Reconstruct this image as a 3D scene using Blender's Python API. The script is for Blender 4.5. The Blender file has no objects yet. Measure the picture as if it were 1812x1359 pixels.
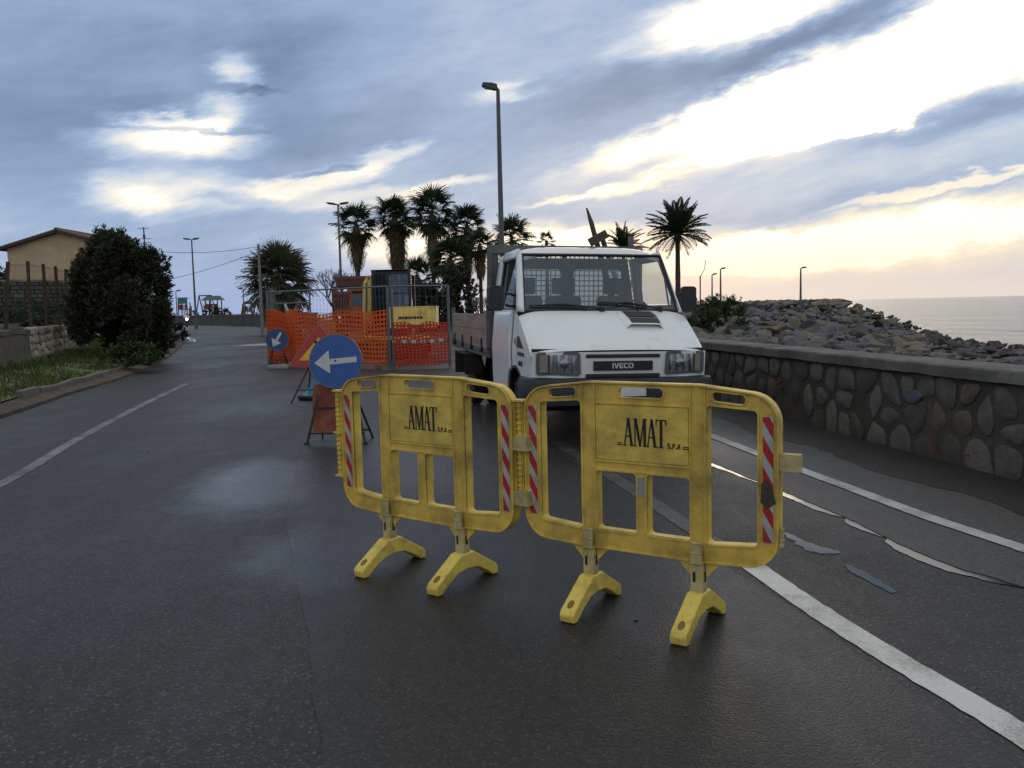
import bpy, bmesh, math, random
import numpy as np
from mathutils import Vector, Matrix, noise
from mathutils.geometry import tessellate_polygon

rnd = random.Random(7)
SC = bpy.context.scene
COL = SC.collection
rad = math.radians

# ------------------------------------------------------------------ camera
CAM_H, FPX, PW, PH = 1.45, 1538.0, 1812.0, 1359.0
PITCH, ROLL = rad(5.03), rad(1.36)
cF = Vector((0, math.cos(PITCH), -math.sin(PITCH)))
r0 = Vector((1, 0, 0)); u0 = Vector((0, math.sin(PITCH), math.cos(PITCH)))
cR = math.cos(ROLL) * r0 - math.sin(ROLL) * u0
cU = math.sin(ROLL) * r0 + math.cos(ROLL) * u0
cd = bpy.data.cameras.new('camera'); cam = bpy.data.objects.new('camera', cd); COL.objects.link(cam)
m3 = Matrix((cR, cU, -cF)).transposed()
cam.matrix_world = Matrix.Translation((0, 0, CAM_H)) @ m3.to_4x4()
cd.sensor_width = 36.0; cd.lens = 36.0 * FPX / PW; cd.clip_start = 0.05; cd.clip_end = 20000
SC.camera = cam

def ray(u, v): return cF + cR * ((u - PW / 2) / FPX) - cU * ((v - PH / 2) / FPX)
def G(u, v, z=0.0):
    "ground point at height z seen at a photograph pixel"
    d = ray(u, v); t = (z - CAM_H) / d.z
    return Vector((0, 0, CAM_H)) + d * t
def D(u, v, y):
    "point at distance y ahead seen at a photograph pixel"
    d = ray(u, v); return Vector((0, 0, CAM_H)) + d * (y / d.y)

def lin(c): return c / 12.92 if c <= 0.04045 else ((c + 0.055) / 1.055) ** 2.4
def S(r, g, b): return (lin(r / 255), lin(g / 255), lin(b / 255), 1)

# ------------------------------------------------------------------ world: dusk sky with broken cloud
SUN_AZ, SUN_EL = 9.0, 5.0
world = bpy.data.worlds.new("World"); SC.world = world; world.use_nodes = True
def build_sky():
    nt = world.node_tree; N = nt.nodes; L = nt.links; N.clear()
    out = N.new('ShaderNodeOutputWorld')
    tc = N.new('ShaderNodeTexCoord'); sep = N.new('ShaderNodeSeparateXYZ'); L.new(tc.outputs['Generated'], sep.inputs[0])
    def math_(op, a, b=None, c=None):
        n = N.new('ShaderNodeMath'); n.operation = op
        for i, x in enumerate((a, b, c)):
            if x is None: continue
            if isinstance(x, (int, float)): n.inputs[i].default_value = x
            else: L.new(x, n.inputs[i])
        return n.outputs[0]
    X, Y, Z = sep.outputs
    az = math_('MULTIPLY', math_('ARCTAN2', X, Y), 57.29578)
    el = math_('MULTIPLY', math_('ARCSINE', Z), 57.29578)
    comb = N.new('ShaderNodeCombineXYZ'); L.new(az, comb.inputs[0]); L.new(el, comb.inputs[1])
    def nz(scale, stretch, tilt, detail, rough, off=(0, 0, 0)):
        mp = N.new('ShaderNodeMapping'); mp.inputs['Rotation'].default_value = (0, rad(tilt), 0)
        mp.inputs['Scale'].default_value = (1, 1, stretch); mp.inputs['Location'].default_value = off
        r_ = N.new('ShaderNodeVectorRotate'); r_.rotation_type = 'Y_AXIS'; r_.inputs['Angle'].default_value = rad(tilt)
        L.new(tc.outputs['Generated'], r_.inputs['Vector']); mp.inputs['Rotation'].default_value = (0, 0, 0)
        L.new(r_.outputs[0], mp.inputs['Vector'])
        n = N.new('ShaderNodeTexNoise'); n.inputs['Scale'].default_value = scale; n.inputs['Detail'].default_value = detail
        n.inputs['Roughness'].default_value = rough
        L.new(mp.outputs[0], n.inputs['Vector']); return n
    def wv(n, ax, ay):
        a = N.new('ShaderNodeVectorMath'); a.operation = 'SUBTRACT'; L.new(n.outputs['Color'], a.inputs[0]); a.inputs[1].default_value = (.5, .5, .5)
        b = N.new('ShaderNodeVectorMath'); b.operation = 'MULTIPLY'; L.new(a.outputs[0], b.inputs[0]); b.inputs[1].default_value = (ax, ay, 0)
        return b.outputs[0]
    def vadd(a, b):
        n = N.new('ShaderNodeVectorMath'); n.operation = 'ADD'; L.new(a, n.inputs[0]); L.new(b, n.inputs[1]); return n.outputs[0]
    V = vadd(vadd(comb.outputs[0], wv(nz(4.0, 2.6, 8, 2, .5), 6, 2.4)), wv(nz(14.0, 3.0, 10, 6, .62, (3, 1, 2)), 5.0, 2.4))
    def blob(u, v, rx, ry, rot, w, sharp=1.0):
        d = ray(u, v).normalized(); a_ = math.degrees(math.atan2(d.x, d.y)); e_ = math.degrees(math.asin(d.z))
        mp = N.new('ShaderNodeMapping'); mp.vector_type = 'TEXTURE'
        mp.inputs['Location'].default_value = (a_, e_, 0); mp.inputs['Rotation'].default_value = (0, 0, rad(rot))
        mp.inputs['Scale'].default_value = (rx * .0372, ry * .0372, 1)
        L.new(V, mp.inputs['Vector'])
        g = N.new('ShaderNodeTexGradient'); g.gradient_type = 'SPHERICAL'; L.new(mp.outputs[0], g.inputs[0])
        r_ = N.new('ShaderNodeMapRange'); r_.interpolation_type = 'SMOOTHSTEP'; L.new(g.outputs['Fac'], r_.inputs['Value'])
        r_.inputs['From Min'].default_value = 0; r_.inputs['From Max'].default_value = sharp
        r_.inputs['To Min'].default_value = 0; r_.inputs['To Max'].default_value = w
        return r_.outputs[0]
    BL = [  # (u, v, rx, ry, tilt, weight, sharpness): banks and breaks of the cloud deck
        (120, 130, 620, 200, 0, -.20, .9), (470, 60, 330, 110, 5, -.14, .9), (60, 260, 300, 120, 0, -.10, .9),
        (620, 230, 300, 90, 12, -.20, .9), (900, 235, 330, 80, 16, -.05, .9), (480, 160, 130, 150, 0, -.12, .9),
        (1010, 200, 360, 80, 18, -.03, .8), (700, 60, 420, 130, 0, -.02, 1),
        (380, 175, 210, 140, 10, .12, 1), (398, 118, 66, 44, 0, .50, 1), (398, 178, 84, 36, 0, .36, 1), (320, 243, 200, 48, 2, .66, .9), (420, 150, 90, 12, 4, -.30, .8), (330, 220, 170, 10, 2, -.34, .8), (250, 172, 150, 22, 8, -.10, .8),
        (300, 205, 130, 22, 4, .4, .7), (300, 335, 190, 55, 0, .34, .7), (235, 345, 140, 25, 0, .16, .7),
        (540, 325, 150, 34, 12, .40, .7), (660, 275, 110, 26, 14, .34, .7), (790, 325, 120, 18, 12, .36, .7), (640, 352, 190, 22, 4, .26, .8),
        (560, 300, 70, 9, 14, -.3, .6), (430, 348, 110, 16, 0, -.22, .8), (900, 170, 90, 26, 10, .3, .8),
        (1300, 25, 260, 72, 6, .78, .9), (1600, 105, 560, 106, 17, .80, .75), (1800, 60, 330, 110, 14, .6, .9), (1240, 205, 320, 40, 22, .5, .7),
        (1260, 100, 330, 50, 14, -.12, .8), (1480, 48, 360, 52, 15, -.34, .9), (1090, 150, 240, 60, 14, -.12, .8),
        (1350, 270, 560, 62, 9, .06, .8), (1760, 185, 280, 34, 9, -.20, .9), (1700, 262, 420, 34, 8, .08, .8),
        (1250, 232, 160, 10, 14, .25, .7), (1480, 236, 180, 9, 10, .42, .6), (1340, 262, 240, 9, 10, .3, .6), (1100, 335, 150, 18, 10, .34, .7), (1000, 350, 120, 12, 8, .3, .7),
        (1700, 318, 260, 12, 9, .36, .6), (1330, 335, 560, 60, 8, .06, .8),
        (1620, 405, 640, 62, 8, .52, .6), (1330, 448, 300, 46, 4, .52, .7), (1050, 425, 300, 30, 3, .36, .7), (1530, 418, 90, 6, 3, -.4, .6), (1510, 438, 90, 5, 2, -.3, .6),
        (850, 440, 330, 55, 0, .36, .8), (700, 425, 160, 40, 0, .26, .8), (560, 250, 60, 50, 0, .0, 1),
        (1680, 435, 420, 66, 4, .34, .8), (330, 470, 420, 110, 0, -.06, .9), (860, 452, 40, 30, 0, .35, .7),
    ]
    acc = 0.45
    for q in BL: acc = math_('ADD', acc, blob(*q)) if not isinstance(acc, float) else math_('ADD', blob(*q), acc)
    n1 = nz(5.0, 3.2, 10, 8, .58, (5, 0, 1)); n2 = nz(17.0, 4.2, 12, 7, .62, (1, 4, 0))
    acc = math_('ADD', acc, math_('MULTIPLY', math_('SUBTRACT', n1.outputs['Fac'], .5), .34))
    acc = math_('ADD', acc, math_('MULTIPLY', math_('SUBTRACT', n2.outputs['Fac'], .5), .22))
    ramp = N.new('ShaderNodeValToRGB'); L.new(acc, ramp.inputs[0]); cr = ramp.color_ramp
    stops = [(0, S(98, 120, 150)), (.2, S(125, 148, 179)), (.4, S(151, 173, 204)), (.55, S(180, 196, 218)), (.7, S(212, 219, 228)), (.86, S(250, 247, 240)), (1.0, (1.25, 1.25, 1.22, 1))]
    cr.elements[0].position, cr.elements[0].color = stops[0]; cr.elements[1].position, cr.elements[1].color = stops[-1]
    for p_, c_ in stops[1:-1]: e = cr.elements.new(p_); e.color = c_
    def mixc(f, a, b, mode='MIX'):
        n = N.new('ShaderNodeMix'); n.data_type = 'RGBA'; n.blend_type = mode
        if isinstance(f, (int, float)): n.inputs[0].default_value = f
        else: L.new(f, n.inputs[0])
        for x, i in ((a, 6), (b, 7)):
            if isinstance(x, tuple): n.inputs[i].default_value = x
            else: L.new(x, n.inputs[i])
        return n.outputs[2]
    # warm bias low down and towards the sunset
    def mr(v, a, b, c, d, smooth=True):
        r_ = N.new('ShaderNodeMapRange'); r_.interpolation_type = 'SMOOTHSTEP' if smooth else 'LINEAR'
        L.new(v, r_.inputs['Value'])
        for k, x in zip(('From Min', 'From Max', 'To Min', 'To Max'), (a, b, c, d)): r_.inputs[k].default_value = x
        return r_.outputs[0]
    s_ = (math.sin(rad(16)), math.cos(rad(16)), .03)
    dot = N.new('ShaderNodeVectorMath'); dot.operation = 'DOT_PRODUCT'; L.new(tc.outputs['Generated'], dot.inputs[0]); dot.inputs[1].default_value = s_
    near = mr(dot.outputs['Value'], .80, .985, 0, 1)
    low = mr(el, 0, 13, 1, 0)
    col = ramp.outputs[0]
    warm = math_('MULTIPLY', math_('MULTIPLY', near, low), mr(acc, .42, .8, .25, .9))
    col = mixc(warm, col, (1.0, .91, .76, 1), 'MULTIPLY')
    # bright parts everywhere are cream rather than white below 20 degrees
    br = math_('MULTIPLY', mr(acc, .5, .9, 0, .6), mr(el, 2, 22, 1, 0))
    col = mixc(br, col, (1.0, .93, .83, 1), 'MULTIPLY')
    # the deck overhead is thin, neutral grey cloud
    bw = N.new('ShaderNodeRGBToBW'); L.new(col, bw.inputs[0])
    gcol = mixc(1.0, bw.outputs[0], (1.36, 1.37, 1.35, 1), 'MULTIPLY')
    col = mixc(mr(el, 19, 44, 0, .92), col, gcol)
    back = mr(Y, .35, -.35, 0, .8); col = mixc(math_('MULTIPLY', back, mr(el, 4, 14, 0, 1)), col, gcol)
    # horizon veil: beige over the sea, lavender to the left
    veil = mr(el, 0.0, 5.0, .85, 0)
    side = mr(az, -14, 10, 0, 1)
    vc = mixc(side, S(154, 174, 212), S(231, 217, 203))
    # away from view the veil goes grey
    col = mixc(veil, col, vc)
    sky = N.new('ShaderNodeTexSky'); sky.sky_type = 'NISHITA'; sky.sun_disc = False
    sky.sun_elevation = rad(SUN_EL); sky.sun_rotation = rad(SUN_AZ); sky.altitude = 0; sky.dust_density = 2.0
    b1 = N.new('ShaderNodeBackground'); b1.inputs['Strength'].default_value = .06; L.new(sky.outputs[0], b1.inputs[0])
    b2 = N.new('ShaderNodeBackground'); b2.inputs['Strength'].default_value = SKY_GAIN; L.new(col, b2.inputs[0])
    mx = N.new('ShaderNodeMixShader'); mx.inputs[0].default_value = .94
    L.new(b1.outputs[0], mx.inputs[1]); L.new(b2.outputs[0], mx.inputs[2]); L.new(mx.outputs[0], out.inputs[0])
SKY_GAIN = 1.12
build_sky()
sd = bpy.data.lights.new('sun', 'SUN'); sun = bpy.data.objects.new('sun', sd); COL.objects.link(sun)
sd.energy = 0.3; sd.angle = rad(24); sd.color = (1.0, .80, .58)
sdir = Vector((math.sin(rad(SUN_AZ)) * math.cos(rad(SUN_EL)), math.cos(rad(SUN_AZ)) * math.cos(rad(SUN_EL)), math.sin(rad(SUN_EL))))
sun.rotation_euler = (-sdir).to_track_quat('-Z', 'Y').to_euler()
sun.location = (10, 40, 30)
vs = SC.view_settings; vs.view_transform = 'Standard'; vs.look = 'None'; vs.exposure = 0.0; vs.gamma = 1.0; vs.use_curve_mapping = False

# ------------------------------------------------------------------ helpers
def tag(o, label=None, cat=None, group=None, kind=None):
    if label: o['label'] = label
    if cat: o['category'] = cat
    if group: o['group'] = group
    if kind: o['kind'] = kind
    return o
def thing(name, loc, label, cat, group=None, rz=0.0, rx=0.0, ry=0.0):
    o = bpy.data.objects.new(name, None); COL.objects.link(o); o.location = loc; o.rotation_euler = (rx, ry, rz)
    o.empty_display_size = .2
    return tag(o, label, cat, group)
def copy_tree(o, parent=None):
    c = o.copy(); COL.objects.link(c)
    if parent is not None: c.parent = parent
    for ch in list(o.children): copy_tree(ch, c)
    return c
def lerp(a, b, t): return a + (b - a) * t
def interp(x, pts):
    if x <= pts[0][0]: return pts[0][1]
    for (a, b), (c, d) in zip(pts, pts[1:]):
        if x <= c: return b + (d - b) * (x - a) / (c - a)
    return pts[-1][1]
def sstep(a, b, x):
    t = max(0, min(1, (x - a) / (b - a))); return t * t * (3 - 2 * t)

class MB:
    def __init__(s): s.v = []; s.f = []; s.m = []
    def add(s, vs_, fs, mi=0):
        k = len(s.v); s.v += [tuple(p) for p in vs_]; s.f += [tuple(i + k for i in f) for f in fs]; s.m += [mi] * len(fs); return s
    def box(s, c, d, rot=None, mi=0):
        c = Vector(c); P = []
        for x in (-.5, .5):
            for y in (-.5, .5):
                for z in (-.5, .5):
                    q = Vector((x * d[0], y * d[1], z * d[2]))
                    if rot is not None: q = rot @ q
                    P.append(c + q)
        return s.add(P, [(0, 1, 3, 2), (4, 6, 7, 5), (0, 4, 5, 1), (2, 3, 7, 6), (0, 2, 6, 4), (1, 5, 7, 3)], mi)
    def bar(s, a, b, w, h=None, mi=0, up=(0, 0, 1)):
        "square bar from a to b"
        a = Vector(a); b = Vector(b); d = b - a; z = d.normalized(); upv = Vector(up)
        if abs(z.dot(upv)) > .95: upv = Vector((1, 0, 0))
        x = z.cross(upv).normalized(); y = x.cross(z)
        return s.box((a + b) / 2, (w, h or w, d.length), Matrix((x, y, z)).transposed(), mi)
    def tube(s, pts, r, n=8, mi=0, cap=True):
        pts = [Vector(p) for p in pts]
        R = r if isinstance(r, (list, tuple)) else [r] * len(pts)
        V = []; F = []; prev = None
        for i, p in enumerate(pts):
            t = (pts[min(i + 1, len(pts) - 1)] - pts[max(i - 1, 0)]).normalized()
            if prev is None:
                a = Vector((0, 0, 1)) if abs(t.z) < .9 else Vector((1, 0, 0))
                x = t.cross(a).normalized()
            else: x = (prev - t * prev.dot(t)).normalized()
            prev = x; y = t.cross(x)
            for k in range(n):
                an = 2 * math.pi * k / n
                V.append(p + (x * math.cos(an) + y * math.sin(an)) * R[i])
        for i in range(len(pts) - 1):
            for k in range(n):
                F.append((i * n + k, i * n + (k + 1) % n, (i + 1) * n + (k + 1) % n, (i + 1) * n + k))
        if cap: F.append(tuple(range(n))[::-1]); F.append(tuple((len(pts) - 1) * n + k for k in range(n)))
        return s.add(V, F, mi)
    def lathe(s, prof, n=24, M=Matrix.Identity(4), mi=0):
        "profile of (r, h) turned round local z"
        V = []; F = []
        for r_, h in prof:
            for k in range(n):
                a = 2 * math.pi * k / n; V.append(M @ Vector((r_ * math.cos(a), r_ * math.sin(a), h)))
        for i in range(len(prof) - 1):
            for k in range(n): F.append((i * n + k, i * n + (k + 1) % n, (i + 1) * n + (k + 1) % n, (i + 1) * n + k))
        F.append(tuple(range(n))[::-1]); F.append(tuple((len(prof) - 1) * n + k for k in range(n)))
        return s.add(V, F, mi)
    def plate(s, outer, holes, d0, d1, M=Matrix.Identity(4), mi=0):
        "plate in the local xy plane from z=d0 to z=d1 with holes"
        loops = [outer] + list(holes); flat = [p for l in loops for p in l]; n = len(flat)
        tr = tessellate_polygon([[Vector((p[0], p[1], 0)) for p in l] for l in loops])
        V = [M @ Vector((p[0], p[1], d1)) for p in flat] + [M @ Vector((p[0], p[1], d0)) for p in flat]
        F = []
        for t in tr:
            a, b, c = [flat[i] for i in t]
            if (b[0] - a[0]) * (c[1] - a[1]) - (b[1] - a[1]) * (c[0] - a[0]) < 0: t = (t[0], t[2], t[1])
            F.append(tuple(t)); F.append((t[2] + n, t[1] + n, t[0] + n))
        k = 0
        for j, l in enumerate(loops):
            ar = sum(l[i][0] * l[(i + 1) % len(l)][1] - l[(i + 1) % len(l)][0] * l[i][1] for i in range(len(l)))
            for i in range(len(l)):
                a = k + i; b = k + (i + 1) % len(l)
                q = (a, a + n, b + n, b)
                if (ar > 0) == (j > 0): q = q[::-1]
                F.append(q)
            k += len(l)
        return s.add(V, F, mi)
    def grid(s, fn, nu, nv, mi=0):
        V = [fn(i / nu, j / nv) for j in range(nv + 1) for i in range(nu + 1)]
        F = [(j * (nu + 1) + i, j * (nu + 1) + i + 1, (j + 1) * (nu + 1) + i + 1, (j + 1) * (nu + 1) + i) for j in range(nv) for i in range(nu)]
        return s.add(V, F, mi)
    def ball(s, c, r, n=10, mi=0, M=None):
        rx, ry, rz = r if isinstance(r, (tuple, list)) else (r, r, r); V = []; F = []; c = Vector(c); k = n // 2
        for j in range(k + 1):
            th = math.pi * j / k
            for i in range(n):
                a = 2 * math.pi * i / n; q = Vector((rx * math.sin(th) * math.cos(a), ry * math.sin(th) * math.sin(a), rz * math.cos(th)))
                V.append(c + (M @ q if M else q))
        for j in range(k):
            for i in range(n): F.append((j * n + i, (j + 1) * n + i, (j + 1) * n + (i + 1) % n, j * n + (i + 1) % n))
        return s.add(V, F, mi)
    def mesh(s, name, mats, smooth=None, weld=False):
        me = bpy.data.meshes.new(name); me.from_pydata(s.v, [], s.f)
        mats = mats if isinstance(mats, (list, tuple)) else [mats]
        for m in mats: me.materials.append(m)
        if len(mats) > 1: me.polygons.foreach_set('material_index', s.m)
        if weld:
            b = bmesh.new(); b.from_mesh(me); bmesh.ops.remove_doubles(b, verts=b.verts, dist=1e-4); bmesh.ops.recalc_face_normals(b, faces=b.faces); b.to_mesh(me); b.free()
        if smooth is not None:
            me.polygons.foreach_set('use_smooth', [True] * len(me.polygons)); me.set_sharp_from_angle(angle=rad(smooth))
        me.update(); return me
    def build(s, name, mats, parent=None, smooth=None, weld=False, bevel=0, solid=0, loc=None, segs=2):
        o = bpy.data.objects.new(name, s.mesh(name, mats, smooth, weld)); COL.objects.link(o)
        if parent is not None: o.parent = parent
        if loc is not None: o.location = loc
        if solid:
            q = o.modifiers.new('solid', 'SOLIDIFY'); q.thickness = solid; q.offset = -1
        if bevel:
            q = o.modifiers.new('bevel', 'BEVEL'); q.width = bevel; q.segments = segs; q.limit_method = 'ANGLE'; q.angle_limit = rad(35); q.harden_normals = False
        return o

def link_mesh(name, me, parent=None, M=None):
    o = bpy.data.objects.new(name, me); COL.objects.link(o)
    if parent is not None: o.parent = parent
    if M is not None: o.matrix_basis = M
    return o

def roundpoly(pts, radii, seg=6):
    out = []; n = len(pts)
    radii = radii if isinstance(radii, (list, tuple)) else [radii] * n
    for i in range(n):
        p0 = Vector(pts[i - 1]); p = Vector(pts[i]); p2 = Vector(pts[(i + 1) % n]); r = radii[i]
        if r <= 0: out.append((p.x, p.y)); continue
        a = (p0 - p).normalized(); b = (p2 - p).normalized(); ang = a.angle(b)
        d = min(r / math.tan(ang / 2), (p0 - p).length * .49, (p2 - p).length * .49); r = d * math.tan(ang / 2)
        c = p + (a + b).normalized() * (r / math.sin(ang / 2))
        s_ = p + a * d - c; e_ = p + b * d - c
        t0 = math.atan2(s_.y, s_.x); t1 = math.atan2(e_.y, e_.x); dt = (t1 - t0 + math.pi) % (2 * math.pi) - math.pi
        for k in range(seg + 1):
            t = t0 + dt * k / seg; out.append((c.x + r * math.cos(t), c.y + r * math.sin(t)))
    return out
def inset(poly, d):
    "shrinks a counter-clockwise polygon by d (negative grows)"
    out = []; n = len(poly)
    for i in range(n):
        p0 = Vector(poly[i - 1]); p = Vector(poly[i]); p2 = Vector(poly[(i + 1) % n])
        a = (p - p0).normalized(); b = (p2 - p).normalized()
        na = Vector((-a.y, a.x)); nb = Vector((-b.y, b.x)); k = 1 + na.dot(nb)
        q = p + (na + nb) * (d / max(k, .25)); out.append((q.x, q.y))
    return out
def circle(cx, cy, r, n=32): return [(cx + r * math.cos(2 * math.pi * i / n), cy + r * math.sin(2 * math.pi * i / n)) for i in range(n)]

# ------------------------------------------------------------------ materials
MATS = {}
def M(name, col, rough=.6, metal=0, var=.15, vscale=6.0, bump=0, bscale=60.0, dirt=None, damt=.5, dscale=3.0, spec=None, coat=0, stretch=(1, 1, 1)):
    if name in MATS: return MATS[name]
    m = bpy.data.materials.new(name); m.use_nodes = True; nt = m.node_tree; N = nt.nodes; L = nt.links
    b = N['Principled BSDF']; b.inputs['Roughness'].default_value = rough; b.inputs['Metallic'].default_value = metal
    if spec is not None: b.inputs['Specular IOR Level'].default_value = spec
    if coat: b.inputs['Coat Weight'].default_value = coat; b.inputs['Coat Roughness'].default_value = .08
    c = (col[0], col[1], col[2], 1)
    tc = N.new('ShaderNodeTexCoord'); mp = N.new('ShaderNodeMapping'); L.new(tc.outputs['Object'], mp.inputs[0]); mp.inputs['Scale'].default_value = stretch
    def noise_(sc, det=5, ro=.6):
        n = N.new('ShaderNodeTexNoise'); n.inputs['Scale'].default_value = sc; n.inputs['Detail'].default_value = det; n.inputs['Roughness'].default_value = ro
        L.new(mp.outputs[0], n.inputs['Vector']); return n.outputs['Fac']
    def ramp(f, a, b_):
        r = N.new('ShaderNodeMapRange'); L.new(f, r.inputs['Value']); r.inputs['From Min'].default_value = a; r.inputs['From Max'].default_value = b_; return r.outputs[0]
    def mix(f, a, b_, mode='MIX'):
        n = N.new('ShaderNodeMix'); n.data_type = 'RGBA'; n.blend_type = mode
        if isinstance(f, float): n.inputs[0].default_value = f
        else: L.new(f, n.inputs[0])
        for x, i in ((a, 6), (b_, 7)):
            if isinstance(x, tuple): n.inputs[i].default_value = x
            else: L.new(x, n.inputs[i])
        return n.outputs[2]
    cur = mix(ramp(noise_(vscale), .3, .7), tuple(x * (1 - var) for x in c[:3]) + (1,), tuple(min(1, x * (1 + var)) for x in c[:3]) + (1,))
    if dirt is not None:
        f = ramp(noise_(dscale, 8, .68), .62 - .32 * damt, .80 - .1 * damt)
        cur = mix(f, cur, (dirt[0], dirt[1], dirt[2], 1))
        rr = N.new('ShaderNodeMapRange'); L.new(f, rr.inputs['Value']); rr.inputs['To Min'].default_value = rough; rr.inputs['To Max'].default_value = min(1, rough + .3); L.new(rr.outputs[0], b.inputs['Roughness'])
    L.new(cur, b.inputs['Base Color'])
    if bump:
        bp = N.new('ShaderNodeBump'); bp.inputs['Strength'].default_value = bump; bp.inputs['Distance'].default_value = .02
        L.new(noise_(bscale, 6), bp.inputs['Height']); L.new(bp.outputs[0], b.inputs['Normal'])
    MATS[name] = m; return m
def emit(name, col, st):
    m = bpy.data.materials.new(name); m.use_nodes = True; b = m.node_tree.nodes['Principled BSDF']
    b.inputs['Base Color'].default_value = col; b.inputs['Emission Color'].default_value = col; b.inputs['Emission Strength'].default_value = st; return m
def glass(name, tint, refl=1.0, rough=.02, dust=0.0, blue=1.0, ior=1.8):
    m = bpy.data.materials.new(name); m.use_nodes = True; nt = m.node_tree; N = nt.nodes; L = nt.links; N.clear()
    o = N.new('ShaderNodeOutputMaterial'); t = N.new('ShaderNodeBsdfTransparent'); t.inputs[0].default_value = tint
    g = N.new('ShaderNodeBsdfGlossy'); g.inputs['Roughness'].default_value = rough; g.inputs[0].default_value = (refl * (2 * blue - 1), refl * (.5 + .5 * (2 * blue - 1)), refl, 1)
    f = N.new('ShaderNodeFresnel'); ge = N.new('ShaderNodeNewGeometry'); mr_ = N.new('ShaderNodeMapRange'); L.new(ge.outputs['Backfacing'], mr_.inputs['Value']); mr_.inputs['To Min'].default_value = ior; mr_.inputs['To Max'].default_value = 1 / ior; L.new(mr_.outputs[0], f.inputs[0])
    x = N.new('ShaderNodeMixShader'); L.new(f.outputs[0], x.inputs[0]); L.new(t.outputs[0], x.inputs[1]); L.new(g.outputs[0], x.inputs[2])
    d = N.new('ShaderNodeBsdfDiffuse'); d.inputs[0].default_value = (.42, .46, .50, 1); y = N.new('ShaderNodeMixShader'); y.inputs[0].default_value = dust
    L.new(x.outputs[0], y.inputs[1]); L.new(d.outputs[0], y.inputs[2]); L.new(y.outputs[0], o.inputs[0]); return m
def leafmat(name, c1, c2, rough=.5, trans=.25):
    "foliage: colour varies leaf by leaf, a little light passes through"
    m = bpy.data.materials.new(name); m.use_nodes = True; nt = m.node_tree; N = nt.nodes; L = nt.links
    b = N['Principled BSDF']; b.inputs['Roughness'].default_value = rough; b.inputs['Specular IOR Level'].default_value = .35
    o = N['Material Output']; g = N.new('ShaderNodeNewGeometry'); mx = N.new('ShaderNodeMix'); mx.data_type = 'RGBA'
    L.new(g.outputs['Random Per Island'], mx.inputs[0]); mx.inputs[6].default_value = (*c1, 1); mx.inputs[7].default_value = (*c2, 1)
    L.new(mx.outputs[2], b.inputs['Base Color'])
    t = N.new('ShaderNodeBsdfTranslucent'); L.new(mx.outputs[2], t.inputs[0])
    x = N.new('ShaderNodeMixShader'); x.inputs[0].default_value = trans; L.new(b.outputs[0], x.inputs[1]); L.new(t.outputs[0], x.inputs[2]); L.new(x.outputs[0], o.inputs[0]); return m

# ================================================================== setting
def offs(poly, d):
    "polyline moved sideways by d (positive = to the right of its direction)"
    out = []
    for i, p in enumerate(poly):
        a = Vector(poly[max(i - 1, 0)]); b = Vector(poly[min(i + 1, len(poly) - 1)]); t = (b - a).normalized()
        dd = d[i] if isinstance(d, (list, tuple)) else d
        out.append((p[0] + t.y * dd, p[1] - t.x * dd))
    return out
def resample(poly, step):
    out = []; acc = [0]
    P = [Vector(p) for p in poly]
    # Catmull-Rom for a smooth line
    Q = []
    for i in range(len(P) - 1):
        p0 = P[max(i - 1, 0)]; p1 = P[i]; p2 = P[i + 1]; p3 = P[min(i + 2, len(P) - 1)]
        for k in range(12):
            t = k / 12; Q.append(.5 * ((2 * p1) + (p2 - p0) * t + (2 * p0 - 5 * p1 + 4 * p2 - p3) * t * t + (3 * p1 - p0 - 3 * p2 + p3) * t ** 3))
    Q.append(P[-1]); L_ = [0]
    for a, b in zip(Q, Q[1:]): L_.append(L_[-1] + (b - a).length)
    n = max(2, int(L_[-1] / step)); j = 0
    for i in range(n + 1):
        s = L_[-1] * i / n
        while j < len(L_) - 2 and L_[j + 1] < s: j += 1
        t = (s - L_[j]) / max(1e-9, L_[j + 1] - L_[j]); q = Q[j].lerp(Q[j + 1], min(1, t)); out.append((q.x, q.y))
    return out

KERB = [(-2.4, -14), (-5.05, 0), (-7.55, 12.8), (-8.34, 16.25), (-9.05, 20), (-10.9, 27), (-14, 36.5), (-17.9, 47.5), (-23, 60), (-34, 85), (-46, 106), (-75, 135), (-140, 165)]
ROADR = [(6.4, -14), (4.4, 0), (2.6, 10), (.4, 20), (-3.4, 32), (-6, 42), (-12, 60), (-22, 88), (-34, 108), (-62, 145), (-130, 190)]
GUTTER = [(4.6, -6), (3.35, 0), (2.72, 3.2), (2.525, 4.217), (2.36, 4.55), (2.27, 4.98), (2.2, 5.63), (2.1, 6.24), (1.8, 7.78), (1.4, 10), (.6, 14), (-.5, 20)]
def wallx(y): return 3.937 - (y - 6.615) * 0.1524
def kerbx(y):
    return interp(y, [(b, a) for a, b in KERB])

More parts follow.
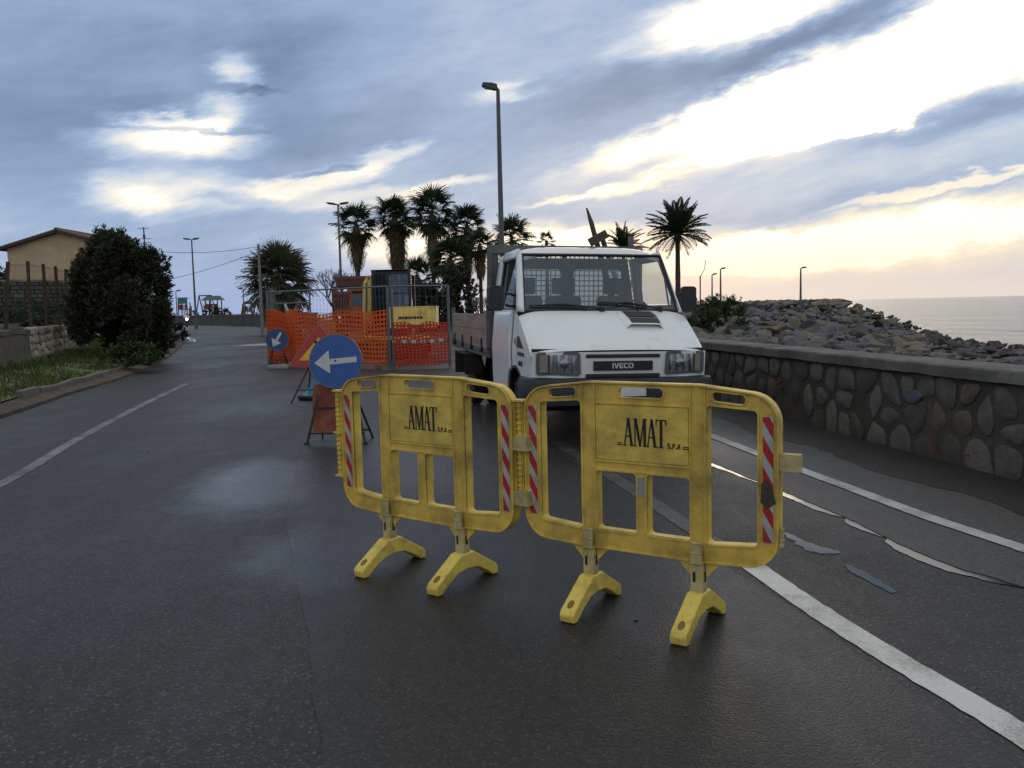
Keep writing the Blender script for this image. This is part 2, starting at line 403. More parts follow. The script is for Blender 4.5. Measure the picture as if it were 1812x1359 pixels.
# ---- rubble mound behind the sea wall: crest and foot by bearing
def mound_cols():
    cols = []
    for u, vt, dt, vb in ((1150, 548, 70, 600), (1235, 545, 62, 606), (1300, 541, 62, 612), (1400, 539, 64, 622), (1480, 537, 66, 628), (1520, 540, 66, 630), (1560, 553, 56, 634), (1600, 569, 44, 638), (1640, 586, 34, 641), (1700, 603, 25, 646), (1760, 608, 20, 650), (1812, 612, 17, 655), (1900, 622, 14, 662)):
        d_ = ray(u, 560); foot_y = 5.9 / (d_.x / d_.y + .1524) + .3
        cols.append((u, vt, dt, vb, foot_y))
    return cols
MC = mound_cols()
def mound(u, t):
    "t=0 foot by the wall, t=1 crest; returns a world point"
    vt = interp(u, [(c[0], c[1]) for c in MC]); dt = interp(u, [(c[0], c[2]) for c in MC]); vb = interp(u, [(c[0], c[3]) for c in MC]); fy = interp(u, [(c[0], c[4]) for c in MC])
    v = lerp(vb, vt, t); y = fy * (dt / fy) ** (t ** .8)
    return D(u, v, y)

GM = M('earth', (.075, .060, .045), .95, var=.4, vscale=.8, bump=.5, bscale=9, dirt=(.05, .065, .03), damt=.5, dscale=.5)
def hz(x, y):
    s = x - wallx(y)
    if y > 70: s = x - (wallx(70) + (y - 70) * .15)
    if s > .35: return -1.6 - 5.0 * sstep(2, 30, s)
    dl = kerbx(y) - x
    z = -.06
    if dl > .4:
        z = .10 + .22 * sstep(.4, 2.6, dl) + (1.0 * sstep(3.0, 4.0, dl) if y < 31 else .5 * sstep(3, 9, dl)) + .5 * sstep(6, 16, dl)
        if y > 45: z *= 1 - sstep(45, 75, y) * .8
        z += .05 * noise.noise(Vector((x * .5, y * .5, 0)))
    # the land ends beyond the playground
    z -= 8 * sstep(168, 182, y + .25 * x)
    return z
def build_ground():
    xs = sorted(set([-9000, -3000, -900, -400] + [-260 + 20 * i for i in range(11)] + [-60 + 3 * i for i in range(12)] + [-26 + .8 * i for i in range(48)] + [13 + 3 * i for i in range(10)] + [60, 120, 400, 1000, 3000, 9000]))
    ys = sorted(set([-3000, -500, -100, -40] + [-20 + 4 * i for i in range(6)] + [3 + .8 * i for i in range(45)] + [40 + 3 * i for i in range(22)] + [106 + 6 * i for i in range(16)] + [230, 400, 1000, 3000, 9000, 15000]))
    V = [(x, y, hz(x, y)) for y in ys for x in xs]; nx = len(xs)
    F = [(j * nx + i, j * nx + i + 1, (j + 1) * nx + i + 1, (j + 1) * nx + i) for j in range(len(ys) - 1) for i in range(nx - 1)]
    b = MB(); b.add(V, F); o = b.build('ground', GM, smooth=60); tag(o, kind='structure')
build_ground()

# ---- asphalt
# films of water left on the asphalt: x, y, half sizes, smoothing
SPOTS = [(-2.2, 7.4, .7, 1.5, .34), (-1.25, 5.1, .55, .8, .26), (-.9, 8.3, .9, 2.0, .20), (-3.6, 14, 1.5, 3.0, .12), (2.35, 8.6, .8, 1.6, .2)]
def asphalt(name, base, wet, grain=1.0, agg=.5):
    m = bpy.data.materials.new(name); m.use_nodes = True; nt = m.node_tree; N = nt.nodes; L = nt.links; b = N['Principled BSDF']
    tc = N.new('ShaderNodeTexCoord')
    def nz(sc, det=4, ro=.6, st=(1, 1, 1), rot=0):
        mp = N.new('ShaderNodeMapping'); mp.inputs['Scale'].default_value = st; mp.inputs['Rotation'].default_value = (0, 0, rot); L.new(tc.outputs['Object'], mp.inputs[0])
        n = N.new('ShaderNodeTexNoise'); n.inputs['Scale'].default_value = sc; n.inputs['Detail'].default_value = det; n.inputs['Roughness'].default_value = ro; L.new(mp.outputs[0], n.inputs[0]); return n.outputs['Fac']
    def mr(v, a, b_, c, d):
        r = N.new('ShaderNodeMapRange'); L.new(v, r.inputs['Value'])
        for k, x in zip(('From Min', 'From Max', 'To Min', 'To Max'), (a, b_, c, d)): r.inputs[k].default_value = x
        return r.outputs[0]
    def mixc(f, a, c, mode='MIX'):
        n = N.new('ShaderNodeMix'); n.data_type = 'RGBA'; n.blend_type = mode; L.new(f, n.inputs[0]) if not isinstance(f, float) else setattr(n.inputs[0], 'default_value', f)
        for x, i in ((a, 6), (c, 7)):
            if isinstance(x, tuple): n.inputs[i].default_value = x
            else: L.new(x, n.inputs[i])
        return n.outputs[2]
    def op(o_, a, c):
        n = N.new('ShaderNodeMath'); n.operation = o_
        for i, x in enumerate((a, c)):
            if isinstance(x, (int, float)): n.inputs[i].default_value = x
            else: L.new(x, n.inputs[i])
        return n.outputs[0]
    big = nz(.55, 5, .65, (1, .35, 1), rad(-11)); mid = nz(3.5, 6, .7); fine = nz(90, 3, .7)
    vo = N.new('ShaderNodeTexVoronoi'); vo.inputs['Scale'].default_value = 95 * grain; vo.feature = 'F1'; L.new(tc.outputs['Object'], vo.inputs['Vector'])
    vc = N.new('ShaderNodeSeparateColor'); L.new(vo.outputs['Color'], vc.inputs[0])
    B = lambda k: (base[0] * k, base[1] * k, base[2] * k, 1)
    c = mixc(mr(big, .35, .65, 0, 1), B(.72), B(1.3))
    c = mixc(mr(mid, .3, .7, 0, 1), c, B(.8)); c2 = mixc(mr(mid, .35, .7, 0, .5), c, B(1.25))
    trk = nz(1.6, 3, .5, (1, .045, 1), rad(-11)); spt = nz(.9, 7, .7)
    c2 = mixc(mr(trk, .42, .66, 0, .5), c2, B(.45)); c2 = mixc(mr(spt, .56, .72, 0, .55), c2, B(.4)); c2 = mixc(mr(spt, .30, .40, .35, 0), c2, B(1.9))
    # pale aggregate stones worn free of the binder
    st = op('MULTIPLY', mr(vc.outputs[0], .78, .93, 0, 1), mr(vo.outputs['Distance'], .35, .6, 1, 0))
    c2 = mixc(mr(vc.outputs[1], 0, 1, 0, .75), mixc(.6, c2, (base[0] * 2.2, base[1] * 2.2, base[2] * 2.2, 1)), B(.35))
    c3 = mixc(op('MULTIPLY', st, agg), c2, (base[0] * 5.0, base[1] * 4.9, base[2] * 4.6, 1))
    L.new(c3, b.inputs['Base Color'])
    ro = op('ADD', mr(big, .34, .66, wet[0], wet[1]), mr(mid, .35, .65, -.03, .03))
    for (sx, sy, rx, ry, amt) in SPOTS:
        mp = N.new('ShaderNodeMapping'); mp.vector_type = 'TEXTURE'; mp.inputs['Location'].default_value = (sx, sy, 0); mp.inputs['Rotation'].default_value = (0, 0, rad(11)); mp.inputs['Scale'].default_value = (rx, ry, 1)
        wn = N.new('ShaderNodeTexNoise'); wn.inputs['Scale'].default_value = 3.5; wn.inputs['Detail'].default_value = 6; L.new(tc.outputs['Object'], wn.inputs[0])
        sb_ = N.new('ShaderNodeVectorMath'); sb_.operation = 'MULTIPLY_ADD'; L.new(wn.outputs['Color'], sb_.inputs[0]); sb_.inputs[1].default_value = (.55, .9, 0); vv = N.new('ShaderNodeVectorMath'); vv.operation = 'ADD'; L.new(tc.outputs['Object'], vv.inputs[0]); vv.inputs[1].default_value = (-.27, -.45, 0); L.new(vv.outputs[0], sb_.inputs[2])
        L.new(sb_.outputs[0], mp.inputs[0]); gr = N.new('ShaderNodeTexGradient'); gr.gradient_type = 'SPHERICAL'; L.new(mp.outputs[0], gr.inputs[0])
        ro = op('SUBTRACT', ro, op('MULTIPLY', mr(gr.outputs['Fac'], 0, .6, 0, 1), amt))
    L.new(ro, b.inputs['Roughness'])
    b.inputs['Specular IOR Level'].default_value = .3
    hgt = op('ADD', op('MULTIPLY', vo.outputs['Distance'], -.6), op('MULTIPLY', fine, .5))
    bp = N.new('ShaderNodeBump'); bp.inputs['Strength'].default_value = .55; bp.inputs['Distance'].default_value = .006; L.new(hgt, bp.inputs['Height']); L.new(bp.outputs[0], b.inputs['Normal'])
    return m
ASPH = asphalt('asphalt', (.021, .0208, .0214), (.46, .64), .85, 1.0)
ASPH2 = asphalt('smooth_asphalt', (.0160, .0157, .0155), (.36, .56), .9, .7)
ASPH3 = asphalt('shoulder_asphalt', (.055, .054, .053), (.46, .66), 1.4, .35)
DARKA = asphalt('damp_dirty_pavement', (.026, .024, .022), (.35, .7), 1.2, .1)

def strip(name, left, right, z, mat, kind='structure', nz_=0, nx=1):
    n = len(left); V = []; F = []
    for a, b in zip(left, right):
        for k in range(nx + 1): V.append((lerp(a[0], b[0], k / nx), lerp(a[1], b[1], k / nx), z))
    w = nx + 1
    for i in range(n - 1):
        for k in range(nx): F.append((i * w + k, i * w + k + 1, (i + 1) * w + k + 1, (i + 1) * w + k))
    o = MB().add(V, F).build(name, mat); tag(o, kind=kind); return o
kl = resample(KERB, .8); n_ = len(kl)
def resample_n(poly, n):
    r = resample(poly, .05); return [r[round(i * (len(r) - 1) / (n - 1))] for i in range(n)]
rr = resample_n(ROADR, n_)
road = strip('road', kl, rr, 0.0, ASPH, nx=4)
# resurfaced lane: smoother and darker, its joint runs down the road
JL = [(-.15, -1.5), (-.35, 1.5), (-.62, 2.6), (-.95, 3.8), (-1.22, 4.7), (-1.6, 6.0), (-1.95, 7.6), (-2.35, 9.8), (-2.85, 12.5), (-3.4, 15.5)]
jl = resample(JL, .12); rn = random.Random(3)
jl = [(x + .022 * noise.noise(Vector((y * 3, 0, 2))) + .012 * noise.noise(Vector((y * 11, 5, 2))), y) for x, y in jl]
JR = [(2.2, -1.5), (1.75, 1.5), (1.52, 2.6), (1.3, 4.0), (1.15, 4.7), (.95, 6.0), (.65, 7.6), (.2, 9.8), (-.3, 12.5), (-.9, 15.5)]
strip('resurfaced_lane', jl, resample_n(JR, len(jl)), .004, ASPH2, nx=3)
# shoulder: a pale layer a little proud of the lane
gl = resample(GUTTER, .08); gl = [(x + .03 * noise.noise(Vector((y * 2.2, 1, 0))) + .014 * noise.noise(Vector((y * 9, 3, 0))), y) for x, y in gl]
wl = [(wallx(y) + .06, y) for x, y in gl]
sh = MB()
V = []; F = []
for (a, b) in zip(gl, wl):
    V += [(a[0], a[1], -.02), (a[0], a[1], .008), (lerp(a[0], b[0], .62), a[1], .013), (b[0], b[1], .012)]
for i in range(len(gl) - 1):
    for k in range(3): F.append((i * 4 + k, i * 4 + k + 1, (i + 1) * 4 + k + 1, (i + 1) * 4 + k))
o = sh.add(V, F).build('shoulder', ASPH3); tag(o, kind='structure')
# dirt-dark strip along the foot of the wall
dl = [(wallx(y) - .78 - .16 * noise.noise(Vector((y * .9, 7, 0))) - .05 * noise.noise(Vector((y * 5, 7, 0))), y) for x, y in gl]
dr = [(wallx(y) - .02, y) for x, y in gl]
strip('gutter_dirt', dl, dr, .0165, DARKA, nx=2)

# ---- road markings (worn thermoplastic)
def worn_paint(name, wear, colr=(.50, .50, .48), under=(.05, .05, .05)):
    m = bpy.data.materials.new(name); m.use_nodes = True; nt = m.node_tree; N = nt.nodes; L = nt.links; b = N['Principled BSDF']
    tc = N.new('ShaderNodeTexCoord')
    def nz(s, d, r):
        n = N.new('ShaderNodeTexNoise'); n.inputs['Scale'].default_value = s; n.inputs['Detail'].default_value = d; n.inputs['Roughness'].default_value = r; L.new(tc.outputs['Object'], n.inputs[0]); return n.outputs['Fac']
    a = nz(120, 6, .8); c = nz(2.5, 4, .6)
    ad = N.new('ShaderNodeMath'); ad.operation = 'MULTIPLY_ADD'; L.new(c, ad.inputs[0]); ad.inputs[1].default_value = .9; L.new(a, ad.inputs[2])
    r = N.new('ShaderNodeMapRange'); L.new(ad.outputs[0], r.inputs['Value']); r.inputs['From Min'].default_value = wear - .16; r.inputs['From Max'].default_value = wear + .16
    mx = N.new('ShaderNodeMix'); mx.data_type = 'RGBA'; L.new(r.outputs[0], mx.inputs[0]); mx.inputs[6].default_value = (*under, 1); mx.inputs[7].default_value = (*colr, 1)
    L.new(mx.outputs[2], b.inputs['Base Color']); b.inputs['Roughness'].default_value = .55
    bp = N.new('ShaderNodeBump'); bp.inputs['Strength'].default_value = .5; bp.inputs['Distance'].default_value = .004; L.new(a, bp.inputs['Height']); L.new(bp.outputs[0], b.inputs['Normal'])
    return m
def line(name, pts, w, z, mat, seed=0):
    p = resample(pts, .06); e = .009
    l = offs(p, [-w / 2 + e * noise.noise(Vector((q[1] * 14, seed, 0))) for q in p]); r = offs(p, [w / 2 + e * noise.noise(Vector((q[1] * 14, seed + 9, 0))) for q in p])
    return strip(name, l, r, z, mat)
line('centre_line', [(-3.2, -2), (-4.1, 4.7), (-4.55, 7.64), (-5.19, 10.2), (-5.98, 13.74), (-6.55, 16.6), (-6.9, 18.4)], .13, .004, worn_paint('faded_paint', .93, (.20, .20, .205), (.03, .03, .032)), 1)
line('lane_line', [(1.24, 4.95), (1.12, 5.6), (.9, 6.9), (.5, 9.0), (0.0, 12)], .13, .004, worn_paint('lane_paint_ghost', 1.04, (.11, .11, .11), (.03, .03, .03)), 5)
line('lane_line', [(2.45, -1.2), (1.86, 1.6), (1.66, 2.76), (1.53, 3.33), (1.41, 3.93), (1.30, 4.67), (1.25, 4.92)], .135, .004, worn_paint('lane_paint', .82, (.62, .615, .60), (.04, .04, .04)), 2)
line('edge_line', [(4.2, -1), (3.1, 3.8), (2.89, 4.84), (2.71, 5.62), (2.56, 6.58), (2.415, 7.476), (2.25, 8.6), (1.9, 11)], .12, .0165, worn_paint('edge_paint', .82, (.44, .44, .44), (.05, .05, .05)), 3)

# ---- puddles
WATER = bpy.data.materials.new('puddle_water'); WATER.use_nodes = True
_b = WATER.node_tree.nodes['Principled BSDF']; _b.inputs['Base Color'].default_value = (.02, .02, .02, 1); _b.inputs['Roughness'].default_value = .08; _b.inputs['IOR'].default_value = 1.33; _b.inputs['Specular IOR Level'].default_value = .5
def puddle(pts, z, seed, jag=.02, name='puddle', mt=None):
    p = roundpoly(pts, .2, 4); q = []
    for i in range(len(p)):
        a = Vector(p[i]); b = Vector(p[(i + 1) % len(p)]); k = max(1, int((b - a).length / .025))
        for j in range(k): q.append(a.lerp(b, j / k))
    q = [(v.x + jag * (noise.noise(Vector((v.x * 9, v.y * 9, seed))) + .5 * noise.noise(Vector((v.x * 25, v.y * 25, seed)))), v.y + jag * 1.4 * (noise.noise(Vector((v.x * 11, v.y * 11, seed + 5))) + .6 * noise.noise(Vector((v.x * 40, v.y * 40, seed + 5))))) for v in q]
    tr = tessellate_polygon([[Vector((a, b, 0)) for a, b in q]])
    F = []
    for t in tr:
        a, b, c = [q[i] for i in t]
        F.append(tuple(t) if (b[0] - a[0]) * (c[1] - a[1]) - (b[1] - a[1]) * (c[0] - a[0]) > 0 else tuple(t)[::-1])
    o = MB().add([(a, b, z) for a, b in q], F).build(name, mt or WATER); tag(o, kind='structure')
def gutter_puddle(y0, y1, w0, seed):
    n = 14; A = []; B = []
    for i in range(n + 1):
        y = lerp(y0, y1, i / n); gx = interp(y, [(b, a) for a, b in GUTTER]); w = w0 * (math.sin(math.pi * i / n) ** .6) * (.7 + .6 * noise.noise(Vector((y * 2, seed, 3)))) + .01
        A.append((gx + .02, y)); B.append((gx - max(.012, w), y))
    puddle(A[::-1] + B, .0045, seed, .012)
for a in ((3.3, 4.15, .13, 1), (4.2, 5.15, .13, 2), (5.2, 5.66, .07, 3), (5.7, 6.75, .10, 4), (6.8, 8.4, .07, 5)): gutter_puddle(*a)
def pp(pix, z=.013): return [tuple(G(u, v, z)[:2]) for u, v in pix]
puddle(pp([(1378, 938), (1420, 950), (1440, 962), (1478, 968), (1482, 978), (1445, 977), (1415, 964), (1395, 950)]), .0035, 6, .05)
puddle(pp([(1490, 990), (1535, 1012), (1585, 1040), (1580, 1046), (1530, 1022), (1495, 1002)]), .0035, 7, .02)
puddle(pp([(332, 595), (345, 600), (352, 606), (335, 603)]), .005, 8, .03)
puddle(pp([(400, 613), (440, 609), (474, 607), (478, 611), (430, 614)]), .005, 9, .10, 'slurry_stain', M('pale_slurry', (.30, .30, .30), .6, var=.4, vscale=6))

def road_grit():
    r = random.Random(33); b = MB(); ms = [rock_mesh(500 + k, 9) for k in range(3)]
    for k in range(420):
        y = 2.6 + 9 * r.random() ** 1.4; q = r.random(); gx = interp(y, [(b_, a_) for a_, b_ in GUTTER])
        if q < .4: x = gx + r.gauss(.05, .12)
        elif q < .75: x = wallx(y) - abs(r.gauss(.1, .25)) - .05
        else: x = r.uniform(-4.5, 2.2)
        if x > gx + .3 and x > wallx(y) - .04: continue
        s = r.uniform(.002, .0055) * (1.6 if q > .4 and q < .75 else 1); me = ms[k % 3]; Mx = Matrix.Translation((x, y, .012 * (x > gx) + .003 + s * .3)) @ Matrix.Rotation(r.uniform(0, 6), 4, 'Z') @ Matrix.Diagonal((s * 1.3, s, s * .7, 1))
        b.add([Mx @ v.co for v in me.vertices], [tuple(f.vertices) for f in me.polygons], r.choice((0, 0, 1)))
    tag(b.build('grit', [M('grit_dark', (.03, .028, .026), .9), M('grit_pale', (.14, .13, .115), .9)]), 'loose grit washed along the gutter and the foot of the sea wall', 'grit', kind='stuff')
# ---- left kerb and verge
CONC = M('old_concrete', (.21, .20, .18), .85, var=.25, vscale=5, bump=.5, bscale=25, dirt=(.07, .065, .05), damt=.6, dscale=1.5)
STONEK = M('kerb_concrete', (.16, .15, .13), .9, var=.3, vscale=4, bump=.6, bscale=20, dirt=(.06, .05, .04), damt=.75, dscale=2)
GRASSM = M('verge_turf', (.085, .11, .033), .95, var=.5, vscale=1.3, bump=.8, bscale=18, dirt=(.07, .055, .035), damt=.45, dscale=.9)
pk = [p for p in resample(KERB, .5) if 3 < p[1] < 62]
q1 = offs(pk, -.02); q2 = offs(pk, [-.42 - .1 * noise.noise(Vector((p[1], 0, 0))) for p in pk])
V = []; F = []
for a, b in zip(q1, q2): V += [(a[0], a[1], -.02), (a[0], a[1], .05), (b[0], b[1], .11)]
for i in range(len(q1) - 1):
    for k in range(2): F.append((i * 3 + k + 1, i * 3 + k, (i + 1) * 3 + k, (i + 1) * 3 + k + 1))
gutter = MB().add(V, F).build('kerb', M('gutter_soil', (.065, .052, .042), .95, var=.4, vscale=3, bump=.7, bscale=14)); tag(gutter, kind='structure')
kq = [p for p in resample(KERB, 1.05) if 8 < p[1] < 40]
kq = offs(kq, -.42); rk = random.Random(11)
for i, (a, b) in enumerate(zip(kq, kq[1:])):
    if rk.random() < .16: continue
    a = Vector((*a, .1)); b = Vector((*b, .1)); d = (b - a); c = (a + b) / 2; ln = d.length - .03
    if rk.random() < .25: ln *= rk.uniform(.35, .7)
    mb = MB(); mb.box((0, 0, 0), (ln, .13, .24))
    ob = mb.build('kerb_stone', STONEK, gutter, bevel=.018, segs=2)
    ob.location = c + Vector((0, 0, rk.uniform(-.05, .02))); ob.rotation_euler = (rk.uniform(-.1, .1), rk.uniform(-.04, .04), math.atan2(d.y, d.x) + rk.uniform(-.04, .04))
# verge sheet
pv = [p for p in resample(KERB, .6) if 2 < p[1] < 64]
def verge_z(x, y):
    return hz(x, y) + .03
cols_ = [-.45, -.8, -1.2, -1.7, -2.3, -2.9]
rows_ = [offs(pv, c) for c in cols_]
V = []; F = []
for j, r_ in enumerate(rows_):
    for (x, y) in r_: V.append((x, y, max(verge_z(x, y), .13) + .05 * noise.noise(Vector((x * 1.7, y * 1.7, 1))) * (j > 0)))
n = len(pv)
for j in range(len(rows_) - 1):
    for i in range(n - 1): F.append((j * n + i, j * n + i + 1, (j + 1) * n + i + 1, (j + 1) * n + i))
verge = MB().add(V, F).build('grass_verge', GRASSM, smooth=80); tag(verge, kind='structure')

# ---- sea
SEA = bpy.data.materials.new('sea_water'); SEA.use_nodes = True
def seamat():
    nt = SEA.node_tree; N = nt.nodes; L = nt.links; b = N['Principled BSDF']
    b.inputs['Base Color'].default_value = (.10, .12, .13, 1); b.inputs['Roughness'].default_value = .16; b.inputs['IOR'].default_value = 1.33
    tc = N.new('ShaderNodeTexCoord'); hs = []
    for s, st, d in ((.10, (1, .28, 1), 5), (.9, (1, .45, 1), 6)):
        mp = N.new('ShaderNodeMapping'); mp.inputs['Rotation'].default_value = (0, 0, rad(75)); mp.inputs['Scale'].default_value = st; L.new(tc.outputs['Object'], mp.inputs[0])
        n = N.new('ShaderNodeTexNoise'); n.inputs['Scale'].default_value = s; n.inputs['Detail'].default_value = d; n.inputs['Roughness'].default_value = .6; L.new(mp.outputs[0], n.inputs[0]); hs.append(n.outputs['Fac'])
    a = N.new('ShaderNodeMath'); a.operation = 'MULTIPLY_ADD'; L.new(hs[0], a.inputs[0]); a.inputs[1].default_value = 5.0; L.new(hs[1], a.inputs[2])
    bp = N.new('ShaderNodeBump'); bp.inputs['Strength'].default_value = 1.0; bp.inputs['Distance'].default_value = .7; L.new(a.outputs[0], bp.inputs['Height']); L.new(bp.outputs[0], b.inputs['Normal'])
seamat()
sb = MB(); sb.add([(-12000, -3000, -3.4), (12000, -3000, -3.4), (12000, 16000, -3.4), (-12000, 16000, -3.4)], [(0, 1, 2, 3)])
o = sb.build('sea', SEA); tag(o, kind='structure')

# ------------------------------------------------------------------ Voronoi stones for masonry
def clip(poly, p, nrm):
    out = []
    for i in range(len(poly)):
        a = poly[i]; b = poly[(i + 1) % len(poly)]; da = (a - p).dot(nrm); db = (b - p).dot(nrm)
        if da <= 0: out.append(a)
        if (da < 0) != (db < 0) and abs(da - db) > 1e-12: out.append(a.lerp(b, da / (da - db)))
    return out
def voronoi(pts, box):
    x0, y0, x1, y1 = box; cells = []
    for i, p in enumerate(pts):
        poly = [Vector((x0, y0)), Vector((x1, y0)), Vector((x1, y1)), Vector((x0, y1))]
        for j, q in enumerate(pts):
            if i == j or (q - p).length > 1.6: continue
            poly = clip(poly, (p + q) / 2, (q - p).normalized())
            if len(poly) < 3: break
        cells.append(poly)
    return cells
def chaikin(poly, k=1):
    for _ in range(k):
        out = []
        for i in range(len(poly)):
            a = poly[i]; b = poly[(i + 1) % len(poly)]; out += [a.lerp(b, .22), a.lerp(b, .78)]
        poly = out
    return poly
def stone_mesh(poly, depth, rn, dome=.02):
    "irregular stone face: outline, slightly domed and chipped, set on z=0 growing to +z"
    c = sum(poly, Vector((0, 0))) / len(poly); n = len(poly); V = []
    for p in poly: V.append((p.x, p.y, -.03))
    for p in poly: V.append((p.x, p.y, depth * rn.uniform(.45, .8)))
    for p in poly:
        q = c + (p - c) * rn.uniform(.78, .88); V.append((q.x, q.y, depth + dome * rn.uniform(.0, .8)))
    V.append((c.x, c.y, depth + dome * rn.uniform(.6, 1.3)))
    F = []
    for i in range(n):
        j = (i + 1) % n
        F += [(i, j, n + j, n + i), (n + i, n + j, 2 * n + j, 2 * n + i), (2 * n + i, 2 * n + j, 3 * n)]
    return V, F
ST = [M('wall_stone_grey', (.092, .086, .077), .85, var=.3, vscale=7, bump=.6, bscale=40, dirt=(.05, .048, .043), damt=.4),
      M('wall_stone_pale', (.118, .110, .097), .85, var=.25, vscale=7, bump=.6, bscale=40, dirt=(.06, .057, .05), damt=.4),
      M('wall_stone_tan', (.105, .086, .062), .85, var=.3, vscale=7, bump=.6, bscale=40, dirt=(.05, .045, .037), damt=.4),
      M('wall_stone_dull', (.062, .054, .045), .8, var=.3, vscale=7, bump=.5, bscale=40, dirt=(.05, .05, .048), damt=.4)]
MORTAR = M('wall_mortar', (.062, .052, .042), .95, var=.4, vscale=3, bump=.8, bscale=22, dirt=(.035, .03, .026), damt=.6, dscale=1.2)
COPING = M('coping_concrete', (.11, .105, .097), .85, var=.25, vscale=2.5, bump=.5, bscale=30, dirt=(.045, .042, .038), damt=.55, dscale=1.6)

# ---- sea wall: body, coping, stones
def sea_wall():
    y0, y1 = -1.0, 34.0
    A = Vector((wallx(y0), y0, 0)); B = Vector((wallx(y1), y1, 0)); d = (B - A).normalized(); L_ = (B - A).length
    ang = math.atan2(d.y, d.x)
    root = thing('sea_wall', A, 'low stone wall with wide concrete coping running along the wet road by the sea', 'wall', rz=ang)
    # local: x along, y away from the road is negative, face towards the road is +y
    MB().box((L_ / 2, -.2, .315), (L_, .40, .87)).build('wall_body', MORTAR, root)
    x = 0; k = 0
    while x < L_:
        w = min(2.45, L_ - x)
        nx = 40; mb = MB()
        prof = [(-.44, .76), (-.44, .86), (-.42, .87), (.045, .87), (.06, .855), (.06, .765), (.045, .76)]
        V = []; F = []; m_ = len(prof)
        for i in range(nx + 1):
            xx = x + .004 + (w - .008) * i / nx
            for (py, pz) in prof:
                j = .009 * noise.noise(Vector((xx * 3, py * 7, pz * 7 + k))) + .006 * noise.noise(Vector((xx * 14, py * 20, pz * 20 + k)))
                V.append((xx, py + j, pz + j))
        for i in range(nx):
            for q in range(m_): F.append((i * m_ + q, i * m_ + (q + 1) % m_, (i + 1) * m_ + (q + 1) % m_, (i + 1) * m_ + q))
        F.append(tuple(range(m_))[::-1]); F.append(tuple(nx * m_ + q for q in range(m_)))
        mb.add(V, F).build('coping', COPING, root, smooth=35); x += w; k += 1
    rn = random.Random(21); pts = []
    nxs = int((30 - 4) / .30)
    for r_ in range(3):
        for i in range(int(26 / .33)):
            pts.append(Vector((3.0 + i * .33 + (r_ % 2) * .16 + rn.uniform(-.14, .14), .11 + r_ * .255 + rn.uniform(-.09, .09))))
    cells = voronoi(pts, (2.7, -.05, 30.5, .765)); Mx = Matrix(((1, 0, 0), (0, 0, 1), (0, 1, 0))).to_4x4()
    cnt = 0
    for p, cpoly in zip(pts, cells):
        if len(cpoly) < 3 or rn.random() < .10: continue
        c = sum(cpoly, Vector((0, 0))) / len(cpoly)
        k = rn.uniform(.68, .92)
        poly = chaikin([c + (q - c) * k * rn.uniform(.84, 1.08) for q in cpoly], 1)
        V, F = stone_mesh(poly, rn.uniform(.004, .022), rn, .010)
        V = [(a, z, b) for a, b, z in V]; F = [f[::-1] for f in F]
        q = rn.random(); mi = 0 if q < .36 else 1 if q < .58 else 2 if q < .72 else 3
        MB().add(V, F).build('stone', ST[mi], root, smooth=50); cnt += 1
    # paint marks on the stones, a few millimetres proud
    RED = M('red_paint', (.15, .03, .032), .7, var=.3, vscale=30); BLU = M('blue_paint', (.062, .075, .092), .7, var=.4, vscale=14)
    def wl(u, v):
        # point of the wall face seen at a pixel
        dd = ray(u, v); nrm = Vector((-d.y, d.x, 0)); t = (A - Vector((0, 0, CAM_H))).dot(nrm) / dd.dot(nrm)
        w = Vector((0, 0, CAM_H)) + dd * t - A; return w.dot(d), w.z
    mk = MB()
    for pl in ([(1382, 676), (1392, 674), (1384, 681), (1393, 684), (1385, 690)], [(1658, 777), (1658, 790), (1659, 803)], [(1715, 800), (1722, 806)]):
        P = [wl(*q) for q in pl]; mk.tube([(a, .048, b) for a, b in P], .010, 6)
    mk.build('painted_mark', RED, root)
    bl = MB(); cx, cz = wl(1617, 702); pl = [Vector((cx + .14 * math.cos(a) * (1 + .2 * math.sin(3 * a)), cz + .07 * math.sin(a))) for a in [2 * math.pi * i / 14 for i in range(14)]]
    V, F = stone_mesh(pl, .031, rn, .002); bl.add([(a, z, b) for a, b, z in V], [f[::-1] for f in F]); bl.build('painted_patch', BLU, root)
    print('sea wall stones', cnt)
sea_wall()

# ---- boulders of the mound: individual rocks for the larger ones, the rest one mass
def rock_mesh(seed, n=14):
    r = random.Random(seed); b = bmesh.new()
    for i in range(n):
        v = Vector((r.gauss(0, 1), r.gauss(0, 1), r.gauss(0, 1))).normalized()
        v = Vector((v.x * 1.0, v.y * r.uniform(.6, .95), v.z * r.uniform(.5, .8))) * r.uniform(.8, 1.05)
        b.verts.new(v)
    res = bmesh.ops.convex_hull(b, input=b.verts)
    bmesh.ops.delete(b, geom=[g for g in res['geom_interior'] if isinstance(g, bmesh.types.BMVert)], context='VERTS')
    bmesh.ops.bevel(b, geom=list(b.edges), offset=.07, segments=1, affect='EDGES', profile=.6, clamp_overlap=True)
    bmesh.ops.recalc_face_normals(b, faces=b.faces)
    me = bpy.data.meshes.new('boulder'); b.to_mesh(me); b.free(); return me
RK = [M('boulder_grey', (.105, .106, .112), .8, var=.3, vscale=1.6, bump=.8, bscale=9, dirt=(.06, .06, .062), damt=.45, dscale=1.3),
      M('boulder_tan', (.155, .133, .102), .85, var=.3, vscale=1.6, bump=.8, bscale=9, dirt=(.09, .075, .06), damt=.45, dscale=1.3),
      M('boulder_dark', (.050, .045, .041), .8, var=.35, vscale=1.6, bump=.8, bscale=9, dirt=(.035, .033, .03), damt=.5, dscale=1.3)]
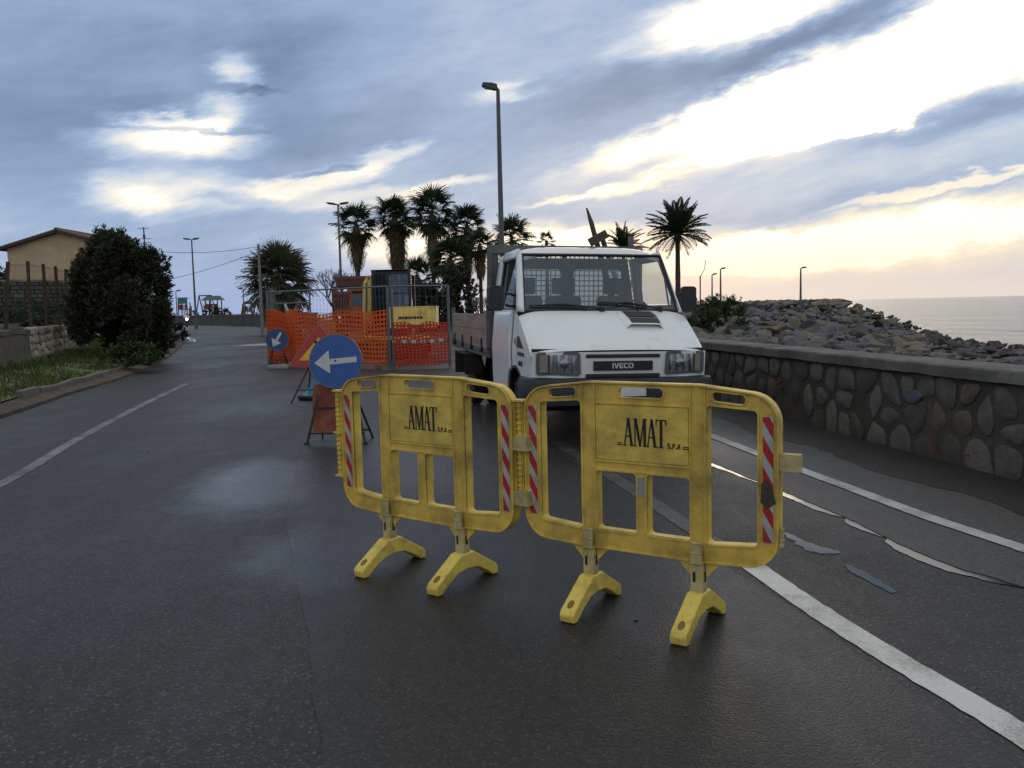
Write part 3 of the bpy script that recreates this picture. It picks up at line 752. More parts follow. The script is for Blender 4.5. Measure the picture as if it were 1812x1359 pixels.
def breakwater():
    rn = random.Random(5); meshes = {}
    for c in range(3):
        for k in range(7):
            me = rock_mesh(100 + c * 20 + k, 10 + k); me.materials.append(RK[c]); me.polygons.foreach_set('use_smooth', [True] * len(me.polygons)); me.set_sharp_from_angle(angle=rad(24)); meshes[c, k] = me
    # rubble core under the boulders
    V = []; F = []; nu = 46; nt_ = 26
    us = [1150 + (1900 - 1150) * i / nu for i in range(nu + 1)]
    for u in us:
        for j in range(nt_ + 1):
            p = mound(u, j / nt_); V.append((p.x, p.y, p.z - .25 + .18 * noise.noise(p * .7)))
        p = mound(u, 1); dirv = Vector((p.x, p.y, 0)).normalized()
        for q, dz in ((4, -.6), (14, -4.5)): w = p + dirv * q; V.append((w.x, w.y, p.z - .3 + dz))
    w_ = nt_ + 3
    for i in range(nu):
        for j in range(w_ - 1): F.append((i * w_ + j, (i + 1) * w_ + j, (i + 1) * w_ + j + 1, i * w_ + j + 1))
    o = MB().add(V, F).build('embankment', M('rubble_core', (.07, .065, .06), .95, var=.4, vscale=.8, bump=1.0, bscale=3), smooth=60); tag(o, kind='structure')
    L1 = ['blue grey angular boulder', 'tan weathered boulder', 'dark wet boulder']
    L2 = [' low in the breakwater just behind the stone sea wall', ' midway up the slope of the rubble breakwater', ' on the crest of the rubble breakwater against the sea and sky']
    items = []
    for i in range(1500):
        u = rn.uniform(1225, 1840); t = rn.random() ** .85
        p = mound(u, t)
        dist = p.y
        px = min(rn.choice((8, 10, 12, 14, 17, 21, 27, 36)), 40) * (1.15 if t < .5 else .62)
        if u > 1560: px *= rn.uniform(.7, 1.3)
        r_ = px * dist / FPX * .68
        r_ = min(r_, 1.5)
        if dist < 16: r_ = min(r_, .32)
        crest = t > .93
        items.append((r_ / dist, p, r_, u, t))
    for k, u in enumerate((1515, 1538, 1560, 1585, 1612, 1628, 1650, 1668, 1690, 1715, 1735, 1770, 1790, 1806, 1480, 1455, 1500)):
        p = mound(u, .985); r_ = rn.uniform(7, 13) * p.y / FPX * .62; items.append((.05, p, r_, u, .97))
    items.sort(key=lambda q: -q[0])
    stuff = MB()
    for i, (_, p, r_, u, t) in enumerate(items):
        sea_side = u > 1590 + 120 * (1 - t)
        q = rn.random(); c = (2 if q < .7 else 0) if sea_side else (0 if q < .5 else 1 if q < .80 else 2)
        if 1250 < u < 1560 and t > .9: c = 1 if q < .5 else 2
        rot = Matrix.Rotation(rn.uniform(0, 6.28), 4, 'Z') @ Matrix.Rotation(rn.uniform(-.5, .5), 4, 'X')
        flat = u > 1640 and t < .55
        sc = Matrix.Diagonal((r_ * rn.uniform(.95, 1.3), r_ * rn.uniform(.7, 1.0), r_ * (rn.uniform(.3, .45) if flat else rn.uniform(.75, 1.1)), 1))
        Mx = Matrix.Translation(p + Vector((0, 0, r_ * rn.uniform(-.15, .2)))) @ rot @ sc
        me = meshes[c, rn.randrange(7)]
        if i < 290:
            o = bpy.data.objects.new('boulder', me); COL.objects.link(o); o.matrix_world = Mx; k3 = 0 if t < .3 else 1 if t < .85 else 2; tag(o, L1[c] + L2[k3], 'boulder', L1[c] + 's' + L2[k3])
        else:
            stuff.add([Mx @ v.co for v in me.vertices], [tuple(f.vertices) for f in me.polygons], c)
    o = stuff.build('rubble', RK, smooth=24); tag(o, 'small grey and tan rocks filling the gaps of the breakwater', 'rubble', kind='stuff')
breakwater()
road_grit()

# ================================================================== plastic barriers
YEL = M('barrier_yellow', (.76, .55, .10), .5, var=.16, vscale=5, bump=.15, bscale=30, dirt=(.19, .125, .05), damt=.62, dscale=4.0)
YELW = M('barrier_yellow_shaded', (.68, .47, .085), .55, var=.2, vscale=5, bump=.15, bscale=30, dirt=(.20, .125, .04), damt=.62, dscale=4.0)  # darker web yellow: shade between the lips put into the colour, plus grime
YEL2 = M('barrier_yellow_clean', (.82, .63, .12), .5, var=.14, vscale=9, bump=.2, bscale=30, dirt=(.28, .19, .05), damt=.55, dscale=9)
YEL3 = M('leg_yellow_faded', (.52, .44, .20), .6, var=.2, vscale=9, dirt=(.14, .11, .05), damt=.5, dscale=7)
REDR = M('reflective_red', (.40, .028, .03), .35, var=.1, dirt=(.16, .05, .04), damt=.3, dscale=8)
WHTR = M('reflective_grey', (.42, .43, .42), .35, var=.1, dirt=(.2, .19, .16), damt=.4, dscale=8)
INK = M('black_print', (.012, .012, .012), .7, var=.2)
LIP = .0065
def glyphs():
    "condensed serif capitals on a unit height, widths relative"
    def st(a, b, w): # slanted stroke from bottom point a to top point b of width w
        return [(a[0] - w / 2, a[1]), (a[0] + w / 2, a[1]), (b[0] + w / 2, b[1]), (b[0] - w / 2, b[1])]
    A = [st((.06, 0), (.20, 1), .045), st((.34, 0), (.21, 1), .10), [(.11, .32), (.30, .32), (.30, .37), (.11, .37)], [(0, 0), (.13, 0), (.13, .035), (0, .035)], [(.26, 0), (.44, 0), (.44, .035), (.26, .035)]]
    Mm = [st((.07, 0), (.07, 1), .045), st((.27, .0), (.10, 1), .09), st((.27, .0), (.42, 1), .045), st((.45, 0), (.45, 1), .10), [(0, 0), (.14, 0), (.14, .035), (0, .035)], [(.36, 0), (.54, 0), (.54, .035), (.36, .035)], [(.0, .965), (.14, .965), (.14, 1), (.0, 1)], [(.40, .965), (.54, .965), (.54, 1), (.40, 1)]]
    T = [st((.20, 0), (.20, 1), .10), [(0, .955), (.40, .955), (.40, 1), (0, 1)], [(0, .78), (.03, .78), (.05, 1), (0, 1)], [(.37, .78), (.40, .78), (.40, 1), (.35, 1)], [(.11, 0), (.29, 0), (.29, .035), (.11, .035)]]
    return A, Mm, T
def barrier_lettering(mb, Mx, x0, z0, h, d):
    A, Mm, T = glyphs(); x = x0
    def put(polys, x, h, z=0):
        for k, p in enumerate(polys): mb.plate([(x + a * h, z0 + z + b * h) for a, b in p], [], d, d + .0015 + .0002 * k, Mx)
    for g, w in ((A, .40), (Mm, .50), (A, .37), (T, .41)):
        put(g, x, h); x += w * h
    # small 'S.P.A.' after the word and little bars either side
    s = h * .16; dot = [[(0, 0), (.22, 0), (.22, .22), (0, .22)]]
    Sg = [[(0, 0), (.5, 0), (.5, .16), (0, .16)], [(.34, .1), (.5, .1), (.5, .55), (.34, .55)], [(0, .42), (.5, .42), (.5, .58), (0, .58)], [(0, .5), (.16, .5), (.16, .95), (0, .95)], [(0, .84), (.5, .84), (.5, 1), (0, 1)]]
    Pg = [[(0, 0), (.16, 0), (.16, 1), (0, 1)], [(.1, .84), (.5, .84), (.5, 1), (.1, 1)], [(.34, .45), (.5, .45), (.5, .95), (.34, .95)], [(.1, .4), (.5, .4), (.5, .56), (.1, .56)]]
    Ag = [[(0, 0), (.16, 0), (.36, 1), (.2, 1)], [(.44, 0), (.6, 0), (.4, 1), (.24, 1)], [(.1, .3), (.5, .3), (.5, .44), (.1, .44)]]
    x += .03 * h
    for g in (Sg, dot, Pg, dot, Ag): put(g, x, s * 1.15); x += s * (.78 if g is not dot else .36)
    for k in range(2): put([[(0, 0), (1.4, 0), (1.4, .22), (0, .22)]], x + .01, s, z=k * s * .42)
    for k in range(2): put([[(0, 0), (1.1, 0), (1.1, .22), (0, .22)]], x0 - .028, s, z=k * s * .42)
def make_barrier(label, loc, rz, tabs, stain):
    t = thing('plastic_barrier', loc, label, 'barrier', 'yellow plastic barriers closing the road', rz=rz)
    Mx = Matrix(((1, 0, 0, 0), (0, 0, -1, 0), (0, 1, 0, 0), (0, 0, 0, 1)))   # plate x,y -> local x,z, thickness towards -y (the viewer)
    L2, B = .625, .27
    outer = roundpoly([(-L2, .315), (-B, .300), (B, .300), (L2, .315), (L2, 1.05), (B, 1.09), (-B, 1.09), (-L2, 1.05)], [.13, .02, .02, .13, .13, .02, .02, .13], 8)
    def hole(a, r=.018): return roundpoly(a, r, 3)
    so = [(.535, .405), (.535, .985), (.310, 1.0), (.310, .385)]
    hl = [hole([(-x, z) for x, z in so]), hole(so[::-1])]
    hl[1] = hole([(x, z) for x, z in so][::-1])
    hl += [hole([(-.234, .390), (-.026, .390), (-.026, .672), (-.234, .672)]), hole([(.026, .390), (.234, .390), (.234, .672), (.026, .672)])]
    slots = [roundpoly([(-.11, 1.022), (.11, 1.022), (.11, 1.068), (-.11, 1.068)], .0225, 5)]
    for s in (-1, 1):
        q = [(s * .335, 1.020), (s * .485, 1.008), (s * .485, 1.050), (s * .335, 1.062)]
        slots.append(roundpoly(q if s > 0 else q[::-1], .02, 5))
    def ccw(p):
        a = sum(p[i][0] * p[(i + 1) % len(p)][1] - p[(i + 1) % len(p)][0] * p[i][1] for i in range(len(p))); return p if a > 0 else p[::-1]
    hl = [ccw(p) for p in hl]; slots = [ccw(p) for p in slots]
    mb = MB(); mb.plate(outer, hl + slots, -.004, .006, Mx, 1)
    # lips that stiffen every edge
    mb.plate(outer, [inset(outer, LIP)], -.050, .016, Mx)
    for h_ in hl: mb.plate(inset(h_, -LIP), [h_], -.055, .0105, Mx)
    for h_ in slots: mb.plate(inset(h_, -.004), [h_], -.014, .012, Mx)
    # post channels and rails
    for s in (-1, 1):
        for e in (-.036, .032): mb.plate([(s * B + e, .312), (s * B + e + .005, .312), (s * B + e + .005, 1.080), (s * B + e, 1.080)], [], -.028, .0125, Mx)
    for z in (.676, .716, .988): mb.plate([(-.232, z), (.232, z), (.232, z + .007), (-.232, z + .007)], [], -.026, .0118 if z < .9 else .0132, Mx)
    for s in (-1, 1):
        q = [(s * .31, 1.0), (s * .535, .985), (s * .535, .992), (s * .31, 1.007)]; mb.plate(ccw(q), [], -.026, .0118, Mx)
        q = [(s * .045, .392), (s * .045, .668), (s * .040, .668), (s * .040, .392)]
        # gussets under the bottom rail by the posts
        for e in (-1, 1):
            q = [(s * B + e * .036, .302), (s * B + e * .10, .303), (s * B + e * .036, .235)]; mb.plate(ccw(q), [], -.005, .005, Mx)
    # recessed lower panel face
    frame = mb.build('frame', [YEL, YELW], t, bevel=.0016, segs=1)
    MB().plate([(-.228, .728), (.228, .728), (.228, .984), (-.228, .984)], [], .0065, .011, Mx).build('panel', YEL, t, bevel=.002, segs=1)
    lt = MB(); barrier_lettering(lt, Mx, -.088, .80, .128, .0112); lt.build('lettering', INK, t)
    # reflective strips
    for s in (-1, 1):
        rs = random.Random(4 + s)
        x0 = s * .580; w = .044; z0, z1 = .425, .965
        red = MB(); wht = MB(); per = .128; sl = .038
        o = MB(); wht.plate([(x0 - w / 2, z0), (x0 + w / 2, z0), (x0 + w / 2, z1), (x0 - w / 2, z1)], [], .0062, .0078, Mx)
        st = wht.build('reflective_strip', WHTR, t)
        z = z0 - .03
        while z < z1:
            pl = [Vector((x0 - w / 2, z + sl)), Vector((x0 + w / 2, z - sl)), Vector((x0 + w / 2, z - sl + per / 2)), Vector((x0 - w / 2, z + sl + per / 2))]
            pl = clip(pl, Vector((0, z0 + .002)), Vector((0, -1))); pl = clip(pl, Vector((0, z1 - .002)), Vector((0, 1))) if len(pl) > 2 else pl
            if len(pl) > 2: MB().plate(ccw([(p.x, p.y) for p in pl]), [], .0079, .0088, Mx).build('red_stripe', REDR, st)
            z += per
    # hinge ladder on the left edge
    hb = MB()
    for z in (.985, .74, .485): hb.box((-.655, 0, z), (.062, .050, .010))
    hb.tube([(-.660, 0, .485), (-.660, 0, .985)], .013, 10)
    for k in range(1, 17):
        z = .50 + k * .0285
        hb.lathe([(.013, z - .004), (.0205, z - .003), (.0205, z + .003), (.013, z + .004)], 10, Matrix.Translation((-.660, 0, 0)))
    for sx in (-1, 1): hb.box((-.660 + sx * .0185, 0, .735), (.005, .012, .49))
    hb.build('hinge', YEL, t)
    for zc in tabs:
        kb = MB()
        kb.box((.668, -.004, zc), (.085, .007, .068)); kb.box((.668, .012, zc + .033), (.085, .038, .006)); kb.box((.668, .012, zc - .033), (.085, .038, .006)); kb.box((.708, .012, zc), (.006, .038, .068)); kb.build('hook', YEL3, t)
    if len(tabs) == 1:
        kb = MB()
        for q in range(4): kb.box((.634, .006, .42 + q * .022), (.016, .02, .012))
        kb.box((.630, .006, .453), (.008, .012, .09)); kb.build('broken_hook', YEL3, t)
    for s in (-1, 1):
        lb = MB()
        lb.box((s * B, 0, .235), (.058, .052, .14)); lb.box((s * B, -.030, .345), (.050, .012, .10))
        for z in (.30, .345, .39): lb.box((s * B, -.037, z), (.058, .004, .005))
        leg = lb.build('leg', YEL3, t, bevel=.003, segs=1)
        sl = MB(); sl.box((s * B - .012, -.0268, .235), (.012, .002, .045)); sl.box((s * B + .0298, .0, .235), (.002, .016, .045)); sl.build('pin_slot', INK, leg)
        fp = [(-.245, 0), (-.205, 0), (-.16, .032), (-.08, .075), (0, .085), (.08, .075), (.16, .032), (.205, 0), (.245, 0), (.250, .035), (.235, .055), (.05, .168), (-.05, .168), (-.235, .055), (-.250, .035)]
        My = Matrix(((0, 0, 1, s * B), (1, 0, 0, 0), (0, 1, 0, 0), (0, 0, 0, 1)))
        fb = MB(); fb.plate(fp, [], -.038, .038, My)
        foot = fb.build('foot', YEL2, t, bevel=.007, segs=2)
        for e in (-1, 1):
            db = MB(); q = Matrix.Translation((s * B, e * .205, .0745)) @ Matrix.Rotation(-e * rad(31), 4, 'X'); db.lathe([(.0001, -.002), (.015, 0), (.0148, .0015), (.0001, .0016)], 12, q @ Matrix.Diagonal((1, 1.7, 1, 1))); db.build('drain_hollow', M('hollow_brown', (.20, .135, .03), .7), foot)  # thin darker brown disc laid on the foot to mark the hollow
    if stain:
        sb_ = MB(); pts = [(.600, .655), (.612, .60), (.575, .57), (.548, .60), (.552, .68), (.578, .70)]
        sb_.plate(ccw(pts), [], .0092, .0098, Mx); sb_.build('scorch_mark', M('scorch', (.05, .045, .03), .8, var=.5, vscale=40), t)
        MB().plate([(-.022, .57), (.020, .57), (.022, .655), (-.022, .655)], [], .0062, .0072, Mx).build('silver_patch', M('silver_tape', (.28, .29, .29), .4, var=.2), t)
    return t
make_barrier('yellow plastic barrier with two hooks, standing in front of the blue round arrow sign', (-.494, 4.650, .006), rad(-37.7), (.775, .50), False)
make_barrier('yellow plastic barrier with a scorched reflective strip, standing in front of the white truck', (.585, 3.924, .006), rad(-33.2), (.775,), True)

# ================================================================== road signs on folding stands
BLUE = M('sign_blue', (.012, .075, .30), .35, var=.12, vscale=6, dirt=(.03, .07, .17), damt=.35, dscale=5)
BLUE_D = M('sign_blue_dull', (.012, .05, .17), .45, var=.15, vscale=6, dirt=(.03, .05, .10), damt=.45, dscale=5)
SWHITE = M('sign_white', (.50, .52, .53), .4, var=.08, vscale=8, dirt=(.3, .29, .26), damt=.35, dscale=8)
SRED = M('sign_red', (.42, .04, .035), .55, var=.12, dirt=(.2, .05, .05), damt=.35, dscale=6)
SYEL = M('sign_yellow', (.72, .43, .03), .55, var=.15, dirt=(.30, .17, .03), damt=.45, dscale=5)
GREYM = M('galvanised_grey', (.20, .21, .22), .5, .5, var=.15, vscale=12, dirt=(.12, .10, .08), damt=.4, dscale=6)
IRON = M('rusty_iron', (.028, .024, .022), .75, var=.4, vscale=20, dirt=(.09, .04, .02), damt=.4, dscale=10)
RUST = M('rust_red_sheet', (.21, .055, .028), .8, var=.3, vscale=6, bump=.3, bscale=20, dirt=(.07, .03, .02), damt=.5, dscale=4)
def face_matrix(c, yaw, tilt=0):
    "plate frame: x across, y up, thickness towards the viewer"
    B_ = Matrix(((1, 0, 0, 0), (0, 0, -1, 0), (0, 1, 0, 0), (0, 0, 0, 1)))
    return Matrix.Translation(c) @ Matrix.Rotation(yaw, 4, 'Z') @ Matrix.Rotation(-tilt, 4, 'X') @ B_
def arrow(L_, hw, hl, sw, ang, c=(0, 0)):
    p = [(-L_ / 2, 0), (-L_ / 2 + hl, -hw), (-L_ / 2 + hl, -sw), (L_ / 2, -sw), (L_ / 2, sw), (-L_ / 2 + hl, sw), (-L_ / 2 + hl, hw)]
    ca, sa = math.cos(ang), math.sin(ang); return [(c[0] + a * ca - b * sa, c[1] + a * sa + b * ca) for a, b in p]
def round_sign(label, at, r, cz, yaw, tilt, ang, blue, legs, sheet, L_=.8, w_=(.145, .18, .042)):
    t = thing('arrow_sign', at, label, 'road sign', 'blue round arrow signs on folding stands', rz=yaw)
    Mx = face_matrix((0, 0, cz), 0, tilt)
    d = MB(); d.plate(circle(0, 0, r, 48), [], -.004, 0, Mx); d.plate(circle(0, 0, r, 48), [circle(0, 0, r - .007, 48)], -.016, .003, Mx)
    disc = d.build('sign_disc', GREYM, t)
    MB().plate(circle(0, 0, r - .008, 48), [], .0004, .0016, Mx).build('blue_face', blue, disc)
    MB().plate(arrow(L_ * 2 * r, r * w_[0] * 3.0, r * w_[1] * 3.2, r * w_[2] * 2.4, ang, (-.0 * r, -.0 * r)), [], .0018, .0026, Mx).build('arrow', SWHITE, disc)
    MB().lathe([(.012, .0028), (.012, .0075), (.0001, .008)], 10, Mx @ Matrix.Translation((0, 0.02 * r, 0))).build('bolt', IRON, disc)
    lg, zt = legs
    for s in (-1, 1):
        a = MB(); a.bar((s * lg, -.10, 0), (s * lg * .55, .012, zt), .022, .022); a.box((s * lg, -.10, .010), (.05, .05, .02)); a.build('front_leg', IRON, t)
        a = MB(); a.bar((s * lg * .9, .34, 0), (s * lg * .52, .035, zt * .96), .018, .018); a.build('rear_leg', IRON, t)
    for q0, yy, zz, ww in ((.96, -.085, .12, .03), (.66, -.03, zt * .62, .025), (.56, .012, zt, .025)): MB().bar((-lg * q0, yy, zz), (lg * q0, yy, zz), ww, .02).build('cross_bar', IRON, t)
    c = MB(); c.bar((-lg * .86, .31, .10), (lg * .86, .31, .10), .02, .02); c.build('rear_bar', IRON, t)
    if sheet:
        q = MB(); q.grid(lambda i, j: Vector((lerp(-lg * .80, lg * .12, i) + .01 * math.sin(j * 7), lerp(-.10, .0, j) + .012 + .015 * math.sin(i * 3.1) * math.sin(j * 5), lerp(.14, zt * 1.02, j))), 8, 12)
        q.build('backing_sheet', RUST, t, solid=.006)
    return t
p = G(606, 781); p2 = D(600, 640, 9.45)
sg = round_sign('large bright blue round sign with a white sideways arrow, behind the yellow barrier', (p.x - .02, 9.55, 0), .30, p2.z, rad(-6), rad(8), rad(4.5), BLUE, (.33, .64), True)
p = G(497, 650); p2 = D(490, 601, p.y)
round_sign('small dull blue round sign with an arrow pointing down, in front of the orange netting', (p2.x, p.y, 0), .30, p2.z, rad(4), rad(6), rad(60), BLUE_D, (.26, .46), False, .72, (.16, .2, .045))
# pale block holding down its stand
q = G(494, 652); MB().box((0, 0, .05), (.55, .18, .10)).build('kerb_block', M('pale_block', (.30, .29, .27), .85, bump=.4), None, bevel=.015).location = (q.x, q.y - .06, 0)
tag(bpy.data.objects['kerb_block'], 'pale concrete block lying on the foot of the small blue sign', 'concrete block')
# warning triangle
def triangle_sign():
    y = 14.2; a = D(512, 650, y); top = D(562, 576, y); w = (top.x - a.x) * 2; hgt = (top.z - a.z) * 1.0
    t = thing('roadworks_sign', (top.x, y, 0), 'red bordered yellow triangle roadworks sign half hidden behind the large blue sign', 'road sign', rz=rad(2))
    Mx = face_matrix((0, 0, a.z), 0, rad(6)); h = hgt / math.cos(rad(6))
    tri = roundpoly([(-w / 2 - .03, 0), (w / 2 + .03, 0), (0, h + .04)], .05, 5)
    d = MB(); d.plate(tri, [], -.014, 0, Mx); pl = d.build('sign_plate', GREYM, t)
    MB().plate(inset(tri, .006), [roundpoly([(p_[0], p_[1]) for p_ in [(-w / 2 + .155, .105), (w / 2 - .155, .105), (0, h - .19)]], .012, 3)], .0004, .002, Mx).build('red_border', SRED, pl)
    MB().plate(roundpoly([(-w / 2 + .16, .107), (w / 2 - .16, .107), (0, h - .195)], .01, 3), [], .0004, .0016, Mx).build('yellow_face', SYEL, pl)
    # pictogram: a man digging beside a heap
    m = MB(); mz = (.0018, .0028)
    for poly in (circle(-.045, .40, .028, 12), [(-.075, .24), (-.035, .24), (-.02, .365), (-.065, .365)], [(-.085, .12), (-.055, .12), (-.035, .24), (-.075, .24)], [(-.03, .12), (-.002, .12), (-.03, .25), (-.055, .25)], [(-.03, .33), (.05, .26), (.055, .275), (-.03, .36)], [(.03, .30), (.09, .17), (.10, .175), (.04, .305)], [(.06, .12), (.20, .12), (.15, .17), (.12, .19), (.09, .17)]):
        m.plate(poly, [], *mz, Mx)
    m.build('pictogram', INK, pl)
    for s in (-1, 1):
        MB().bar((s * .42, -.30, 0), (s * .16, .02, a.z + .02), .02).build('leg', IRON, t)
        MB().bar((s * .30, .45, 0), (s * .14, .03, a.z + .05), .02).build('rear_leg', IRON, t)
    MB().bar((-.345, -.215, .20), (.345, -.215, .20), .018).build('cross_bar', IRON, t); MB().bar((-.2, .024, a.z + .02), (.2, .024, a.z + .02), .025).build('cross_bar', IRON, t)
triangle_sign()
# sky blue bag weighting the tripod
def bag():
    p = G(546, 708); t = thing('sandbag', (p.x + .05, p.y + .15, 0), 'sky blue plastic bag in a black tray under the triangle sign', 'bag')
    b = MB()
    def f(i, j):
        a = i * 2 * math.pi; h = j; r = .20 * (1 - .82 * h ** .7) + .02 * math.sin(5 * a) * (1 - h) + .012 * math.sin(9 * a + 6 * h)
        return Vector((r * math.cos(a) + .10 * h, r * .8 * math.sin(a), .05 + .34 * h))
    b.grid(f, 24, 9); b.build('plastic_bag', M('sky_blue_plastic', (.04, .22, .36), .35, var=.25, vscale=8), t, smooth=60)
    b = MB(); b.lathe([(.23, 0), (.26, .03), (.26, .07), (.22, .08), (.20, .05)], 20); b.build('tray', M('black_rubber', (.012, .012, .013), .6), t, smooth=40)
bag()

# ================================================================== the white dropside truck
WHITE = M('truck_white', (.74, .77, .785), .28, var=.04, vscale=2, dirt=(.50, .50, .48), damt=.2, dscale=2.2, coat=.4)
BLACKP = M('black_plastic', (.018, .019, .021), .5, var=.2, vscale=8)
NAVY = M('bumper_plastic', (.020, .023, .032), .5, var=.2, vscale=5, dirt=(.05, .048, .045), damt=.35, dscale=3)
SEAL = M('rubber_seal', (.012, .012, .013), .6)
CHAS = M('chassis_black', (.016, .015, .015), .8, var=.3)
TYRE = M('tyre_rubber', (.018, .018, .018), .85, var=.3, vscale=15)
RIMM = M('wheel_rim', (.20, .20, .20), .5, .3, dirt=(.07, .06, .05), damt=.6, dscale=8)
BEDS = M('dropside_boards', (.27, .195, .165), .6, var=.15, vscale=3, bump=.2, bscale=12, dirt=(.15, .10, .08), damt=.5, dscale=2.5, stretch=(4, .4, 4))
BEDG = M('bed_steel_grey', (.12, .125, .12), .55, .2, var=.2, vscale=5, dirt=(.09, .07, .055), damt=.45, dscale=4)
GLASS = glass('windscreen_glass', (.60, .66, .70, 1), .95, .02, .06, .88)
SIDEG = glass('side_window_glass', (.86, .88, .89, 1), .9, .02, .02, 1.0, 1.16)
LENS = glass('headlamp_glass', (.75, .77, .8, 1), .8, .06)
REFL = M('lamp_reflector', (.45, .46, .48), .22, .9, var=.1)
AMB = M('amber_lens', (.36, .10, .012), .3, var=.1)
SEATM = M('seat_fabric', (.022, .024, .028), .9, var=.2)
INTER = M('cab_interior', (.035, .037, .042), .8, var=.15)
def truck():
    T = thing('dropside_truck', (1.134, 8.985, 0), 'white flatbed truck with a black bumper parked behind the yellow barriers', 'truck', rz=.19, ry=rad(1.3))
    def HW(y, z):
        w = interp(z, [(.3, .955), (.7, .975), (1.0, .98), (1.35, .955), (1.45, .94), (2.03, .86), (2.14, .80)])
        w *= .97 + .03 * sstep(0, .75, y)
        if y < .14: w -= .05 * (1 - max(y, 0) / .14) ** 2
        return w
    PROF = [(0, .985), (.06, 1.012), (.737, 1.393), (1.163, 2.031), (1.25, 2.098), (1.4, 2.135), (1.75, 2.15), (2.3, 2.15)]
    def ZT(y): return interp(y, PROF)
    yw, zw, ra = .80, .36, .42
    def zb(y):
        d = y - yw
        return max(.46, zw + math.sqrt(max(0, ra * ra - d * d))) if abs(d) < ra else .46
    def plan(t): return .10 * abs(t) ** 7
    # front panel
    mb = MB()
    def ff(i, j):
        t = i * 2 - 1; z = lerp(.66, .968, j); y = plan(t) + .012 * (1 - j)
        return Vector((t * HW(.10, z) * (1 if abs(t) > .5 else 1), y - .012, z))
    mb.grid(ff, 40, 6); front = mb.build('front_panel', WHITE, T, smooth=40)
    mb = MB(); mb.grid(lambda i, j: Vector(((i * 2 - 1) * HW(.10, .97) * .995, plan(i * 2 - 1) + .02, lerp(.95, 1.0, j))), 40, 1); mb.build('bonnet_gap', SEAL, T)
    # bonnet
    def bon(t, s, lift=0):
        y = plan(t) * (1 - s) + s * .720; zz = lerp(.982, 1.385, s) + .028 * math.sin(math.pi * min(1, s * 1.0)) * .6
        if s < .06: zz -= .012 * (1 - s / .06) ** 2; y -= .006 * (1 - s / .06)
        z = zz + .016 * (1 - t * t) - .055 * abs(t) ** 9
        return Vector((t * HW(max(y, .10), z), y, z + lift))
    def bong(i, j):
        t = i * 2 - 1; t = math.copysign(abs(t) ** .75, t); return bon(t, j ** 1.1)
    mb = MB(); mb.grid(bong, 48, 20); bonnet = mb.build('bonnet', WHITE, T, smooth=50)
    # scowl of the air scoop: raised white cowl, black louvred insert
    mb = MB()
    def sc(i, j):
        t = lerp(.15, .60, i); s = lerp(.46, .93, j); e = min(i, 1 - i) / .14; e2 = (1 - j) / .10; h = .045 * sstep(0, 1, e) * sstep(0, 1, e2) * (.35 + .65 * (1 - j)) ; return bon(t, s, .002 + h)
    mb.grid(sc, 20, 16); cowl = mb.build('scoop_cowl', WHITE, T, smooth=50)
    mb = MB(); mb.grid(lambda i, j: bon(lerp(.205, .555, i) + .02 * (1 - j), lerp(.66, .90, j), .052 * (.35 + .65 * (1 - j)) + .004), 6, 4); mb.grid(lambda i, j: bon(lerp(.228, .572, i), lerp(.50, .62, j), .050), 6, 4)
    mb.build('scoop_grille', BLACKP, cowl, solid=.004)
    mb = MB(); mb.grid(lambda i, j: bon(lerp(.225, .57, i), lerp(.625, .65, j), .051), 6, 1); mb.build('scoop_bar', M('dark_grey_plastic', (.05, .052, .055), .45), cowl)
    # sides: wing, door skin, rear corner on both flanks
    def side_top(y):
        if y <= .72: return bon(1, max(0, (y - .10) / .62)).z - .0
        return lerp(bon(1, 1).z, 1.40, min(1, (y - .72) / .2))
    for s in (-1, 1):
        def sd_(ya, yb, off=0, zlo=None):
            def f(i, j):
                y = lerp(ya, yb, i); b_ = zb(y) if zlo is None else zlo; tp = side_top(y); z = lerp(b_, tp, j)
                x = HW(y, z) + off
                # pressed swage line
                x += .007 * math.exp(-((z - .90) / .03) ** 2)
                return Vector((s * x, y, z))
            return f
        mb = MB(); mb.grid(sd_(.10, .975), 36, 14); mb.build('wing', WHITE, T, smooth=40)
        mb = MB(); mb.grid(sd_(.983, 2.105, .003), 28, 14); door = mb.build('door', WHITE, T, smooth=40, solid=.03)
        mb = MB(); mb.grid(sd_(2.115, 2.30), 6, 14); mb.build('rear_corner', WHITE, T, smooth=40)
        mb = MB(); mb.bar((s * HW(1.80, 1.22), 1.92, 1.235), (s * HW(1.84, 1.22), 2.04, 1.235), .03, .035); mb.box((s * (HW(1.8, 1.22) + .012), 1.98, 1.235), (.03, .07, .05)); mb.build('door_handle', BLACKP, door, bevel=.006)
        mb = MB(); mb.grid(lambda i, j: Vector((s * (HW(lerp(1.0, 1.92, i), .88) + .014), lerp(1.0, 2.10, i), lerp(.872, .888, j))), 8, 1); mb.build('door_trim', M('trim_pale', (.5, .52, .53), .4), door, solid=.008)
        # wing vent, indicator, stripe badge, script
        def patch(name, pts, mat, par=T, off=.006, sol=.008):
            V = [Vector((s * (HW(y, z) + off + .007 * math.exp(-((z - .90) / .03) ** 2)), y, z)) for y, z in pts]
            q = MB(); q.add(V, [tuple(range(len(V))) if s > 0 else tuple(range(len(V)))[::-1]]); return q.build(name, mat, par, solid=sol)
        patch('wing_vent', [(.42, 1.02), (.70, 1.03), (.68, 1.125), (.58, 1.13)][::-1] if 0 else [(.40, .99), (.70, .995), (.71, 1.11), (.62, 1.12)], BLACKP)
        patch('side_indicator', [(.76, 1.02), (.88, 1.04), (.78, 1.10)], AMB)
        patch('wing_badge', [(.37, .905), (.66, .91), (.66, .95), (.38, .945)], BLACKP, off=.004)
        sc_ = MB(); yy = .44
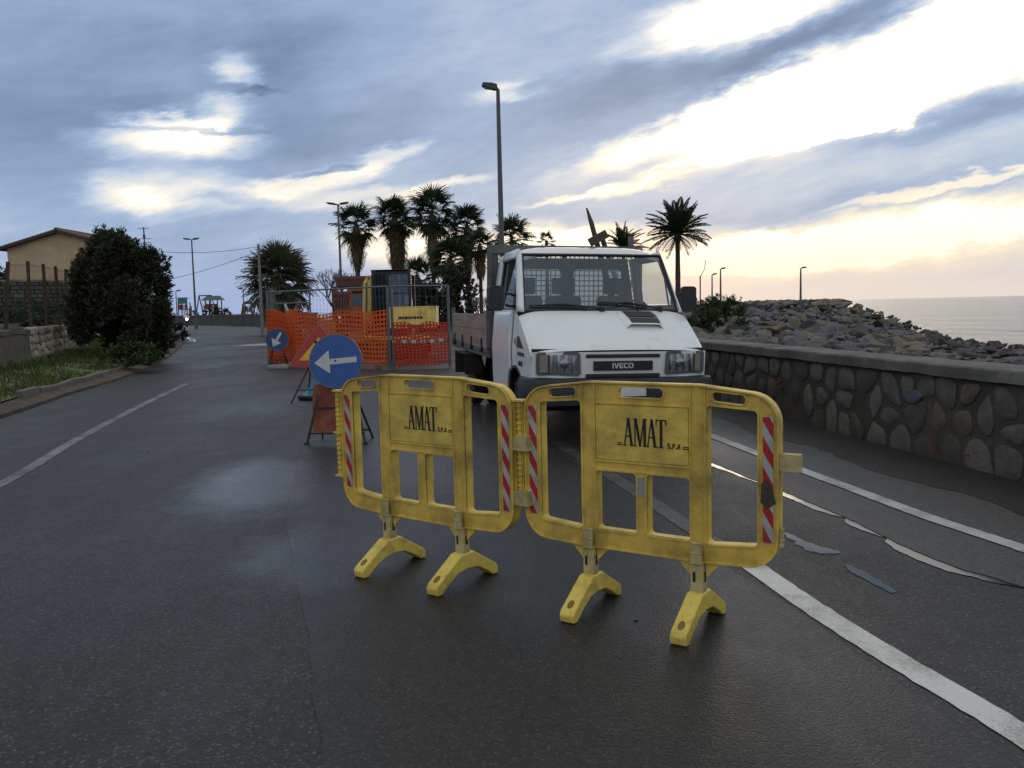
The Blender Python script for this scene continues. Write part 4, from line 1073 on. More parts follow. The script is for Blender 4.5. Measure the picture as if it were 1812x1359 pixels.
        for k in range(6):
            a = Vector((s * (HW(yy, .83) + .012), yy, .80 + .012 * (k % 2))); b = Vector((s * (HW(yy, .86) + .012), yy + .012, .855 - .01 * (k % 3))); sc_.tube([a, b], .006, 5); yy += .028
        sc_.build('wing_script', BLACKP, T)
        # wheel arch lip
        arc = [(yw + ra * math.cos(a), zw + ra * math.sin(a)) for a in [math.pi * k / 18 for k in range(19)]]
        mb = MB(); mb.tube([(s * (HW(y, z) - .01), y, z) for y, z in arc], .022, 6); mb.build('arch_lip', NAVY, T)
        mb = MB(); ua = [(yw + (ra - .01) * math.cos(a), zw + (ra - .01) * math.sin(a)) for a in [math.pi * k / 18 for k in range(19)]]
        V = []; F = []
        for y, z in ua: V += [(s * .95, y, z), (s * .55, y, z)]
        for k in range(18): F.append((2 * k, 2 * k + 1, 2 * k + 3, 2 * k + 2))
        mb.add(V, F); mb.build('wheel_housing', CHAS, T)
        # pillars and cant rail
        mb = MB()
        def gx(y): return interp(y, [(.72, .905), (1.163, .838)])
        n = 10
        V = []; F = []
        for k in range(n + 1):
            y = lerp(.715, 1.175, k / n); z = lerp(1.375, 2.045, k / n); w = HW(y, z)
            V += [(s * (gx(y) - .012), y - .004, z), (s * (w - .012), y + .012, z + .002), (s * w, y + .045, z), (s * (w - .004), y + .115, z - .01)]
        for k in range(n):
            for q in range(3): F.append((4 * k + q, 4 * k + q + 1, 4 * k + q + 5, 4 * k + q + 4))
        mb.add(V, F); mb.build('windscreen_pillar', WHITE, T, smooth=60, solid=.02)
        mb = MB(); mb.grid(lambda i, j: Vector((s * HW(1.5, lerp(1.40, 2.06, j)), lerp(2.03, 2.30, i), lerp(1.40, 2.06, j))), 4, 8); mb.grid(lambda i, j: Vector((s * HW(1.5, lerp(1.985, 2.085, j)), lerp(1.20, 2.03, i), lerp(1.985, 2.085, j))), 6, 3)
        mb.build('window_surround', WHITE, T, smooth=40, solid=.03)
        wp = [(.90, 1.405), (2.03, 1.405), (2.03, 1.985), (1.285, 1.985)]
        def wpt(y, z, o=0): return Vector((s * (HW(1.5, z) - .014 + o), y, z))
        mb = MB(); mb.add([wpt(*q) for q in wp], [(0, 1, 2, 3)]); mb.build('side_window', SIDEG, T)
        mb = MB()
        for a, b in zip(wp, wp[1:] + wp[:1]): mb.bar(wpt(*a, .004), wpt(*b, .004), .022)
        mb.bar(wpt(1.12, 1.405, .004), wpt(1.16, 1.80, .004), .016)
        mb.build('window_seal', SEAL, T)
        # mirror
        mb = MB(); c = Vector((1.09 if s > 0 else -1.18, .93, 1.53)); mb.plate(roundpoly([(-.088, -.14), (.088, -.14), (.088, .14), (-.088, .14)], .04, 4), [], -.035, .045, Matrix.Translation(c) @ Matrix.Rotation(s * rad(-14), 4, 'Z') @ Matrix(((1, 0, 0, 0), (0, 0, -1, 0), (0, 1, 0, 0), (0, 0, 0, 1))))
        mir = mb.build('wing_mirror', BLACKP, T, bevel=.018, segs=3)
        mb = MB(); mb.tube([(s * .925, 1.00, 1.55), (s * 1.0, .97, 1.58), (s * 1.06, .95, 1.58)], .014, 8); mb.tube([(s * .925, 1.00, 1.45), (s * 1.0, .97, 1.44), (s * 1.06, .95, 1.46)], .014, 8); mb.box((s * .935, 1.0, 1.50), (.03, .09, .17)); mb.build('mirror_arm', BLACKP, mir)
        # headlight
        x0, x1 = .470, .885
        def hl_(x, z, o): t = x / HW(.1, z); return Vector((s * x, plan(t) - .012 - o, z))
        mb = MB()
        fr = [(x0, .742), (x1 + .01, .748), (x1 + .01, .952), (x0 + .01, .956)]
        ring = [(x0 + .03, .768), (.865, .772), (.865, .930), (x0 + .035, .932)]
        for a, b in zip(fr, fr[1:] + fr[:1]): mb.bar(hl_(*a, .004), hl_(*b, .004), .03, .03)
        for a, b in ((fr[0], fr[1]), (fr[3], fr[2])):
            pass
        hd = mb.build('headlight', M('headlamp_surround', (.10, .105, .11), .45), T)
        mb = MB()
        def lensf(o):
            def f(i, j):
                x = lerp(x0 + .02, .775, i); z = lerp(.762, .938, j); return hl_(x, z, o + .012 * math.sin(math.pi * i) * math.sin(math.pi * j))
            return f
        mb.grid(lensf(.010), 10, 6); mb.build('headlamp_lens', LENS, hd, smooth=60)
        mb = MB(); mb.grid(lambda i, j: hl_(lerp(x0 + .018, .785, i), lerp(.758, .942, j), -.0 + .006 * math.cos(i * 24)), 30, 3); mb.ball(hl_(.625, .85, .004), (.05, .012, .05), 12); mb.build('reflector', REFL, hd, smooth=60)
        mb = MB(); mb.grid(lambda i, j: hl_(lerp(.795, .872, i), lerp(.762, .938, j), .008), 6, 4); mb.build('indicator', M('grey_amber_lens', (.24, .22, .19), .3, var=.1), hd, solid=.01)
        mb = MB(); mb.bar(hl_(.786, .755, .012), hl_(.786, .945, .012), .012); mb.build('lamp_divider', BLACKP, hd)
        # front wheel
        wheel(T, (s * .83, yw, .345), .345, .19, s, 'front_wheel')
        for k, xx in enumerate((.86, .60)): wheel(T, (s * xx, 4.45, .345), .345, .18, s, 'rear_wheel')
    # roof
    mb = MB()
    def rf(i, j):
        t = i * 2 - 1; t = math.copysign(abs(t) ** .7, t); y = lerp(1.150, 2.30, j ** 1.3); z = ZT(y) - .075 * abs(t) ** 6; 
        return Vector((t * HW(1.5, min(z, 2.1)) * (1 if y > 1.25 else .985), y + .05 * abs(t) ** 6 * (1 - j), z))
    mb.grid(rf, 36, 14); roof = mb.build('roof', WHITE, T, smooth=50)
    rk_ = random.Random(3)
    for k in range(16):
        x = rk_.choice((rk_.uniform(-.68, -.45), rk_.uniform(-.05, .40), rk_.uniform(.3, .42))); y = rk_.uniform(1.38, 1.7); MB().box((x, y, ZT(y) + .006), (rk_.uniform(.03, .11), rk_.uniform(.02, .05), .008), Matrix.Rotation(rk_.uniform(0, 3), 3, 'Z')).build('paint_flake', M('peeled_primer', (.16, .13, .10), .9), roof)
    mb = MB(); mb.lathe([(.05, 0), (.05, .02), (.035, .05), (.0001, .065)], 12, Matrix.Translation((.74, 1.62, 2.09))); mb.build('roof_lamp', M('dull_orange_lens', (.26, .12, .06), .5), roof, smooth=50)
    # windscreen: glass set in a black seal
    def ws(t, s_, o=0):
        y = lerp(.737, 1.163, s_); z = lerp(1.393, 2.031, s_); hw = interp(y, [(.737, .895), (1.163, .826)])
        y += .03 * (t * t) - .03; return Vector((t * hw, y + .012 - o * .83, z - .006 + o * .55))
    mb = MB(); mb.grid(lambda i, j: ws(i * 2 - 1, lerp(.01, .985, j)), 20, 10); mb.build('windscreen', GLASS, T, smooth=60)
    mb = MB()
    for (a, b) in (((-1, 0), (1, 0)), ((-1, 1), (1, 1))):
        mb.tube([ws(lerp(a[0], b[0], k / 16), a[1], .006) for k in range(17)], .019, 6)
    for s in (-1, 1): mb.tube([ws(s, k / 8, .006) for k in range(9)], .019, 6)
    mb.build('windscreen_seal', SEAL, T)
    # wipers and washer jets
    for (tx, sx, ty, sy) in ((-.02, .015, -.93, .05), (.745, .015, -.05, .11)):
        a = ws(tx, sx, .035); b = ws(lerp(tx, ty, .55), lerp(sx, sy, .55) + .05, .045)
        mb = MB(); mb.tube([a, b], [.014, .009], 6); mb.lathe([(.03, -.02), (.03, .025), (.018, .04)], 10, Matrix.Translation(a + Vector((0, -.01, -.01)))); arm = mb.build('wiper', BLACKP, T)
        c = [ws(lerp(tx, ty, k), lerp(sx, sy, k) + .045 * (1 - abs(k - .55)) + .0, .024) for k in (.18, .4, .6, .8, 1.0)]
        mb = MB(); mb.tube(c, .012, 6); mb.tube([ws(lerp(tx, ty, .3), .075, .03), b, ws(lerp(tx, ty, .85), .075, .03)], .007, 5); mb.build('wiper_blade', BLACKP, arm)
    for t in (-.23, .42): MB().box(bon(t, .965, .018), (.02, .03, .03)).build('washer_jet', BLACKP, bonnet)
    # grille slots, badge with its lettering
    for z0, z1, w in ((.906, .944, .40), (.705, .742, .40)):
        mb = MB(); mb.box((0, -.012, (z0 + z1) / 2), (w * 2, .016, z1 - z0)); mb.build('grille_slot', BLACKP, front, bevel=.004)
        mb = MB(); mb.box((0, -.0225, (z0 + z1) / 2), (w * 1.96, .004, .006)); mb.build('grille_bar', NAVY, front)
    mb = MB(); mb.box((0, -.018, .825), (.64, .020, .098)); bd = mb.build('badge', M('badge_black', (.010, .011, .013), .35), front, bevel=.006)
    lt = MB(); x = -.122; h = .056; z0 = .797; Mb = Matrix(((1, 0, 0, 0), (0, 0, -1, 0), (0, 1, 0, 0), (0, 0, 0, 1)))
    def pp_(polys, holes=()):
        for q in polys: lt.plate([(x + a * h, z0 + b * h) for a, b in q], [[(x + a * h, z0 + b * h) for a, b in w] for w in holes], .0285, .0305, Mb)
    pp_([[(0, 0), (.24, 0), (.24, 1), (0, 1)]]); x += .36 * h
    pp_([[(.30, 0), (.62, 0), (.92, 1), (.66, 1), (.46, .28), (.26, 1), (0, 1)]]); x += 1.0 * h
    pp_([roundpoly([(0, 0), (.74, 0), (.74, .22), (.24, .22), (.24, .40), (.70, .40), (.70, .60), (.24, .60), (.24, .78), (.74, .78), (.74, 1), (0, 1)], [.2, 0, 0, 0, 0, 0, 0, 0, 0, 0, 0, .2], 4)]); x += .86 * h
    pp_([roundpoly([(0, 0), (.78, 0), (.78, .22), (.26, .22), (.26, .78), (.78, .78), (.78, 1), (0, 1)], [.28, .05, .05, .1, .1, .05, .05, .28], 4)]); x += .88 * h
    pp_([roundpoly([(0, 0), (.98, 0), (.98, 1), (0, 1)], .30, 5)], [roundpoly([(.25, .22), (.73, .22), (.73, .78), (.25, .78)], .14, 4)])
    lt.build('lettering', M('badge_silver', (.50, .51, .52), .35, .2), bd)
    # bumper
    mb = MB()
    sec = [(.0, .40), (-.05, .42), (-.065, .50), (-.065, .62), (-.045, .690), (.0, .705)]
    def bf(i, j):
        t = i * 2 - 1; a = abs(t)
        # straight front, corners swept back along the wings
        if a < .72: x = t / .72 * .86; y = .02 * (a / .72) ** 2; nx, ny = 0, 1
        else:
            k = (a - .72) / .28; x = math.copysign(.86 + .115 * math.sin(min(1, k * 2) * math.pi / 2), t); y = .02 + .10 * (1 - math.cos(min(1, k * 2) * math.pi / 2)) + max(0, k * 2 - 1) * .27; nx, ny = math.copysign(math.sin(min(1, k * 2) * math.pi / 2), t), math.cos(min(1, k * 2) * math.pi / 2)
        q = j * (len(sec) - 1); m_ = min(int(q), len(sec) - 2); fr_ = q - m_; o = lerp(sec[m_][0], sec[m_ + 1][0], fr_); z = lerp(sec[m_][1], sec[m_ + 1][1], fr_)
        return Vector((x - nx * o * .9, y + ny * o, z))
    mb.grid(bf, 60, 5); bump = mb.build('bumper', NAVY, T, smooth=40)
    mb = MB(); mb.grid(lambda i, j: bf(i, 1) + Vector((0, .10 * j if abs(i * 2 - 1) < .8 else 0, .002)), 60, 1); mb.build('bumper_top', NAVY, T)
    mb = MB(); mb.box((0, -.063, .55), (.56, .006, .19)); mb.build('bumper_recess', BLACKP, bump)
    mb = MB(); mb.box((-.03, -.073, .565), (.52, .006, .11)); pl = mb.build('number_plate', M('plate_white', (.62, .63, .63), .4), bump)
    for k in range(5): MB().box((-.19 + k * .03, -.0768, .604), (.010, .001, .010)).build('plate_mark', INK, pl)
    # chassis, floor, cab back
    mb = MB(); mb.box((0, 1.0, .50), (1.5, 1.9, .10)); mb.box((0, .40, .62), (1.3, .5, .3)); 
    for s in (-1, 1): mb.box((s * .42, 3.4, .58), (.09, 5.1, .16))
    mb.box((0, 4.45, .345), (1.5, .14, .14)); mb.box((0, yw, .33), (1.4, .10, .10)); mb.box((-.6, 3.0, .55), (.35, .7, .32)); mb.build('chassis', CHAS, T)
    mb = MB(); bw = [(-.92, .46), (.92, .46), (.93, 1.0), (.90, 1.40), (.80, 2.06), (-.80, 2.06), (-.90, 1.40), (-.93, 1.0)]
    holes = [roundpoly([(-.74, 1.46), (-.08, 1.46), (-.08, 1.92), (-.72, 1.92)], .05, 4), roundpoly([(.08, 1.46), (.74, 1.46), (.72, 1.92), (.08, 1.92)], .05, 4)]
    Mb2 = Matrix(((1, 0, 0, 0), (0, 0, -1, 2.285), (0, 1, 0, 0), (0, 0, 0, 1)))
    mb.plate(bw, holes, -.01, .01, Mb2); mb.build('cab_back', INTER, T)
    for h_ in holes: MB().plate(h_, [], -.002, .002, Mb2).build('rear_window', GLASS, T)
    mb = MB(); mb.box((0, 1.5, .56), (1.84, 1.6, .04)); mb.build('cab_floor', INTER, T)
    mb = MB(); mb.grid(lambda i, j: Vector(((i * 2 - 1) * .86, lerp(.76, 1.16, j), 1.33 - .06 * j + .02 * math.sin(i * 9))), 12, 4); mb.box((0, 1.14, 1.12), (1.7, .05, .36)); mb.build('dashboard', INTER, T, smooth=40)
    for cx in (-.62, -.12, .55):
        mb = MB(); mb.box((cx, 1.74, .93), (.46, .48, .16)); mb.box((cx, 2.00, 1.28), (.46, .13, .58), Matrix.Rotation(rad(-8), 3, 'X')); st = mb.build('seat', SEATM, T, bevel=.04, segs=3)
        mb = MB(); mb.box((cx, 2.035, 1.70), (.27, .09, .20)); mb.tube([(cx - .06, 2.03, 1.55), (cx - .06, 2.035, 1.65)], .008, 6); mb.tube([(cx + .06, 2.03, 1.55), (cx + .06, 2.035, 1.65)], .008, 6); mb.build('headrest', SEATM, st, bevel=.03, segs=3)
    Ms = Matrix.Translation((.50, 1.22, 1.36)) @ Matrix.Rotation(rad(-48), 4, 'X')
    mb = MB(); mb.tube([Ms @ Vector((.20 * math.cos(a), .20 * math.sin(a), 0)) for a in [2 * math.pi * k / 28 for k in range(29)]], .014, 8); mb.tube([Ms @ Vector((0, 0, 0)), Ms @ Vector((0, 0, -.35))], .03, 8); mb.bar(Ms @ Vector((-.19, 0, 0)), Ms @ Vector((.19, 0, 0)), .03); mb.build('steering_wheel', BLACKP, T)
    # flat bed
    y0, y1, hw, zf = 2.36, 6.0, 1.03, .92
    mb = MB(); mb.box((0, (y0 + y1) / 2, zf - .04), (2 * hw - .02, y1 - y0, .06)); mb.box((0, (y0 + y1) / 2, zf - .10), (2 * hw - .06, y1 - y0 - .02, .055)); bed = mb.build('bed_floor', BEDG, T)
    for s in (-1, 1):
        for k in range(2):
            mb = MB(); za = zf + .005 + k * .218; mb.box((s * (hw - .016), (y0 + y1) / 2 + .03, za + .107), (.03, y1 - y0 - .13, .210)); mb.build('side_board', BEDS, T, bevel=.006)
        for yy in (2.82, 3.75, 4.7, 5.6): MB().box((s * (hw + .006), yy, zf + .03), (.018, .07, .16)).box((s * (hw + .012), yy, zf - .05), (.03, .10, .05)).build('side_hinge', CHAS, T)
        for yy, zt in ((y0 + .03, 1.45), (y1 - .03, 1.42)):
            mb = MB(); mb.box((s * (hw - .02), yy, (zf + zt) / 2 - .03), (.06, .06, zt - zf + .12)); mb.build('corner_post', BEDG, T, bevel=.004)
        mb = MB(); mb.box((s * (hw - .05), 4.45, .76), (.20, .95, .02)); mb.box((s * (hw - .05), 3.92, .62), (.26, .02, .3)); mb.box((s * (hw - .05), 5.0, .60), (.26, .02, .34)); mb.build('mudguard', CHAS, T)
    mb = MB(); mb.box((0, y1 - .01, zf + .215), (2 * hw - .12, .03, .42)); mb.build('tailboard', BEDS, T, bevel=.005)
    # headboard with steel posts, grey top panel and mesh guard
    mb = MB(); zt = 2.225
    for x in (-1.0, -.02, 1.0): mb.box((x, y0 + .01, (zf + zt) / 2), (.06, .05, zt - zf))
    mb.box((0, y0 + .01, zt - .055), (2.06, .052, .11)); mb.box((0, y0 + .01, 1.40), (2.0, .045, .08))
    hb = mb.build('headboard', BEDG, T, bevel=.004)
    mb = MB()
    for k in range(31): x = -.96 + k * .064; mb.box((x, y0 + .035, 1.78), (.011, .008, .72))
    for k in range(11): mb.box((0, y0 + .043, 1.45 + k * .066), (1.94, .007, .013))
    mb.build('mesh_guard', BEDG, hb)
    MB().box((0, y0 + .01, 1.16), (1.94, .02, .42)).build('headboard_panel', BEDS, hb)
    MB().box((-.93, y0 + .02, 1.80), (.10, .012, .76)).build('side_panel', BEDG, hb)
    mb = MB(); mb.bar((-.985, y0 - .01, 2.08), (-.985, y0 + .0, 2.12), .01); mb.box((.88, y0 + .02, zt + .06), (.06, .05, .15)); mb.build('stub_post', BEDG, hb)
    return T
def wheel(T, c, r, w, s, name):
    c = Vector(c); Mx = Matrix.Translation(c) @ Matrix.Rotation(math.pi / 2, 4, 'Y')
    h = w / 2
    mb = MB(); mb.lathe([(r * .62, -h), (r * .93, -h), (r, -h * .75), (r, h * .75), (r * .93, h), (r * .62, h), (r * .60, 0)], 32, Mx); wh = mb.build(name, TYRE, T, smooth=40)
    mb = MB(); o = s * (h - .05); mb.lathe([(.02, o), (r * .25, o + s * .02), (r * .32, o - s * .03), (r * .55, o - s * .01), (r * .62, o + s * .04)], 24, Mx); mb.build('rim', RIMM, wh, smooth=40)
    tr = MB()
    for k in range(30):
        a = 2 * math.pi * k / 30
        tr.box(c + Vector((0, r * math.cos(a), r * math.sin(a))), (w * .7, .02, .02), Matrix.Rotation(a, 3, 'X'))
    tr.build('tread', TYRE, wh)
TRUCK = truck()
# timber sticking up out of the truck bed
def timbers():
    WOOD = M('weathered_timber', (.09, .075, .06), .85, var=.3, vscale=12, bump=.3, bscale=30)
    y = 12.6
    a = D(1038, 368, y); b = D(1061, 440, y); 
    t = MB(); ft = Vector((b.x + .32, y + .2, 1.0)); t.tube([a, a.lerp(b, .35), b.lerp(ft, .55)], [.012, .034, .05], 4); tag(t.build('plank', WOOD), 'long dark plank sticking up out of the bed behind the truck cab', 'plank')
    c = D(1043, 430, y - .10); d_ = D(1074, 413, y - .10)
    t = MB(); t.bar(c, d_, .05, .12); t.bar(d_ - Vector((.08, 0, .03)), d_ + Vector((.25, .3, -.95)), .05); tag(t.build('mattock', WOOD), 'short wooden mattock leaning against the plank above the truck roof', 'tool')
timbers()

# ================================================================== works fence, netting, plant
GALV = M('fence_galvanised', (.13, .14, .15), .5, .4, var=.15, vscale=10)
ORNG = leafmat('orange_net_plastic', (.66, .115, .022), (.58, .09, .02), .5, .35)
REDN = leafmat('red_net_plastic', (.52, .055, .025), (.44, .042, .022), .5, .35)
def fence_panel(A, B, hgt, label, feet):
    A = Vector(A); B = Vector(B); d = B - A; L_ = d.length; t = thing('site_fence', A, label, 'fence', 'grey metal site fence panels', rz=math.atan2(d.y, d.x))
    for nm, xx, w in (('post', 0, .035), ('post', L_, .035)):
        MB().tube([(xx, 0, .02), (xx, 0, hgt)], w, 8).build(nm, GALV, t, smooth=60)
    for z in (hgt - .01, .16): MB().tube([(0, 0, z), (L_, 0, z)], .022, 8).build('rail', GALV, t, smooth=60)
    mb = MB(); n = int(L_ / .14)
    for k in range(1, n): mb.bar((k * L_ / n, 0, .16), (k * L_ / n, 0, hgt), .0035)
    for k in range(1, 7): mb.bar((0, 0, .16 + k * (hgt - .16) / 7), (L_, 0, .16 + k * (hgt - .16) / 7), .004)
    tag(mb.build('wire_mesh', GALV, t), kind='stuff')
    for xx in feet:
        f = MB(); f.plate(roundpoly([(-.36, -.12), (.36, -.12), (.36, .12), (-.36, .12)], .08, 4), [], 0, .13); o = f.build('foot_block', M('faded_red_block', (.30, .11, .09), .8, var=.2, dirt=(.2, .16, .14), damt=.5), t, bevel=.02); o.location = (xx + .12, 0, 0)
    return t
def net(A, B, z0, z1f, label, mat, cell=.075, bar=.42, seed=0, fold=.05, lean=0):
    "plastic mesh: punched cells, hung with folds; z1f gives the sagging top edge"
    A = Vector(A); B = Vector(B); d = B - A; L_ = d.length; dn = d.normalized(); nr = Vector((dn.y, -dn.x, 0)); t = MB()
    nx = int(L_ / cell); nzr = int((max(z1f(k / 20) for k in range(21)) - z0) / cell)
    def pt(i, j):
        s = i / nx; z1 = z1f(s); z = z0 + .05 * noise.noise(Vector((s * 6, seed, 1))) + (z1 - z0) * j / nzr
        w = fold * noise.noise(Vector((s * L_ * 1.6, z * .8, seed))) + fold * .5 * noise.noise(Vector((s * L_ * 5, z * 1.5, seed + 4)))
        return A + dn * (s * L_ + .03 * noise.noise(Vector((s * L_ * 2, z * 2, seed + 7)))) + nr * (w + .02 + lean * j / nzr) + Vector((0, 0, z))
    V = []; F = []; b = bar / 2
    for j in range(nzr):
        for i in range(nx):
            o4 = [pt(i, j), pt(i + 1, j), pt(i + 1, j + 1), pt(i, j + 1)]
            c = sum(o4, Vector()) / 4; k = len(V)
            V += o4 + [p.lerp(c, bar) for p in o4]
            for q in range(4): F.append((k + q, k + (q + 1) % 4, k + 4 + (q + 1) % 4, k + 4 + q))
    o = t.add(V, F).build('safety_net', mat); tag(o, label, 'netting', 'orange plastic netting hung on the works fence'); return o
FA = Vector((-6.72, 24.2, 0)); FB = Vector((-2.97, 21.2, 0)); FC = Vector((-1.53, 21.6, 0))
fence_panel(FA, FB, 2.04, 'grey metal fence panel carrying bright orange netting beside the small blue sign', (3.9,))
fence_panel(FB + Vector((.09, .02, 0)), FC, 2.04, 'grey metal fence panel between the orange netting and the truck bed', ())
FM = FA.lerp(FB, .18)
net(FA + Vector((-.05, -.02, 0)), FB - Vector((.03, 0, 0)), .12, lambda s: 1.54 - .12 * math.sin(s * 3.1) + .04 * math.sin(s * 21) - .10 * sstep(.8, 1, s), 'long bright orange plastic netting hung on the metal works fence', ORNG, .115, .50, 1, .10)
net(FA + Vector((-.02, .14, 0)), FA.lerp(FB, .26) + Vector((0, .14, 0)), .10, lambda s: 1.50 + .05 * math.sin(s * 9), 'folded end of orange netting doubled up at the fence post by the small blue sign', ORNG, .085, .62, 5, .14)
net(FB + Vector((.12, -.03, 0)), FC - Vector((.03, 0, 0)), .08, lambda s: 1.16 + .04 * math.sin(s * 12) - .04 * math.sin(3.1 * s), 'deep red plastic netting with a striped tape hung next to the truck bed', REDN, .085, .52, 9, .03)
# striped tape across the red netting
tp = MB(); nrm = Vector(((FC - FB).y, -(FC - FB).x, 0)).normalized()
for k in range(24):
    a = FB.lerp(FC, .05 + .92 * k / 24) + nrm * .06; b = FB.lerp(FC, .05 + .92 * (k + 1) / 24) + nrm * .06; z = .66 - .03 * math.sin(k / 24 * 3.1)
    z2 = .66 - .03 * math.sin((k + 1) / 24 * 3.1)
    tp.add([a + Vector((0, 0, z)), b + Vector((0, 0, z2)), b + Vector((0, 0, z2 + .085)), a + Vector((0, 0, z + .085))], [(0, 1, 2, 3)], (k // 2) % 2)
tag(tp.build('barrier_tape', [M('tape_white', (.42, .38, .38), .5), M('tape_red', (.36, .08, .07), .5)], None, solid=.002), 'red and white striped tape stretched across the deep red netting', 'tape')
# inner gate frame and pale bag on it
def gate():
    a = D(487, 640, 25.2); b = D(553, 640, 24.6); a.z = b.z = 0
    t = thing('gate_frame', a, 'grey tube gate frame with a raking brace standing behind the orange netting', 'gate', rz=math.atan2((b - a).y, (b - a).x)); L_ = (b - a).length
    MB().bar((0, 0, .02), (0, 0, 2.15), .11).build('gate_post', GALV, t); MB().tube([(L_, 0, .02), (L_, 0, 2.3)], .025, 8).build('gate_post', GALV, t)
    MB().tube([(0, 0, 1.72), (L_, 0, 1.72)], .02, 8).build('rail', GALV, t); MB().tube([(L_ - .35, .02, .4), (L_ - .02, 0, 1.7)], .02, 8).build('brace', GALV, t)
    MB().box((.20, -.03, 2.04), (.34, .02, .10)).build('plate', GALV, t)
gate()
q = D(507, 545, 24.55); mb = MB(); mb.grid(lambda i, j: Vector((.07 * (1 - .55 * j) * math.cos(6.283 * i) + .03 * math.sin(j * 5), .05 * math.sin(6.283 * i), -.34 + .36 * j)), 10, 6)
o = mb.build('carrier_bag', M('pale_green_plastic', (.42, .55, .48), .4, var=.1), smooth=60); o.location = q + Vector((0, 0, .1)); tag(o, 'pale green carrier bag hanging on the gate frame beside the man in red', 'bag')

# ------------------------------------------------------------------ people
SKIN = M('skin', (.30, .17, .115), .5, var=.08); DKRED = M('dark_red_jacket', (.16, .018, .022), .8, var=.2, vscale=6); TROU = M('dark_trousers', (.03, .032, .04), .85, var=.2)
HAIR = M('dark_hair', (.022, .016, .012), .7, var=.3, vscale=40); SHOE = M('dark_shoe', (.02, .018, .016), .6); WJAC = M('white_jacket', (.78, .80, .82), .6, var=.06)
def body(joints, bones, zones, name, parent, mats):
    "one skinned surface grown over a skeleton; faces take the material of the bone they lie on"
    names = list(joints); me = bpy.data.meshes.new(name); me.from_pydata([joints[k][0] for k in names], [(names.index(a), names.index(b)) for a, b in bones], [])
    o = bpy.data.objects.new(name, me); COL.objects.link(o)
    o.modifiers.new('skin', 'SKIN'); o.modifiers.new('sub', 'SUBSURF').levels = 2
    sv = me.skin_vertices[0].data
    for i, k in enumerate(names):
        r = joints[k][1]; sv[i].radius = r if isinstance(r, tuple) else (r, r); sv[i].use_root = (k == 'pelvis')
    bpy.context.view_layer.update(); dg = bpy.context.evaluated_depsgraph_get(); m2 = bpy.data.meshes.new_from_object(o.evaluated_get(dg)); bpy.data.objects.remove(o)
    m2.materials.clear()
    for m in mats: m2.materials.append(m)
    seg = [(Vector(joints[a][0]), Vector(joints[b][0]), z) for (a, b), z in zip(bones, zones)]
    for p in m2.polygons:
        best = None; p.use_smooth = True
        for a, b, z in seg:
            d = b - a; t = max(0, min(1, (p.center - a).dot(d) / max(1e-9, d.length_squared))); e = (a + d * t - p.center).length
            if best is None or e < best[0]: best = (e, z)
        p.material_index = best[1]
    ob = bpy.data.objects.new(name, m2); COL.objects.link(ob); ob.parent = parent; return ob
def head(parent, c, yaw, hair_mat, helmet=False, pitch=0):
    Mx = Matrix.Translation(c) @ Matrix.Rotation(yaw, 4, 'Z') @ Matrix.Rotation(pitch, 4, 'X')
    h = MB(); R3 = Mx.to_3x3(); P = lambda v: Mx @ Vector(v)
    h.ball(P((0, 0, 0)), (.076, .095, .118), 16, M=R3); h.ball(P((0, -.035, -.065)), (.055, .06, .06), 12, M=R3)
    h.ball(P((0, -.100, -.012)), (.014, .022, .026), 8, M=R3)
    for s in (-1, 1): h.ball(P((s * .078, .005, -.005)), (.012, .024, .034), 8, M=R3)
    hd = h.build('head', SKIN, parent, smooth=70)
    f = MB()
    for s in (-1, 1): f.ball(P((s * .030, -.086, .012)), (.011, .008, .007), 8, M=R3); f.box(P((s * .031, -.091, .032)), (.030, .008, .006), R3)
    f.box(P((0, -.090, -.062)), (.042, .010, .007), R3); f.build('face_features', HAIR, hd)
    hr = MB()
    if helmet: hr.ball(P((0, .012, .03)), (.125, .145, .135), 16, M=R3)
    else: hr.ball(P((0, .018, .030)), (.083, .098, .108), 14, M=R3)
    hr.build('helmet' if helmet else 'hair', hair_mat, parent, smooth=70)
def hand(parent, c, d, mat=SKIN, curl=.6):
    "palm, four fingers of different length and a thumb leaving the side"
    d = Vector(d).normalized(); up = Vector((0, 0, 1)) if abs(d.z) < .9 else Vector((0, -1, 0)); sd = d.cross(up).normalized(); nn = sd.cross(d)
    R3 = Matrix((sd, d, nn)).transposed(); c = Vector(c); h = MB(); h.ball(c + d * .045, (.040, .052, .016), 10, M=R3)
    for k, (off, ln) in enumerate(((-.030, .062), (-.010, .075), (.010, .080), (.030, .072))):
        a = c + d * .085 + sd * off; b = a + (d - nn * curl * .5).normalized() * ln * .5; e = b + (d - nn * curl * 1.6).normalized() * ln * .5
        h.tube([a, b, e], [.0095, .009, .007], 6)
    a = c + d * .03 + sd * .036; h.tube([a, a + (sd + d * .7).normalized() * .035, a + (sd * .6 + d * 1.2).normalized() * .062], [.011, .010, .008], 6)
    h.build('hand', mat, parent, smooth=60)
